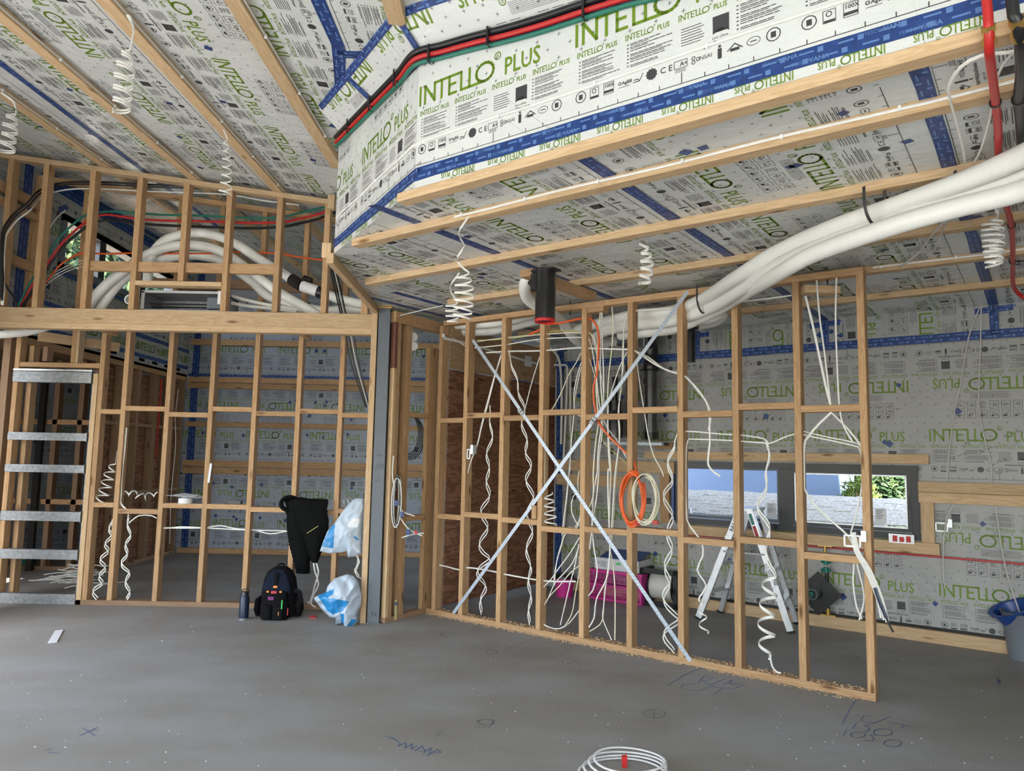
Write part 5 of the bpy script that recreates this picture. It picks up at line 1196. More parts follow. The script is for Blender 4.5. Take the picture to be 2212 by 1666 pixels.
VC = [('leftmost thick white cable of the middle bunch', a([(545, 0), (520, 300), (505, 600), (500, 800), (510, 1000), (520, 1180), (490, 1400), (470, 1666)])+b([(440, 200), (400, 300), (340, 420)])[1:]),
      ('white cable dropping next to the orange one', a([(555, 0), (545, 250), (540, 500), (545, 800), (560, 1000), (550, 1200), (520, 1450), (510, 1666)])+b([(405, 260), (390, 560), (370, 740)])),
      ('white cable dropping straight in the third bay', a([(560, 30), (558, 300), (570, 600), (575, 850), (565, 1020), (560, 1250), (530, 1500), (525, 1666)])+b([(430, 300), (395, 540), (410, 740), (435, 880), (430, 980), (400, 1090), (360, 1140)])),
      ('white cable falling from the top plate past the strap tensioner', a([(655, 0), (668, 180), (655, 430), (625, 700), (612, 950), (620, 1250), (630, 1400), (645, 1666)])+b([(545, 300), (540, 560), (545, 720), (575, 900), (590, 1150), (588, 1520)])),
      ('long white conduit tail hanging to the bottom plate', a([(618, 1000), (615, 1200), (625, 1500), (640, 1666)])+b([(530, 50), (530, 300), (540, 560), (545, 730), (520, 980), (430, 1170), (410, 1330), (365, 1410)])),
      ('cream cable dropping beside the right stud of the third bay', a([(810, 80), (775, 250), (770, 600), (740, 850), (725, 1100), (735, 1300), (690, 1666)])+b([(575, 300), (560, 560), (545, 800), (510, 1050), (490, 1250), (485, 1340), (560, 1520)])),
      ('cream cable hanging close to the previous one and turning left at the floor', a([(800, 100), (765, 400), (755, 800), (720, 1050), (730, 1350), (700, 1666)])+b([(590, 200), (570, 560), (540, 830), (500, 1100), (485, 1340), (430, 1410), (370, 1445)])),
      ('pale cable fanning out at the top of the third bay', a([(430, 270), (470, 330), (485, 420), (520, 560), (560, 760), (580, 1000)])),
      ('pale cable fanning out below the first in the third bay', a([(425, 330), (455, 420), (480, 560), (500, 700), (520, 900), (540, 1040)])),
      ('pale cable fanning out lowest at the top of the third bay', a([(425, 530), (460, 620), (490, 740), (500, 900), (520, 1040)])),
      ('white cable crossing from the right stud to the nog of the third bay', a([(805, 470), (740, 600), (690, 740), (640, 900)])),
      ('thin pale cable crossing behind the orange one', a([(565, 1130), (620, 1240), (700, 1340), (800, 1520)])),
      ('white cable slanting left in the second bay', a([(350, 470), (300, 570), (220, 700), (160, 850), (70, 1020), (0, 1110)])+[(1178, 905), (1177, 1000), (1176, 1060)]),
      ('pair of pale cables narrowing in the second bay', a([(350, 570), (300, 740), (275, 900), (280, 1000), (270, 1150), (245, 1450), (235, 1666)])+b([(205, 0), (180, 250), (150, 480), (135, 620)])),
      ('pale cable looping left of the third stud', a([(350, 620), (320, 740), (290, 900), (280, 1010), (300, 1080), (345, 1110)])),
      ('white cable looping over the lower nog of the second bay', b([(290, 480), (240, 560), (190, 550), (150, 640), (120, 750), (90, 850), (70, 1040)])),
      ('white cable beside the looping one in the second bay', b([(290, 460), (260, 560), (170, 600), (130, 700), (100, 800), (75, 930), (65, 1040)])),
      ('cable slanting from the third stud to the bottom left, uppermost', b([(285, 640), (200, 780), (110, 900), (40, 1000), (-40, 1080)])),
      ('cable slanting from the third stud to the bottom left, middle', b([(285, 880), (200, 950), (110, 1060), (40, 1130), (-20, 1220), (-60, 1320), (-40, 1380), (20, 1410)])),
      ('cable slanting from the third stud to the bottom left, lowest', b([(285, 700), (230, 850), (140, 960), (70, 1040), (0, 1200)])),
      ('white cable falling to the bottom plate in the second bay, left one', b([(280, 700), (240, 900), (200, 1050), (160, 1220), (120, 1390)])),
      ('white cable falling to the bottom plate in the second bay, right one', b([(285, 800), (280, 950), (250, 1120), (220, 1290), (160, 1400)])),
      ('loose loop of cable lying on the bottom plate in the second bay', b([(-90, 1300), (-40, 1370), (40, 1415), (120, 1420), (200, 1370), (285, 1260)])),
      ('white cable falling through the fourth bay to the twisted tail', [(1372, 760), (1378, 800), (1385, 850), (1392, 890), (1400, 940), (1412, 985), (1426, 1010), (1434, 1030)]),
      ('pale cable rising behind the third stud of the second bay', b([(285, 70), (270, 150), (275, 260), (290, 330)])),
      ('pale cable in a loose loop behind the third stud', b([(285, 240), (230, 290), (215, 400), (250, 500), (285, 540)]))]
for i, (lab, px) in enumerate(VC): cw(lab, px, 5.0+.012*(i % 4), .0055 if i < 5 else .0045, 'cable' if i % 3 else 'cablecream')
cw('white cable running level low through the left bays of the long stud frame', c([(405, 1315), (450, 1325), (510, 1340), (540, 1330), (600, 1335), (690, 1352), (720, 1360), (800, 1375), (880, 1388), (960, 1395), (1060, 1395)]), 5.01, .006)
pair('twisted pair tail in the first bay of the long stud frame', c([(650, 570), (660, 700), (640, 850), (650, 950), (625, 1050), (630, 1150), (615, 1250), (640, 1300), (600, 1370), (630, 1450), (600, 1550)]), 7, 7)
pair('pair of cables hanging straight down the first bay from the top', c([(705, 330), (670, 440), (640, 570), (620, 660), (600, 750), (560, 850), (535, 950), (533, 1040)]), 3, 1)
pair('twisted pair tail left of the strap crossing in the second bay', c([(740, 310), (780, 450), (810, 580), (815, 700), (840, 830), (830, 900), (850, 980), (840, 1090), (845, 1200), (830, 1300), (850, 1370), (835, 1450), (850, 1520), (830, 1600)]), 6, 9)
cw('pale cable joining the twisted pair from the right stud', c([(890, 330), (850, 460), (820, 580)]), 5.02, .0045)
pair('twisted pair tail in the fourth bay, left of the window', [(1456, 965), (1446, 1000), (1448, 1040), (1440, 1070), (1444, 1110), (1450, 1150), (1442, 1200), (1445, 1240), (1436, 1280), (1450, 1320), (1458, 1345), (1440, 1380), (1448, 1410)], 9, 6)
cw('single cable tail waving down the fifth bay below the lower nog', e3([(165, 600), (165, 800), (170, 900), (200, 950), (235, 1000), (240, 1060), (215, 1120), (255, 1190), (225, 1240), (225, 1260)]), 5.01, .006)
coil('twisted_cable', 'spring shaped end of the single cable tail in the fifth bay', onT([(1512, 1300), (1518, 1335), (1522, 1370)], 5.01), [.022, .03, .032], 2.2, E2, w_=.006)
pair('twisted pair tail hanging in front of the aluminium ladder', e3([(520, 565), (535, 640), (520, 700), (510, 770), (490, 850), (520, 920), (525, 1000), (530, 1090), (550, 1150)]), 5, 3)
coil('twisted_cable', 'wide double spring of cable in front of the aluminium ladder', onT([(1664, 1240), (1660, 1290), (1655, 1350), (1655, 1400), (1658, 1420)], 5.01), [.04, .055, .05, .06, .02], 4.2, E2, w_=.006, strands=2, sep=.02)
cw('cable tail ending on the bottom plate below the double spring', [(1664, 1420), (1668, 1440), (1678, 1452), (1687, 1454)], 5.01, .006)
cw('white cable curling down over the left window pane', [(1533, 960), (1530, 985), (1530, 1005), (1542, 1020), (1556, 1029)], 5.01, .007)
cw('white cable carried level across the window bays, upper one', [(1456, 965), (1462, 940), (1484, 932), (1560, 938), (1600, 940), (1650, 948), (1655, 958), (1660, 975)], 5.01, .005)
cw('white cable carried level across the window bays, lower one', [(1484, 1120), (1481, 1060), (1482, 980), (1486, 952), (1500, 949), (1580, 952), (1650, 957), (1666, 957), (1716, 938), (1760, 945), (1840, 962), (1858, 972), (1862, 1010), (1862, 1050), (1850, 1110), (1838, 1150)], 5.01, .005)
cw('pale cable leaving the right stud level above the window', [(1735, 932), (1790, 945), (1840, 955), (1862, 968), (1864, 1020), (1857, 1080), (1845, 1130)], 5.02, .0045)
cw('cable falling from the lower nog in front of the window to the junction bracket', [(1737, 1055), (1755, 1085), (1790, 1120), (1832, 1158), (1845, 1185)], 5.0, .0065)
cw('twin cable dropping diagonally from the pine block near the top right of the frame', [(1740, 640), (1755, 700), (1770, 770), (1785, 840), (1795, 878), (1793, 893), (1770, 915), (1745, 945), (1737, 965), (1737, 1055)], 5.0, .0075)
cw('straight cable dropping from the top plate beside the twin cable', [(1764, 605), (1770, 680), (1782, 770), (1795, 880), (1800, 895), (1830, 925), (1862, 965)], 5.0, .0055)
cw('straight cable dropping from the top plate nearest the end stud', [(1807, 598), (1805, 680), (1808, 780), (1813, 875), (1822, 920), (1842, 955)], 5.0, .0055)
for k in range(4):
    cw(['leftmost', 'second', 'third', 'rightmost'][k]+' of the four white cables leaving the junction bracket toward the floor', [(1838+3*k, 1150), (1846+3*k, 1190), (1868+4*k, 1230), (1893+4*k, 1290), (1903+6*k, 1335+5*k)], 4.95-.004*k, .0055)
cw('dark blue taped cable end held with the white ones below the junction bracket', [(1890, 1270), (1900, 1300), (1915, 1335)], 4.93, .010, 'navy')
cw('black tipped cable end hanging lowest beside the end stud', [(1914, 1333), (1922, 1352), (1930, 1366)], 4.93, .006, 'blackcable')
cw('cable loop hanging under the junction bracket, left strand', [(1845, 1215), (1843, 1260), (1850, 1310), (1862, 1338)], 5.03, .005)
cw('cable loop hanging under the junction bracket, right strand', [(1850, 1215), (1864, 1270), (1866, 1300), (1856, 1340)], 5.03, .005)
cw('pink striped pair of cables strung between the middle studs under the top plate', [(1365, 672), (1420, 668), (1470, 665), (1520, 672), (1560, 668), (1583, 655), (1600, 652), (1660, 645), (1710, 638)], 5.02, .006)
coil('coiled_cable', 'tight coil of white cable standing on the lower nog of the second bay', onT([(1185, 1065), (1188, 1100), (1190, 1136)], 5.01), [.035, .045, .05, .05], 4.2, E2, w_=.006)
# power cable coils hung on the fourth stud
def ringcoil(name, label, cx, cy, rx, ry, t, n, r, mat, tilt=0, spread=.012, parent=None, cat='cable coil'):
    root = thing(name, label, cat, ont(cx, cy, t)) if parent is None else parent
    k = (ont(cx, cy, t)-CAM).dot(FW)/FPX; rr = random.Random(len(label)); C0 = ont(cx, cy, t)
    for i in range(n):
        mb = MB(); P = []; dx = rr.uniform(-.4, .4)*spread*2; dz = rr.uniform(-.5, .5)*spread*2; sc = 1+rr.uniform(-.08, .08)
        for j in range(49):
            a_ = 2*PI*j/48; P.append(C0+E1*(rx*k*sc*math.cos(a_)+dx+tilt*k*math.sin(a_))+Z*(ry*k*sc*math.sin(a_)+dz)+E2*(-.02-i*.006+.01*math.sin(3*a_+i)))
        sweep(mb, P, r, n=8, caps=False); mb.build('loop', mat, root, True)
    return root
oc = ringcoil('orange_cable_coil', 'coil of orange power cable hung on the middle stud of the long frame', 1370, 1078, 26, 54, 4.955, 4, .0095, 'orange')
mb = MB(); p = ont(1378, 1130, 4.92); mb.cyl(p-E1*.02, p+E1*.02, .018, n=12); mb.build('tape_wrap', 'strapred', oc)
yc = ringcoil('white_cable_coil', 'coil of cream and lime cables hung beside the orange coil', 1398, 1078, 27, 50, 4.95, 6, .005, 'cablecream')
mb = MB(); p = ont(1388, 1033, 4.91); mb.box(p-E1*.02-Z*.03, E1*.035, E2*.03, Z*.06); mb.build('black_tape', 'blackplastic', yc)
mb = MB(); p = ont(1415, 1130, 4.90); mb.box(p-E1*.02-Z*.012, E1*.04, E2*.02, Z*.03); mb.build('red_tape', 'strapred', yc)
# coils in the return frame
def ry_(x, y): d = _ray(x, y); return CAM + d*((RA.dot(RN.normalized())-.02)/d.dot(RN)) 
bkc = thing('black_cable_coil', 'black cable coil hung in the short stud frame above its nog', 'cable coil', ony(892, 940, 6.75))
for i in range(5):
    C0 = ony(884+i, 938+2*i, 6.70+.01*i); k = 6.6/FPX; mb = MB(); sweep(mb, [C0+X*(20+2.2*i)*k*math.cos(a_)+Z*(42+1.5*i)*k*math.sin(a_) for a_ in np.linspace(0, 2*PI, 41)], .0045, n=6, caps=False); mb.build('loop', 'blackcable', bkc, True)
wbc = thing('mixed_cable_coil', 'long hank of black and white cables with blue tape hung in the short stud frame', 'cable coil', ony(858, 1080, 6.3))
for i in range(9):
    C0 = ony(857+RNG.uniform(-3, 3), 1085+RNG.uniform(-6, 6), 6.22-.008*i); k = 6.2/FPX; mb = MB(); rx_ = RNG.uniform(5, 11); sweep(mb, [C0+X*rx_*k*math.cos(a_)+Z*RNG.uniform(.97, 1.03)*52*k*math.sin(a_) for a_ in np.linspace(0, 2*PI, 41)], .0045, n=6, caps=False); mb.build('loop', 'blackcable' if i % 2 else 'cable', wbc, True)
for px, mt in (([(850, 985), (848, 1030), (855, 1060)], 'cable'), ([(856, 1085), (870, 1105), (895, 1115)], 'cable'), ([(865, 1120), (885, 1145), (912, 1158)], 'cable'), ([(868, 1162), (890, 1155), (915, 1152)], 'cable')):
    mb = MB(); sweep(mb, catmull(onY(px, 6.17), .02), .005, n=6); mb.build('tail', mt, wbc, True)
for px in ((856, 1088), (868, 1112), (882, 1151)):
    p = ony(px[0], px[1], 6.15); mb = MB(); mb.box(p-X*.015-Z*.02, X*.03, Y*.02, Z*.045); mb.build('blue_tape_band', 'blue_tape', wbc)
p = ony(898, 1151, 6.15); mb = MB(); mb.box(p-X*.012-Z*.012, X*.025, Y*.02, Z*.025); mb.build('red_tape_band', 'red', wbc)
# cables in the left frame
def aw(label, px, y=YA+.03, r=.0055, mat='cable', flat=.0032): return wire('frame_cable', label, 'cable', onY(px, y), r, mat, flat=flat, ref=-Y, n=6, step=.04)
g6 = lambda pts: Q(0, 680, 2.602, pts)
coil('hanging_cable', 'spring of white cable hanging right of the pocket door frame above the lower nog', onY(g6([(640, 830), (615, 900), (585, 1000), (565, 1050)]), YA+.02), [.02, .05, .05, .05], 5, Y, w_=.006, head=[ony(253, 975, YA+.02)])
pair_l = lambda label, px, amp, waves: None
def apair(label, px, amp, waves, y=YA+.02):
    C_ = catmull(onY(px, y), .02); K = len(C_); mb = MB(); D_ = y/FPX
    for s in (0, 1):
        P = [c_+X*math.cos(2*PI*waves*i/K+s*.6)*amp*D_*min(1, .25+2*i/K)+Y*math.sin(2*PI*waves*i/K+s*.6)*amp*D_*.5+Z*s*.015 for i, c_ in enumerate(C_)]
        sweep(mb, P, .0055, .003, n=6, ref=lambda i: -Y)
    return tag(mb.build('twisted_cable', 'cable', None, True), label, 'cable')
apair('twisted pair of cables falling to the floor right beside the pocket door frame', g6([(625, 1160), (615, 1260), (590, 1340), (575, 1420), (575, 1480), (545, 1540), (535, 1600)]), 7, 5)
apair('twisted pair of cables falling down the second bay from the pocket door frame', g6([(715, 1130), (725, 1250), (695, 1400), (720, 1470), (715, 1540), (722, 1605)]), 5, 4.5)
aw('pair of cables running up the second stud of the left frame', g6([(710, 635), (700, 760), (685, 900), (680, 1010), (678, 1060), (710, 1095)]), r=.008)
coil('hanging_cable', 'white cable curled level above the lower nog in the second bay of the left frame', onY(g6([(700, 1005), (760, 1010), (800, 1030), (850, 1015), (888, 1005)]), YA+.0), [.02, .03, .04, .03, .01], 4, Y, w_=.006)
aw('cable leaving the lower nog toward the third stud of the left frame', g6([(720, 1175), (780, 1130), (850, 1130), (880, 1145)]))
k8 = lambda pts: Q(340, 1040, 5.53, pts)
aw('two white cables strung level through the left frame, straight one', k8([(55, 555), (300, 560), (600, 560), (900, 575), (1200, 585), (1550, 592)]), YA+.045)
aw('two white cables strung level through the left frame, sagging one', k8([(70, 565), (300, 545), (520, 555), (600, 548), (750, 530), (900, 560), (1000, 572), (1150, 580), (1350, 628), (1550, 595)]), YA+.05)
coil('hanging_cable', 'springy loops of white cable on the lower nog beside the jacket', onY([(690, 1094), (705, 1092), (722, 1092)], YA+.04), [.05, .05, .05], 4, Y, w_=.006)
coil('hanging_cable', 'loops of white cable on the lower nog near the plastic bag', onY([(738, 1088), (750, 1086), (762, 1082)], YA+.04), [.05, .05, .04], 2.5, Y, w_=.006)
aw('twisted white cable tail hanging below the jacket to the floor', [(676, 1205), (680, 1235), (688, 1262), (675, 1290), (672, 1305), (682, 1312)], YA-.05, .007)
aw('second twisted white cable tail below the jacket', [(680, 1210), (688, 1235), (680, 1265), (675, 1285), (668, 1303), (664, 1300)], YA-.04, .007)
aw('white cable loop showing between the two plastic bags', [(770, 1200), (776, 1215), (768, 1235), (774, 1248)], 6.5, .006)

wire('loose_cable', 'thin white wire stretched above the short stud frame to the low ceiling', 'cable', [ony(862, 682, 6.35), ony(905, 672, 6.2), ony(958, 660, 6.0)], .004, 'cable')
wire('loose_cable', 'thin white wire falling from the level hoses to the first stud of the long frame', 'cable', [ont(968, 723, 5.15), ont(990, 738, 5.05), ont(1008, 750, 4.99)], .004, 'cable')
from mathutils import noise as mnoise
# ------------------------------------------------------------------ extract canisters and box by the printed wall
def lathe_part(name, base, prof, mat, parent, n=28, axis=Z):
    mb = MB(); mb.lathe(base, prof, n, axis=axis); return mb.build(name, mat, parent, True)
ex = thing('silencer', 'tall grey metal silencer canister standing on the bracket behind the stud frame', 'silencer', ont(1402, 945, TD-.15))
TS = TD-.16
def post_(px, y0, y1, t): a_ = ont(px, y0, t); return a_, (ont(px, y1, t)-a_).z
b0, h0 = post_(1406, 945, 800, TS)
lathe_part('canister', b0, [(.0, 0), (.062, 0), (.062, h0), (.0, h0)], 'darkmetal', ex)
lathe_part('base_collar', b0-Z*.02, [(.066, 0), (.068, .07), (.066, .07)], 'blackplastic', ex)
lathe_part('rubber_collar', b0+Z*(h0-.01), [(.068, 0), (.078, .02), (.074, .09), (.06, .13), (0, .13)], 'blackplastic', ex)
mb = MB(); P = [b0+Z*(h0+.10), b0+Z*(h0+.2), b0+Z*(h0+.27)-E2*.03, b0+Z*(h0+.29)-E2*.12, b0+Z*(h0+.28)-E2*.22]
sweep(mb, catmull(P, .02), .07, n=24, rfun=lambda q: 1+.03*math.sin(q*260)); mb.build('elbow', 'blackplastic', ex, True)
ex2 = thing('silencer', 'second grey metal silencer canister half hidden by the middle stud', 'silencer', ont(1362, 945, TD-.17))
b0, h0 = post_(1364, 945, 800, TS); lathe_part('canister', b0, [(.0, 0), (.055, 0), (.055, h0), (.0, h0)], 'darkmetal', ex2); lathe_part('rubber_collar', b0+Z*(h0-.01), [(.06, 0), (.066, .02), (.062, .08), (0, .1)], 'blackplastic', ex2)
ex3 = thing('silencer', 'short wide black collared canister left of the tall ones', 'silencer', ont(1325, 945, TD-.17))
b0, h0 = post_(1328, 945, 885, TS); lathe_part('canister', b0, [(.0, 0), (.085, 0), (.085, h0*.8), (.06, h0)], 'darkmetal', ex3); lathe_part('collar', b0+Z*h0*.9, [(.064, 0), (.064, .12), (0, .12)], 'blackplastic', ex3); lathe_part('pipe', b0+Z*(h0+.05), [(.03, 0), (.03, .3), (0, .3)], 'blackplastic', ex3)
br = thing('support_bracket', 'galvanised bracket rail carrying the silencer canisters', 'bracket', ont(1365, 960, TD-.2))
a_, b_ = ont(1300, 958, TD-.25), ont(1440, 960, TD-.25)
mb = MB(); mb.bar(a_, b_, .12, .025); mb.build('tray', 'blackplastic', br)
mb = MB(); mb.bar(a_-E2*.065+E1*.05, b_-E2*.065, .006, .03); mb.build('rail', 'galv', br)
mb = MB(); mb.cyl(b_-E2*.07-E1*.02, b_-E2*.10-E1*.02, .016, n=8); mb.build('bolt', 'galv', br)
tag(board('backing_block', ont(1415, 962, TD-.035), ont(1455, 964, TD-.035), .04, .07, 'stud'), 'timber backing block at the right end of the silencer bracket', 'block')
bx = thing('extract_box', 'grey metal ventilation box fixed high on the printed wall behind the hoses', 'box', ST(-3.75, TD-.2, 2.5))
cbox('casing', ont(1372, 715, TD-.22), .34, .30, .30, 'steelgrey', bx, E1)
cbox('edge_strip', ont(1391, 722, TD-.385), .02, .01, .26, 'galv', bx, E1)
cb_ = ont(1305, 738, 6.1); mb = MB(); mb.lathe(cb_, [(.05, 0), (.085, .0), (.085, .05), (.06, .05)], 24, axis=-E1*.0-E2); mb.build('red_gasket', 'strapred', bx, True)
# white water pipes in the corner
for k, (px, nm) in enumerate((([(1232, 800), (1232, 860), (1232, 920), (1232, 985), (1214, 1180)], 'left'), ([(1184, 789), (1215, 789), (1225, 793), (1225, 830), (1222, 900), (1218, 980), (1216, 1010)], 'middle'))):
    wire('water_pipe', 'white plastic water pipe in the corner by the plywood partition, '+nm+' one', 'pipe', onT(px, TD-.05), .013, 'cable')
wire('water_pipe', 'white plastic water pipe curving from the hoses into the corner behind the stud frame', 'pipe', [ont(1105, 725, 6.3), ont(1150, 732, 6.5), ont(1188, 752, 6.7), ont(1208, 780, TD-.06), ont(1213, 850, TD-.06), ont(1212, 960, TD-.06)], .015, 'cable')
wire('water_pipe', 'white pipe running along the top of the plywood partition', 'pipe', [ons(958, 722, -4.46), ons(962, 731, -4.46), ons(1000, 740, -4.46), ons(1080, 763, -4.46), ons(1160, 786, -4.46)], .014, 'cable')
tag(cbox('ply_label', ons(1141, 781, -4.485), .13, .003, .11, 'paper', None, E2), 'white paper label stapled near the top of the plywood partition', 'label')
# blue taped strip beside the window
tag(cbox('blue_film', ST(-3.05, TD-.02, 1.12), .03, .03, .58, 'blueplastic', None, E1), 'strip of blue protective film at the left jamb of the ribbon window', 'film')

# ------------------------------------------------------------------ things on the floor behind the long frame
def onfloor(x, y): return onz(x, y, 0)
pb_ = thing('bucket', 'small bright pink bucket with a black lid behind the second bay of the long frame', 'bucket', onfloor(1219, 1288))
lathe_part('tub', onfloor(1219, 1288), [(0, 0), (.085, 0), (.10, .17), (.103, .17), (.103, .185), (.0, .185)], 'pink', pb_); lathe_part('lid', onfloor(1219, 1288)+Z*.185, [(.105, 0), (.105, .025), (.09, .045), (0, .045)], 'blackplastic', pb_)
mb = MB(); c0 = onfloor(1219, 1288)+Z*.18; sweep(mb, [c0+E1*.105*math.cos(q)+(-E2*.08-Z*.06)*math.sin(q) for q in np.linspace(0, PI, 16)], .004, n=6); mb.build('handle', 'white', pb_)
cr = thing('crate', 'bright pink slatted plastic crate carrying a cardboard box', 'crate', onfloor(1312, 1305))
K0 = onfloor(1268, 1292); K0 = K0+E1*0; Lc = .62; hc = .30; Dc = .38
mb = MB()
def grille(o, ux, uz, w_, h_, nx, nz, n):
    t_ = n*.004
    mb.box(o, ux*w_, uz*.02, t_); mb.box(o+uz*(h_-.03), ux*w_, uz*.03, t_*2); mb.box(o, ux*.02, uz*h_, t_); mb.box(o+ux*(w_-.02), ux*.02, uz*h_, t_); mb.box(o+uz*(h_*.48), ux*w_, uz*.02, t_)
    for i in range(1, nx): mb.box(o+ux*(w_*i/nx-.002), ux*.005, uz*h_, t_)
    for j in range(1, nz): mb.box(o+uz*(h_*j/nz-.002), ux*w_, uz*.005, t_)
for (o, u_, n_, w_) in ((K0, E1, E2, Lc), (K0+E2*Dc, E1, -E2, Lc), (K0, E2, E1, Dc), (K0+E1*Lc, E2, -E1, Dc)): grille(o, u_, Z, w_, hc, int(w_/.022), 13, n_)
mb.box(K0, E1*Lc, E2*Dc, Z*.006); mb.build('basket', 'pink', cr)
mb = MB(); mb.box(K0-E1*.01-E2*.012+Z*(hc-.02), E1*(Lc+.02), E2*.014, Z*.025); mb.build('rim', 'pink', cr)
cbx = thing('carton', 'white and blue cardboard carton lying on the pink crate', 'carton', K0+Z*hc)
O_ = K0+Z*(hc+.006)+E1*.07+E2*.03; mb = MB(); mb.box(O_, E1*.50, E2*.28, Z*.115); mb.build('body', 'paper', cbx)
mb = MB(); mb.box(O_+E1*.05+E2*.02+Z*.115, E1*.45, E2*.25+Z*.06, Z*.008); mb.build('flap', 'blueplastic', cbx)
f = Flat(); f.rect(.25, .06, .05, .022, 0); f.rect(.32, .06, .05, .022, 0); f.rect(.38, .06, .08, .022, 0)
V, T, I = f.arrays(); mb = MB(); mb.v = [tuple(O_+E1*p[0]+Z*p[1]-E2*.001) for p in V]; mb.f = [tuple(int(q) for q in t) for t in T]; mb.m = [0]*len(mb.f)
mb.build('green_print', 'limegreen', cbx)
f = Flat(); f.text('PROMAX', .36, .02, .02, 0, .02); f.text('25', .02, .05, .03, 0); [f.rect(.07, .03+.012*q, .07, .004, 0) for q in range(5)]
V, T, I = f.arrays(); mb = MB(); mb.v = [tuple(O_+E1*p[0]+Z*p[1]-E2*.001) for p in V]; mb.f = [tuple(int(q) for q in t) for t in T]; mb.m = [0]*len(mb.f); mb.build('dark_print', 'black_ink', cbx)
tb = thing('tool_tray', 'open black plastic case leaning on the crate and cable reel', 'case', K0+Z*.3)
mb = MB(); q0 = ont(1376, 1236, (K0+E2*.2).dot(E2)); mb.box(q0-Z*.02, E1*.22-Z*.04, E2*.2, (Z*.16+E1*.05)*.25); mb.box(q0+Z*.02, E1*.16+Z*.06-Z*.13, E2*.2, Z*.05); mb.build('case', 'blackplastic', tb)
rl = thing('cable_reel_box', 'black cable dispenser frame holding a grey cable drum', 'cable reel', onfloor(1412, 1305))
R0 = onfloor(1381, 1306); w_ = .40; h_ = .36; d_ = .34
mb = MB()
for (x_, t_) in ((0, 0), (w_-.045, 0), (0, d_-.04), (w_-.045, d_-.04)): mb.box(R0+E1*x_+E2*t_, E1*.045, E2*.04, Z*h_)
for t_ in (0, d_-.04): mb.box(R0+E2*t_, E1*w_, E2*.04, Z*.05); mb.box(R0+E2*t_+Z*(h_-.045), E1*w_, E2*.04, Z*.045)
for x_ in (0, w_-.045): mb.box(R0+E1*x_, E1*.045, E2*d_, Z*.05); mb.box(R0+E1*x_+Z*(h_-.045), E1*.045, E2*d_, Z*.045); mb.box(R0+E1*x_+Z*.14, E1*.03, E2*d_, Z*.06)
mb.box(R0+E2*(d_-.01), E1*w_, E2*.01, Z*h_)
mb.build('frame', 'blackplastic', rl)
c0 = R0+E1*.07+E2*.17+Z*.185; mb = MB(); mb.cyl(c0, c0+E1*.012, .155, n=36); mb.cyl(c0+E1*.25, c0+E1*.262, .155, n=36); mb.build('drum_flanges', 'blackplastic', rl)
mb = MB(); mb.lathe(c0, [(.0, .012)]+[(.135+.004*math.sin(q*PI), .012+.238*q/40) for q in range(41)]+[(0, .25)], 32, axis=E1); mb.build('wound_cable', 'cablegrey', rl, True)

# aluminium step ladder with writing
ld = thing('step_ladder', 'aluminium double sided step ladder with electrical firm lettering on its leg', 'step ladder', onfloor(1640, 1340))
FA, FB = onfloor(1709, 1370), onfloor(1716, 1339)          # near right leg foot, far right leg foot
FC, FD = onfloor(1514, 1335), onfloor(1552, 1323)
td = FA.dot(E2); TPz = 1.02
topR = ont(1628, 1098, td+.16); topL = ont(1608, 1098, td+.16)
def leg(a_, b_, nm='leg', w_=.058): 
    mb = MB(); d = (b_-a_).normalized(); s_ = d.cross(E2).normalized()
    mb.box(a_-s_*w_/2, b_-a_, s_*w_, E2*.004); mb.box(a_-s_*w_/2, b_-a_, s_*.004, E2*.028); mb.box(a_+s_*(w_/2-.004), b_-a_, s_*.004, E2*.028)
    o = mb.build(nm, 'alu', ld); 
    mb = MB(); mb.box(a_-s_*.031-E2*.003, s_*.062, E2*.036, d*.022); mb.build('rubber_foot', 'blackplastic', o if False else ld); return o
def at_t(p, t): return ST(p.dot(E1), t, p.z)
ntR0, ntR1 = FA, at_t(topR, td+.03); leg(ntR0, ntR1)
nL0, nL1 = at_t(FC, td-.0), at_t(topL, td+.03); leg(nL0, nL1)
depth = .40
fR0, fR1 = FA+E2*depth+E1*-.06, at_t(topR, td+.30); leg(fR0, fR1, w_=.045)
fL0, fL1 = nL0+E2*depth+E1*.06, at_t(topL, td+.30); leg(fL0, fL1, w_=.045)
mb = MB(); mb.box(at_t(topL, td-.0)-E1*.03-Z*.015, E1*((topR-topL).dot(E1)+.07), E2*.36, Z*.022); mb.build('top_cap', 'alu', ld)
for k in range(1, 4):
    u = k/4
    for (A0, A1, B0, B1, off) in ((ntR0, ntR1, fR0, fR1, 0), (nL0, nL1, fL0, fL1, 0)):
        a_ = A0.lerp(A1, u); b_ = B0.lerp(B1, u); mb = MB(); sgn = 1 if A0 is ntR0 else -1
        mb.box(a_-E1*.04*1+E2*.004, E1*.08, b_-a_, Z*.006); mb.box(a_-E1*.04+E2*.004-Z*.03, E1*.006, b_-a_, Z*.03); mb.build('tread', 'alu', ld)
u = .56; mb = MB(); mb.bar(nL0.lerp(nL1, .62)-E2*.004, ntR0.lerp(ntR1, .62)-E2*.004, .004, .016); mb.build('spreader_bar', 'galvdull', ld)
def ondecal(o, d, up, f_, name, mat, parent):
    V, T, I = f_.arrays(); mb = MB(); mb.v = [tuple(o+d*p[0]+up*p[1]) for p in V]; mb.f = [tuple(int(q) for q in t) for t in T]; mb.m = [0]*len(mb.f); return mb.build(name, mat, parent)
d = (ntR0-ntR1).normalized(); up = -(d.cross(E2)).normalized(); up = up if up.x > 0 else -up
o_ = ntR1.lerp(ntR0, .43)-E2*.0012
f = Flat(); f.text('PHASEONE', 0, 0, .030, 0, .02); ondecal(o_-up*.002, d, up, f, 'lettering', 'black_ink', ld)
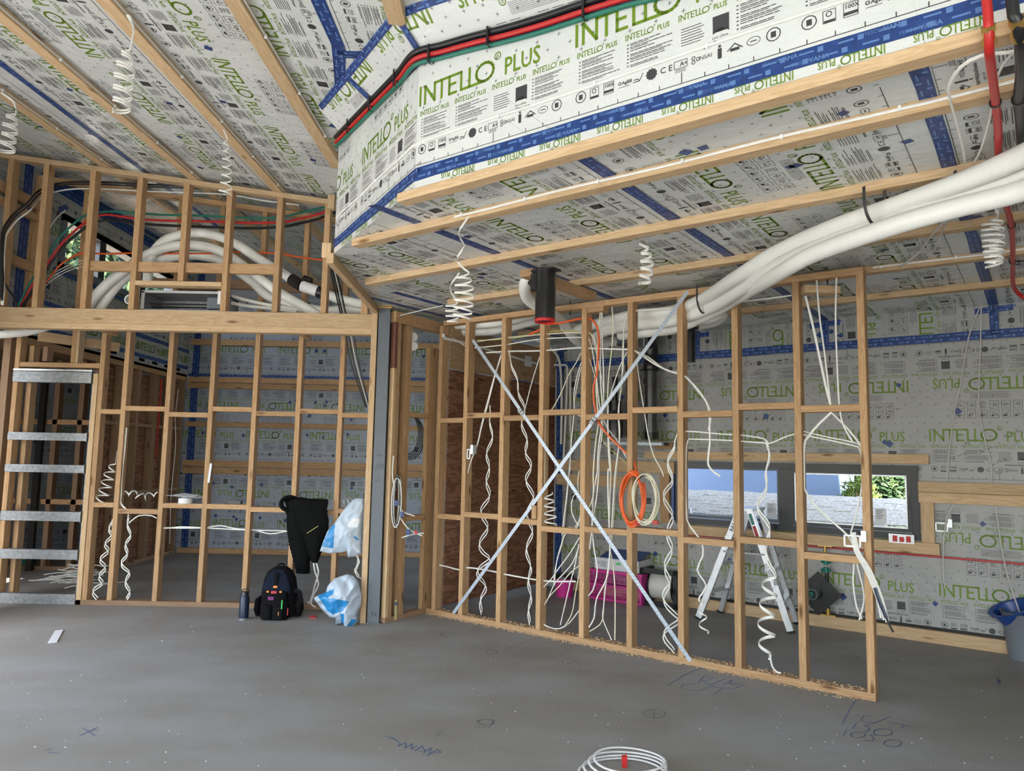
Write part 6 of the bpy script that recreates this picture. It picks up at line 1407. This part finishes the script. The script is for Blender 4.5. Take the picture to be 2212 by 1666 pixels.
f = Flat(); f.text('ELECTRICAL', 0, 0, .016, 0, .02); ondecal(o_-up*.024+d*.02, d, up, f, 'lettering', 'black_ink', ld)
f = Flat(); f.rect(0, -.014, .10, .028, 0); ondecal(ntR1.lerp(ntR0, .04)-E2*.0012-up*.008, d, up, f, 'green_sticker', 'teal', ld)
f = Flat(); f.rect(0, -.014, .10, .028, 0); ondecal(ntR1.lerp(ntR0, .04)-E2*.0012-up*.008+d*.11, d, up, f, 'red_sticker', 'strapred', ld)
dl = (nL1-nL0).normalized(); upl = dl.cross(E2).normalized(); upl = upl if upl.x < 0 else -upl
f = Flat(); f.text('BAILEY', 0, -.016, .032, 0, .02); ondecal(nL0.lerp(nL1, .80)-E2*.0012, dl, upl, f, 'lettering', 'black_ink', ld)

# black flange plate with pipe and green fittings
fp = thing('pipe_flange', 'square black rubber flange turned on its corner with a grey pipe stub through it', 'flange', ont(1768, 1285, TD-.1))
c0 = ont(1768, 1282, TD-.09); s_ = .135; mb = MB(); uu = (E1+Z).normalized(); vv = (Z-E1).normalized(); mb.box(c0-uu*s_-vv*s_, uu*2*s_, vv*2*s_, E2*.008)
for q in range(10):
    a_ = q*.63; mb.box(c0+(E1*math.cos(a_)+Z*math.sin(a_))*.07-E2*.006, (E1*math.cos(a_)+Z*math.sin(a_))*.05, E2*.006, Z*.008+E1*.004)
mb.build('plate', 'blackplastic', fp)
mb = MB(); mb.lathe(c0+E1*-.03, [(.0, 0), (.045, 0), (.045, .10), (.04, .10), (.04, .02)], 24, axis=-E2); mb.build('pipe_stub', 'greyplastic', fp, True)
mb = MB(); mb.box(c0-E1*.12-Z*.05-E2*.02, E1*.08, E2*.02, Z*.06); mb.build('teal_label', 'teal', fp)
gp = thing('water_riser', 'black pipe riser with green valves and brass ends beside the black flange', 'pipe', ont(1786, 1325, TD-.07))
mb = MB(); mb.cyl(ont(1788, 1320, TD-.07), ont(1786, 1235, TD-.07), .016, n=16); mb.build('black_pipe', 'blackplastic', gp, True)
for yy in (1214, 1232):
    mb = MB(); p = ont(1784, yy, TD-.07); mb.cyl(p-Z*.025, p+Z*.025, .022, n=8); mb.cyl(p-E1*.04, p+E1*.04, .012, n=8); mb.build('green_valve', 'teal', gp)
mb = MB(); p = ont(1789, 1322, TD-.07); mb.cyl(p-Z*.03, p+Z*.03, .02, n=12); mb.box(p-E1*.07-Z*.035-E2*.01, E1*.13, E2*.02, Z*.01); mb.build('brass_foot', 'brass', gp)
br2 = thing('brass_tee', 'small brass tee fitting on the red water pipe below the window', 'fitting', ont(1782, 1182, TD-.04))
mb = MB(); p = ont(1782, 1180, TD-.045); mb.cyl(p-E1*.06, p+E1*.06, .011, n=12); mb.cyl(p, p-Z*.06, .013, n=12); mb.build('tee', 'brass', br2)

# red drill bit wallet on the sill board, brackets, boxes
rb = thing('bit_wallet', 'clear and red drill bit wallet standing on the window sill board', 'wallet', ont(1942, 1170, TD-.05))
p0 = ont(1920, 1172, TD-.07); mb = MB(); mb.box(p0, E1*.19, E2*.006, Z*.075); mb.build('case', 'chrome', rb)
for k in range(3):
    mb = MB(); mb.box(p0+E1*(.03+.05*k)-E2*.003+Z*.012, E1*.035, E2*.004, Z*(.05-.01*(k % 2))); mb.build('bit', 'red', rb)
def bracket(px, py, t, w_, h_, lab, nm='mounting_bracket'):
    root = thing(nm, lab, 'bracket', ont(px, py, t)); c0 = ont(px, py, t); mb = MB(); q = .010
    for (x_, z_, ww, hh) in ((-w_/2, -h_/2, w_, q), (-w_/2, h_/2-q, w_, q), (-w_/2, -h_/2, q, h_), (w_/2-q, -h_/2, q, h_)): mb.box(c0+E1*x_+Z*z_, E1*ww, E2*.004, Z*hh)
    mb.build('face_frame', 'alu', root); mb = MB(); mb.box(c0+E1*(w_/2), E1*.03, E2*.05, Z*h_*.9); mb.build('side_flange', 'alu', root); return root
bracket(1841, 1169, 4.94, .10, .075, 'metal switch box bracket on the end stud with cables running through it')
bracket(2034, 1139, TD-.05, .09, .075, 'metal bracket on the printed wall right of the window')
bracket(1012, 981, 4.94, .04, .09, 'small metal bracket on a stud in the first bay of the long frame')
# bucket at the right
bk_ = thing('bucket', 'grey flexible bucket with a blue thing inside at the right edge', 'bucket', onfloor(2222, 1425))
bb = onz(2225, 1425, 0); R_ = .17
lathe_part('tub', bb, [(0, 0.003), (R_*.78, 0), (R_, .33), (R_+.014, .345), (R_-.004, .345), (R_*.75, .02), (0, .02)], 'greyplastic', bk_)
bl = thing('lid_tray', 'blue plastic tub resting tilted in the grey bucket', 'tub', bb+Z*.33)
mb = MB(); ax_ = (Z*1.0-E1*.42-E2*.25).normalized(); mb.lathe(bb+Z*.245-E1*.045, [(.0, 0), (.10, 0), (.135, .12), (.16, .13), (.165, .145), (.13, .14), (.09, .015), (0, .012)], 30, axis=ax_); mb.build('tub', 'blueplastic', bl, True)

# ------------------------------------------------------------------ things by the left frame
bt = thing('water_bottle', 'dark blue insulated water bottle with steel base standing left of the tool bag', 'bottle', onfloor(526, 1338))
b0 = onfloor(526, 1338); 
lathe_part('flask', b0, [(0, .004), (.040, .004), (.040, .012), (.0405, .18), (.030, .205), (.0, .205)], 'navy', bt); lathe_part('steel_base', b0, [(0, 0), (.040, 0), (.0405, .014), (.039, .014)], 'chrome', bt)
lathe_part('lid', b0+Z*.198, [(.031, 0), (.031, .030), (.026, .038), (0, .038)], 'blackplastic', bt)
mb = MB(); sweep(mb, [b0+Z*.22+X*(.034*math.cos(q))+Z*.035*math.sin(q) for q in np.linspace(0, PI, 14)], .005, n=8); mb.build('carry_loop', 'blackplastic', bt, True)
# tool backpack
bg_ = thing('tool_backpack', 'black and navy tool backpack standing on the floor before the left frame', 'backpack', onfloor(592, 1338))
B0 = onfloor(592, 1338); 
def loft(name, secs, mat, parent, n=28, e=2.6):
    """superellipse sections: (centre, half width along X, half depth along Y)"""
    mb = MB(); V = []; F = []
    for c_, wx, wy in secs:
        for k in range(n):
            a_ = 2*PI*k/n; cs_, sn = math.cos(a_), math.sin(a_)
            V.append(Vector(c_)+X*wx*math.copysign(abs(cs_)**(2/e), cs_)+Y*wy*math.copysign(abs(sn)**(2/e), sn))
    for i in range(len(secs)-1):
        for k in range(n): F.append((i*n+k, i*n+(k+1) % n, (i+1)*n+(k+1) % n, (i+1)*n+k))
    F += [tuple(range(n-1, -1, -1)), tuple(range((len(secs)-1)*n, len(secs)*n))]
    mb.add(V, F); return mb.build(name, mat, parent, True)
cbk = B0+Y*.12
loft('body', [(cbk+Z*.0, .12, .08), (cbk+Z*.02, .155, .10), (cbk+Z*.12, .16, .10), (cbk+Z*.24, .15, .095), (cbk+Z*.33, .135, .085), (cbk+Z*.39, .105, .07), (cbk+Z*.425, .06, .045), (cbk+Z*.432, .02, .02)], 'fabricblack', bg_)
loft('front_panel', [(B0+Y*.035+Z*.22, .125, .03), (B0+Y*.03+Z*.28, .12, .03), (B0+Y*.04+Z*.36, .09, .025), (B0+Y*.06+Z*.41, .045, .015)], 'fabricnavy', bg_)
loft('lower_pocket', [(B0+Y*.0+Z*.0, .11, .045), (B0-Y*.005+Z*.03, .12, .055), (B0-Y*.005+Z*.13, .115, .05), (B0+Z*.165, .10, .04)], 'fabricblack', bg_)
for sx in (-.052, .052): loft('pouch', [(B0-Y*.055+X*sx+Z*.01, .042, .018), (B0-Y*.062+X*sx+Z*.04, .045, .024), (B0-Y*.058+X*sx+Z*.12, .042, .022), (B0-Y*.05+X*sx+Z*.135, .035, .012)], 'fabricblack', bg_)
loft('upper_pocket', [(B0-Y*.01+Z*.16, .10, .035), (B0-Y*.015+Z*.20, .105, .04), (B0-Y*.0+Z*.235, .095, .03)], 'fabricblack', bg_)
for sx in (-1, 1): loft('side_pocket', [(cbk+X*sx*.175+Z*.01, .02, .05), (cbk+X*sx*.185+Z*.06, .028, .06), (cbk+X*sx*.18+Z*.15, .024, .055), (cbk+X*sx*.165+Z*.17, .012, .04)], 'fabricblack', bg_)
cbox('centre_strap', B0-Y*-.001+Z*.33, .03, .01, .13, 'fabricblack', bg_); cbox('orange_buckle', B0-Y*.008+Z*.275, .035, .012, .018, 'tag_orange', bg_)
for sx in (-.055, .055): cbox('orange_tab', B0-Y*.035+X*sx+Z*.238, .022, .010, .015, 'tag_orange', bg_)
cbox('red_badge', B0-Y*.04+Z*.235, .05, .012, .022, 'strapred', bg_); cbox('green_tool', B0-Y*.075+X*.085+Z*.14, .010, .014, .075, 'limegreen', bg_); cbox('orange_clip', B0-Y*.08+X*.06+Z*.06, .008, .01, .04, 'tag_orange', bg_)
cbox('purple_pouch', B0-Y*.045+X*-.02+Z*.185, .05, .02, .03, 'purple', bg_); cbox('red_clip', B0-Y*.05+X*.13+Z*.075, .008, .01, .06, 'strapred', bg_)
mb = MB(); sweep(mb, catmull([cbk+Z*.41-X*.035, cbk+Z*.445-X*.02, cbk+Z*.45+X*.02, cbk+Z*.41+X*.035], .01), .008, n=8); mb.build('carry_handle', 'fabricblack', bg_, True)
mb = MB(); sweep(mb, catmull([cbk+Z*.24+X*.15-Y*.07, cbk+Z*.22+X*.20-Y*.08, cbk+Z*.14+X*.205-Y*.08, cbk+Z*.10+X*.17-Y*.08], .01), .02, .006, n=8, ref=-Y); mb.build('shoulder_strap', 'fabricblack', bg_, True)

# hanging puffer jacket
jk = thing('jacket', 'black quilted jacket slung over the lower nog beside a stud', 'jacket', Vector((-2.03, YA-.05, .92)))
yj = YA-.055
def cloth_tube(name, pts, rx, ry, mat, parent, quilt=0.0, qn=14, n=26, fold=.0, seed=1):
    P = catmull(pts, .008); K = len(P); rr = random.Random(seed); ph = [rr.uniform(0, 6) for _ in range(4)]; V = []; F = []
    for i, p in enumerate(P):
        u = i/(K-1); wx = np.interp(u, np.linspace(0, 1, len(rx)), rx); wy = np.interp(u, np.linspace(0, 1, len(ry)), ry)
        q = 1+quilt*(abs(math.sin(PI*qn*u))**.6-.6)
        for k in range(n):
            a_ = 2*PI*k/n; fo = 1+fold*math.sin(3*a_+ph[0]+4*u)+fold*.7*math.sin(5*a_+ph[1]-3*u)
            V.append(p+X*wx*q*fo*math.cos(a_)+Y*wy*q*fo*math.sin(a_))
    for i in range(K-1):
        for k in range(n): F.append((i*n+k, i*n+(k+1) % n, (i+1)*n+(k+1) % n, (i+1)*n+k))
    F += [tuple(range(n-1, -1, -1)), tuple(range((K-1)*n, K*n))]
    mb = MB(); mb.add(V, F); return mb.build(name, mat, parent, True)
jp = lambda pts: onY(Q(540, 1060, 5.373, pts), yj)
cloth_tube('body', jp([(640, 95), (650, 200), (700, 400), (720, 560), (735, 720), (755, 840)]), [.20, .165, .165, .13, .09, .02], [.05, .06, .055, .05, .04, .01], 'jacket', jk, .06, 5, fold=.10, seed=3)
cloth_tube('sleeve', jp([(560, 130), (535, 280), (545, 450), (570, 620), (600, 800), (620, 960)]), [.10, .085, .09, .088, .075, .062], [.05, .05, .055, .055, .05, .04], 'jacket', jk, .10, 19, fold=.03)
mb = MB(); C0 = jp([(470, 150)])[0]-Y*.03; ring = [C0+X*.065*math.cos(q)*1.1+Z*.06*math.sin(q)+Y*.02*math.cos(q) for q in np.linspace(0, 2*PI, 25)]
sweep(mb, ring, .020, n=10, caps=False); mb.build('collar', 'jacket', jk, True)
cloth_tube('shoulder', jp([(440, 110), (540, 80), (700, 95), (800, 110)])[0:4] if False else jp([(430, 130), (520, 85), (640, 95), (740, 110), (805, 125)]), [.02, .03, .03, .03, .02], [.05, .07, .07, .07, .04], 'jacket', jk, .0, 3, fold=.05)
mb = MB(); sweep(mb, [jp([(680, 490)])[0]-Y*.062, jp([(810, 405)])[0]-Y*.055], .003, n=6); mb.build('yellow_zip', 'lime', jk)
mb = MB(); sweep(mb, [jp([(430, 240)])[0]-Y*.0, jp([(480, 330)])[0]-Y*.01, jp([(475, 250)])[0]-Y*.02], .02, .006, n=8, ref=-Y); mb.build('flap', 'jacket', jk)
mb = MB(); sweep(mb, [jp([(800, 240)])[0]+Y*.02, jp([(890, 248)])[0]+Y*.02], .012, n=8); mb.build('tail_end', 'jacket', jk)

# plastic sacks
def sack(name, outline, y_, depth, patches, label, seed=1, crumple=.02):
    """filled crumpled sheet with real thickness: outline points in the picture taken to depth y_"""
    root = thing(name, label, 'plastic bag', ony(outline[0][0], outline[0][1], y_)); rr = random.Random(seed)
    P = [ony(x, y, y_) for x, y in outline]; n = len(P); c_ = sum(P, Vector())/n
    R = 34; ph = [rr.uniform(0, 6) for _ in range(12)]
    def disp(p):
        q = Vector((p.x*1.0+ph[0], p.z*1.0, ph[1])); return crumple*(3.2*(.5-abs(mnoise.noise(q*7)))+1.6*(.5-abs(mnoise.noise(q*15)))+1.0*mnoise.noise(q*4)-1.6)
    for side in (0, 1):
        V = []; F = []; S = 8; m_ = n*S
        ringp = []
        for i in range(n):
            a_, b_ = P[i], P[(i+1) % n]
            for k in range(S): ringp.append(a_.lerp(b_, k/S))
        for r_i in range(R+1):
            u = r_i/R
            for p in ringp:
                q = c_.lerp(p, u); d_ = depth*math.sqrt(max(0, 1-u**2.2)); V.append(q+(Y if side else -Y)*(d_+(disp(q) if u < .99 else 0)*(1 if side == 0 else .3)))
        for r_i in range(R):
            for k in range(m_):
                f_ = (r_i*m_+k, r_i*m_+(k+1) % m_, (r_i+1)*m_+(k+1) % m_, (r_i+1)*m_+k); F.append(f_ if side else f_[::-1])
        mb = MB(); mb.add(V, F, 0)
        if side == 0:
            for i, f_ in enumerate(mb.f):
                q = sum((Vector(mb.v[k]) for k in f_), Vector())/len(f_); v_ = q-CAM; px = IW/2+FPX*v_.dot(RT)/v_.dot(FW); py = IH/2-FPX*v_.dot(UP)/v_.dot(FW)
                for pi_, (poly, mi) in enumerate(patches):
                    ins = False; j = len(poly)-1
                    for k in range(len(poly)):
                        xi, yi = poly[k]; xj, yj_ = poly[j]
                        if (yi > py) != (yj_ > py) and px < (xj-xi)*(py-yi)/(yj_-yi)+xi: ins = not ins
                        j = k
                    if ins: mb.m[i] = mi
        mb.build('sheet_front' if side == 0 else 'sheet_back', ['whitebag', 'bluebag', 'paper'], root, True)
    return root
z3 = lambda pts: Q(540, 1060, 5.373, pts)
sack('plastic_sack', z3([(1225, 90), (1315, 95), (1325, 180), (1310, 330), (1290, 500), (1290, 640), (1298, 735), (1250, 740), (1215, 765), (1140, 775), (1130, 700), (1060, 715), (930, 730), (810, 705), (850, 590), (900, 470), (980, 380), (1060, 260), (1140, 160)]), 6.42, .05,
     [(z3([(990, 380), (965, 670), (835, 650), (870, 560), (920, 450)]), 1), (z3([(1195, 545), (1225, 525), (1275, 585), (1240, 575)]), 1), (z3([(1180, 320), (1290, 330), (1240, 430), (1125, 425)]), 2)],
     'white and blue plastic sack hanging on the timber left of the steel post', 4, .008)
sack('plastic_sack', z3([(1130, 970), (1200, 990), (1260, 1060), (1290, 1200), (1285, 1330), (1240, 1460), (1255, 1520), (1215, 1560), (1160, 1600), (1120, 1580), (1090, 1540), (1000, 1555), (1020, 1480), (930, 1470), (850, 1400), (790, 1320), (735, 1245), (800, 1215), (880, 1180), (900, 1110), (980, 1020)]), 6.22, .09,
     [(z3([(780, 1220), (980, 1140), (975, 1190), (900, 1250), (1000, 1260), (1150, 1290), (1080, 1400), (960, 1440), (890, 1390), (850, 1320)]), 1), (z3([(1045, 1430), (1095, 1430), (1090, 1550), (1060, 1550)]), 1), (z3([(1180, 1490), (1250, 1500), (1160, 1600), (1120, 1580)]), 1)],
     'crumpled white and blue plastic sack lying on the floor against the steel post', 9, .016)
wire('sack_cord', 'white cord hanging down from the upper plastic sack', 'cord', [ony(x, y, 6.40) for x, y in ((770, 1200), (777, 1215), (766, 1230), (770, 1242), (780, 1250))], .004, 'cable')
wire('sack_cord', 'second white cord twisted with the first under the upper plastic sack', 'cord', [ony(x, y, 6.41) for x, y in ((774, 1200), (772, 1218), (769, 1232), (776, 1244))], .004, 'cable')

# small things standing on the lower nogs
def nogtop(px, y_): return ony(px, 1090, y_)
pr = thing('papers', 'white crumpled papers lying on a white tape roll on the lower nog', 'papers', Vector((-3.15, YA+.03, .945)))
p = ony(398, 1095, YA+.03); zt = .9425; rollz = zt
mb = MB(); mb.lathe((p.x, YA+.045, zt), [(.035, 0), (.062, 0), (.062, .048), (.035, .048), (.035, 0)], 28); tag(mb.build('tape_roll', 'white', None, True, origin=(p.x, YA+.045, zt)), 'white tape roll under the papers on the lower nog', 'tape roll')
mb = MB(); q = Vector((p.x, YA+.045, zt+.05)); mb.box(q+Vector((-.16, -.05, .02)), (.26, .02, -.015), (.03, .13, 0), (0, 0, .0015)); mb.box(q+Vector((-.09, -.06, .03)), (.22, .01, -.03), (.05, .12, .01), (0, 0, .0015)); mb.box(q+Vector((-.02, -.04, .004)), (.13, -.02, .012), (.0, .10, .015), (0, 0, .0015)); mb.build('sheet', 'paper', pr)
bz = .945
for k, (px, w_, h_, lab) in enumerate(((502, .055, .032, 'small black box on the nog right of the papers, left of two'), (515, .06, .032, 'small black box on the nog right of the papers, right of two'))):
    p = ony(px, 1085, YA+.04); tag(cbox('small_box', (p.x, YA+.04, bz+h_/2), w_, .05, h_, 'blackplastic'), lab, 'box')
p = ony(579, 1097, YA+.03); tag(cbox('spirit_level', (p.x, YA+.04, .925+.014+.01), .115, .03, .028, 'blackplastic'), 'black block shaped tool lying on the nog left of the jacket', 'tool')
p = ony(470, 1087, YA+.03); tag(board('knife', (p.x-.05, YA+.03, .947), (p.x+.05, YA+.05, .947), .02, .008, 'darkmetal'), 'dark thin hand tool lying on the nog near the small black boxes', 'tool')
mb = MB(); p = ony(452, 1022, YA-.01); mb.box(p-X*.012-Z*.09, X*.02+Z*.0, Y*.006, Z*.18+X*.012); tag(mb.build('paper_strip', 'paper', None, False, p), 'strip of white paper hanging on a stud of the left frame', 'paper')
# offcuts heap of white cable in the back room
hp = random.Random(4); 
for i in range(34):
    c_ = onfloor(165+hp.gauss(0, 26), 1262+hp.gauss(0, 7)); a_ = hp.uniform(-.5, .7); L_ = hp.uniform(.15, .5); dz = hp.uniform(.0, .16)*max(0, 1-abs(c_.x-onfloor(165, 1262).x)/.5)
    dv_ = Vector((math.cos(a_), math.sin(a_), hp.uniform(-.12, .12)))
    pts = [c_-dv_*L_/2+Z*(.012+dz+abs(dv_.z)*L_/2), c_+Z*(.03+dz+hp.uniform(0, .03)), c_+dv_*L_/2+Z*(.012+dz+abs(dv_.z)*L_/2)]
    tag(cable('cable_offcut', pts, .006, 'cable', None, .004, .06, 6), 'white cable offcut in the heap on the floor behind the pocket door frame', 'cable offcut', 'white cable offcuts in the heap behind the door frame')
mb = MB(); c_ = onfloor(57, 1225); mb.lathe(c_, [(0, 0), (.09, 0), (.11, .16), (.10, .16), (.085, .01)], 20); tag(mb.build('bucket', 'teal', None, True, c_), 'small teal bucket on the floor behind the lowest door frame rail', 'bucket')
# dark doorway jamb and window framing beyond the pocket door
tag(board('dark_jamb', (-5.62, 8.6, 0), (-5.62, 8.6, 2.3), .05, .07, 'dark', None, X), 'dark vertical jamb seen through the pocket door frame', 'jamb')
fo = thing('wall_frame', 'dim stud frame seen through the ladder like pocket door frame', 'stud frame', Vector((-6, 8.7, 0)))
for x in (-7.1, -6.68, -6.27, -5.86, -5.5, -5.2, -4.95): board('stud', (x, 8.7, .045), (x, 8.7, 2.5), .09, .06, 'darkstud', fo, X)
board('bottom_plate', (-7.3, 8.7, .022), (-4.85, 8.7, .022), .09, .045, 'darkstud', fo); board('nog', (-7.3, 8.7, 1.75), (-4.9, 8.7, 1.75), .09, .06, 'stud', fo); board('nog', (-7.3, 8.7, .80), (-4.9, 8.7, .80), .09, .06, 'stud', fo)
wire('red_pipe', 'red water pipe climbing the dark side frame of the back room', 'pipe', [(XL+.02, 9.57, z_) for z_ in (1.35, 1.7, 2.0, 2.38)], .010, 'redpipe')
wire('wall_cable', 'pale cable running down the dark side frame near the back corner', 'cable', [(XL+.03, 10.05, 2.3), (XL+.03, 10.02, 1.9), (XL+.03, 10.08, 1.5), (XL+.03, 10.05, .8), (XL+.03, 10.1, .15)], .006, 'cable')

# ------------------------------------------------------------------ floor: paper, offcuts, chalk and pencil writing, sawdust
def slip(label, pts, mat='paper', nm='paper_slip'):
    mb = MB(); P = [onz(x, y, .002) for x, y in pts]; mb.face([p+Z*.006 for p in P]); mb.face([P[0]+Z*.005, P[3]+Z*.005, P[2]+Z*.005, P[1]+Z*.005]); 
    for i in range(4): mb.face([P[i]-Z*.001, P[(i+1) % 4]-Z*.001, P[(i+1) % 4]+Z*.006, P[i]+Z*.006])
    return tag(mb.build(nm, mat, None, False, P[0]), label, 'paper' if mat == 'paper' else 'offcut')
slip('white paper slip lying on the floor at the left', [(119, 1364), (137, 1362), (123, 1388), (103, 1390)])
slip('small red offcut on the floor between the backpack and the sack', [(671, 1331), (683, 1331), (683, 1336), (668, 1336)], 'red', 'red_offcut')
ccl = thing('cable_coil', 'coil of white cable with red tape lying on the floor in the foreground', 'cable coil', onz(1345, 1668, 0))
for k in range(4):
    mb = MB(); c_ = onz(1345+5*k, 1676-5*k, 0)+Z*(.008+.011*k); r_x = .20-.012*k; P = [c_+X*r_x*math.cos(q)+Y*(.17-.01*k)*math.sin(q)+Z*.004*math.sin(2*q+k) for q in np.linspace(0, 2*PI, 60)]
    sweep(mb, P, .0065, .004, n=8, ref=Z, caps=False); mb.build('loop', 'white', ccl, True)
mb = MB(); p = onz(1349, 1643, .03); mb.box(p-X*.012-Y*.01-Z*.03, X*.024, Y*.02, Z*.05); mb.box(p-X*.004-Z*.0, X*.012+Z*.02, Y*.004, Z*.012); mb.build('red_tape', 'red', ccl)
def chalk(name, label, strokes, mat='bluepencil', w_=.0055):
    f = Flat(); o = None; mb = MB()
    for st in strokes:
        P = [onz(x, y, .0) for x, y in st]; f.line([(p.x, p.y) for p in P], w_, 0)
    V, T, I = f.arrays(); mb.v = [(p[0], p[1], .0012) for p in V]; mb.f = [tuple(int(q) for q in (t if (lambda a_, b_, c_: (b_[0]-a_[0])*(c_[1]-a_[1])-(b_[1]-a_[1])*(c_[0]-a_[0]))(V[t[0]], V[t[1]], V[t[2]]) > 0 else t[::-1])) for t in T]; mb.m = [0]*len(mb.f)
    return tag(mb.build(name, mat, None, False, mb.v[0]), label, 'floor marking')
F7 = lambda pts: Q(800, 1300, 1.5666, pts)
def ell(cx, cy, rx, ry, n=18, a0=0, a1=2*PI): return F7([(cx+rx*math.cos(q), cy+ry*math.sin(q)) for q in np.linspace(a0, a1, n)])
chalk('floor_marking', 'blue floor writing reading R/H over C/T with a slanted line, below the strap end', [F7([(1122, 223), (1060, 250), (1005, 285)]), F7([(1108, 275), (1130, 252), (1160, 258), (1140, 268), (1120, 266), (1150, 282)]), F7([(1148, 284), (1200, 262)]), F7([(1195, 280), (1225, 265), (1215, 277), (1258, 280)]), F7([(1210, 277), (1240, 282)]), F7([(1230, 296), (1262, 283)]),
      F7([(1095, 280), (1060, 280), (1050, 292), (1075, 300), (1110, 302)]), F7([(1110, 302), (1160, 286)]), F7([(1150, 288), (1225, 296)]), F7([(1192, 293), (1160, 316)])])
chalk('floor_marking', 'blue floor writing reading C/T 150 1050 with a slanted line', [F7([(1648, 325), (1622, 365), (1596, 416)]), F7([(1694, 388), (1668, 388), (1660, 402), (1680, 412), (1710, 410)]), F7([(1700, 414), (1760, 390)]), F7([(1755, 408), (1800, 416), (1850, 428)]), F7([(1805, 417), (1798, 430)]),
      F7([(1645, 412), (1632, 430)]), F7([(1695, 418), (1672, 420), (1690, 430), (1680, 442), (1660, 440)]), ell(1735, 443, 32, 12), F7([(1612, 435), (1600, 455)]), ell(1650, 452, 25, 9), F7([(1715, 452), (1692, 452), (1705, 462), (1700, 472), (1670, 470)]), ell(1768, 480, 30, 12)])
chalk('floor_marking', 'faint grey floor writing in front of the left end of the long frame', [F7([(190, 92), (215, 105), (200, 112)]), F7([(215, 96), (245, 108), (235, 118)]), ell(265, 113, 25, 9), F7([(575, 115), (530, 135), (475, 155)]), F7([(380, 128), (430, 140)]), F7([(385, 122), (420, 118)]), F7([(340, 148), (370, 160), (400, 158), (430, 170)]), ell(410, 172, 18, 8), F7([(450, 160), (500, 180)]), ell(520, 185, 30, 9), ell(560, 158, 30, 8)], 'greypencil', .006)
chalk('floor_marking', 'faint grey pencil line and number in front of the third bay', [F7([(700, 145), (655, 172), (610, 197)]), ell(668, 203, 20, 8), F7([(690, 195), (715, 222)])], 'greypencil', .006)
chalk('floor_marking', 'grey circled cross marked on the open floor', [ell(960, 380, 38, 15), F7([(925, 380), (995, 380)]), F7([(962, 366), (958, 395)])], 'greypencil', .006)
chalk('floor_marking', 'grey scribble and cross on the floor in the foreground', [F7([(218, 445), (252, 455)]), F7([(245, 438), (222, 458)]), ell(390, 408, 28, 10), F7([(350, 425), (400, 428), (420, 400)])], 'greypencil', .006)
chalk('floor_marking', 'blue upside down floor word PENDANT in the foreground', [F7([(50, 455), (85, 468), (70, 458)]), F7([(85, 468), (100, 480), (95, 490), (120, 478), (118, 495), (140, 482), (140, 500), (158, 488)]), F7([(150, 505), (175, 490), (185, 505), (165, 508)]), F7([(180, 512), (205, 496), (200, 515)]), F7([(190, 522), (225, 502), (238, 510), (215, 515)])], 'bluepencil', .006)
chalk('floor_marking', 'blue cross on the floor at the left', [[(172, 1590), (210, 1572)], [(180, 1574), (205, 1590)], [(196, 1580), (215, 1578)]], 'bluepencil', .006)
chalk('floor_marking', 'faint blue cross on the floor at the lower left', [[(95, 1622), (112, 1618)], [(106, 1626), (128, 1628)]], 'bluepencil', .006)
for k, (cx, cy, rx, ry) in enumerate(((990, 73, 32, 7), (1320, 135, 35, 9), (1625, 187, 27, 8), (2160, 237, 40, 9), (2120, 272, 60, 13))):
    chalk('floor_marking', ['grey pencil ring on the floor behind the fourth bay', 'grey pencil ring on the floor behind the sixth bay', 'grey pencil ring on the floor behind the last bay', 'small grey pencil ring on the floor near the grey bucket', 'large grey pencil ring on the floor at the right edge'][k], [ell(cx, cy, rx, ry)], 'greypencil', .005)
chalk('floor_marking', 'small blue chalk spot inside the ring at the right edge', [F7([(2122, 262), (2130, 275), (2124, 278)]), F7([(2118, 270), (2136, 268)])], 'blueplastic', .012)
# scattered plaster crumbs and sawdust
rr = random.Random(21); mb = MB()
for i in range(150):
    px, py = rr.uniform(0, 2212), 1330+336*rr.random()**.8
    c_ = onz(px, py, 0); s_ = rr.uniform(.0015, .004); mb.box(c_-X*s_-Y*s_*.6, X*s_*2, Y*s_*1.3, Z*s_*.6)
o = tag(mb.build('floor_crumbs', 'paper', None, False, (0, 3, 0)), 'tiny pale plaster crumbs scattered over the grey floor', 'crumbs'); o['kind'] = 'stuff'
mb = MB()
for i in range(900):
    s = rr.uniform(-4.6, -.95); near = rr.random() < .5; t_ = TC_+rr.uniform(.0, .09) if near else TC_-abs(rr.gauss(0, .03)); zz = .045 if near else 0; c_ = ST(s, t_, zz); q = rr.uniform(.003, .007)
    mb.box(c_-E1*q, E1*q*2, E2*q*1.4, Z*q*.5)
o = tag(mb.build('sawdust', 'sawdust', None, False, ST(-2.7, TC_, 0)), 'sawdust and shavings on and in front of the bottom plate of the long frame', 'sawdust'); o['kind'] = 'stuff'
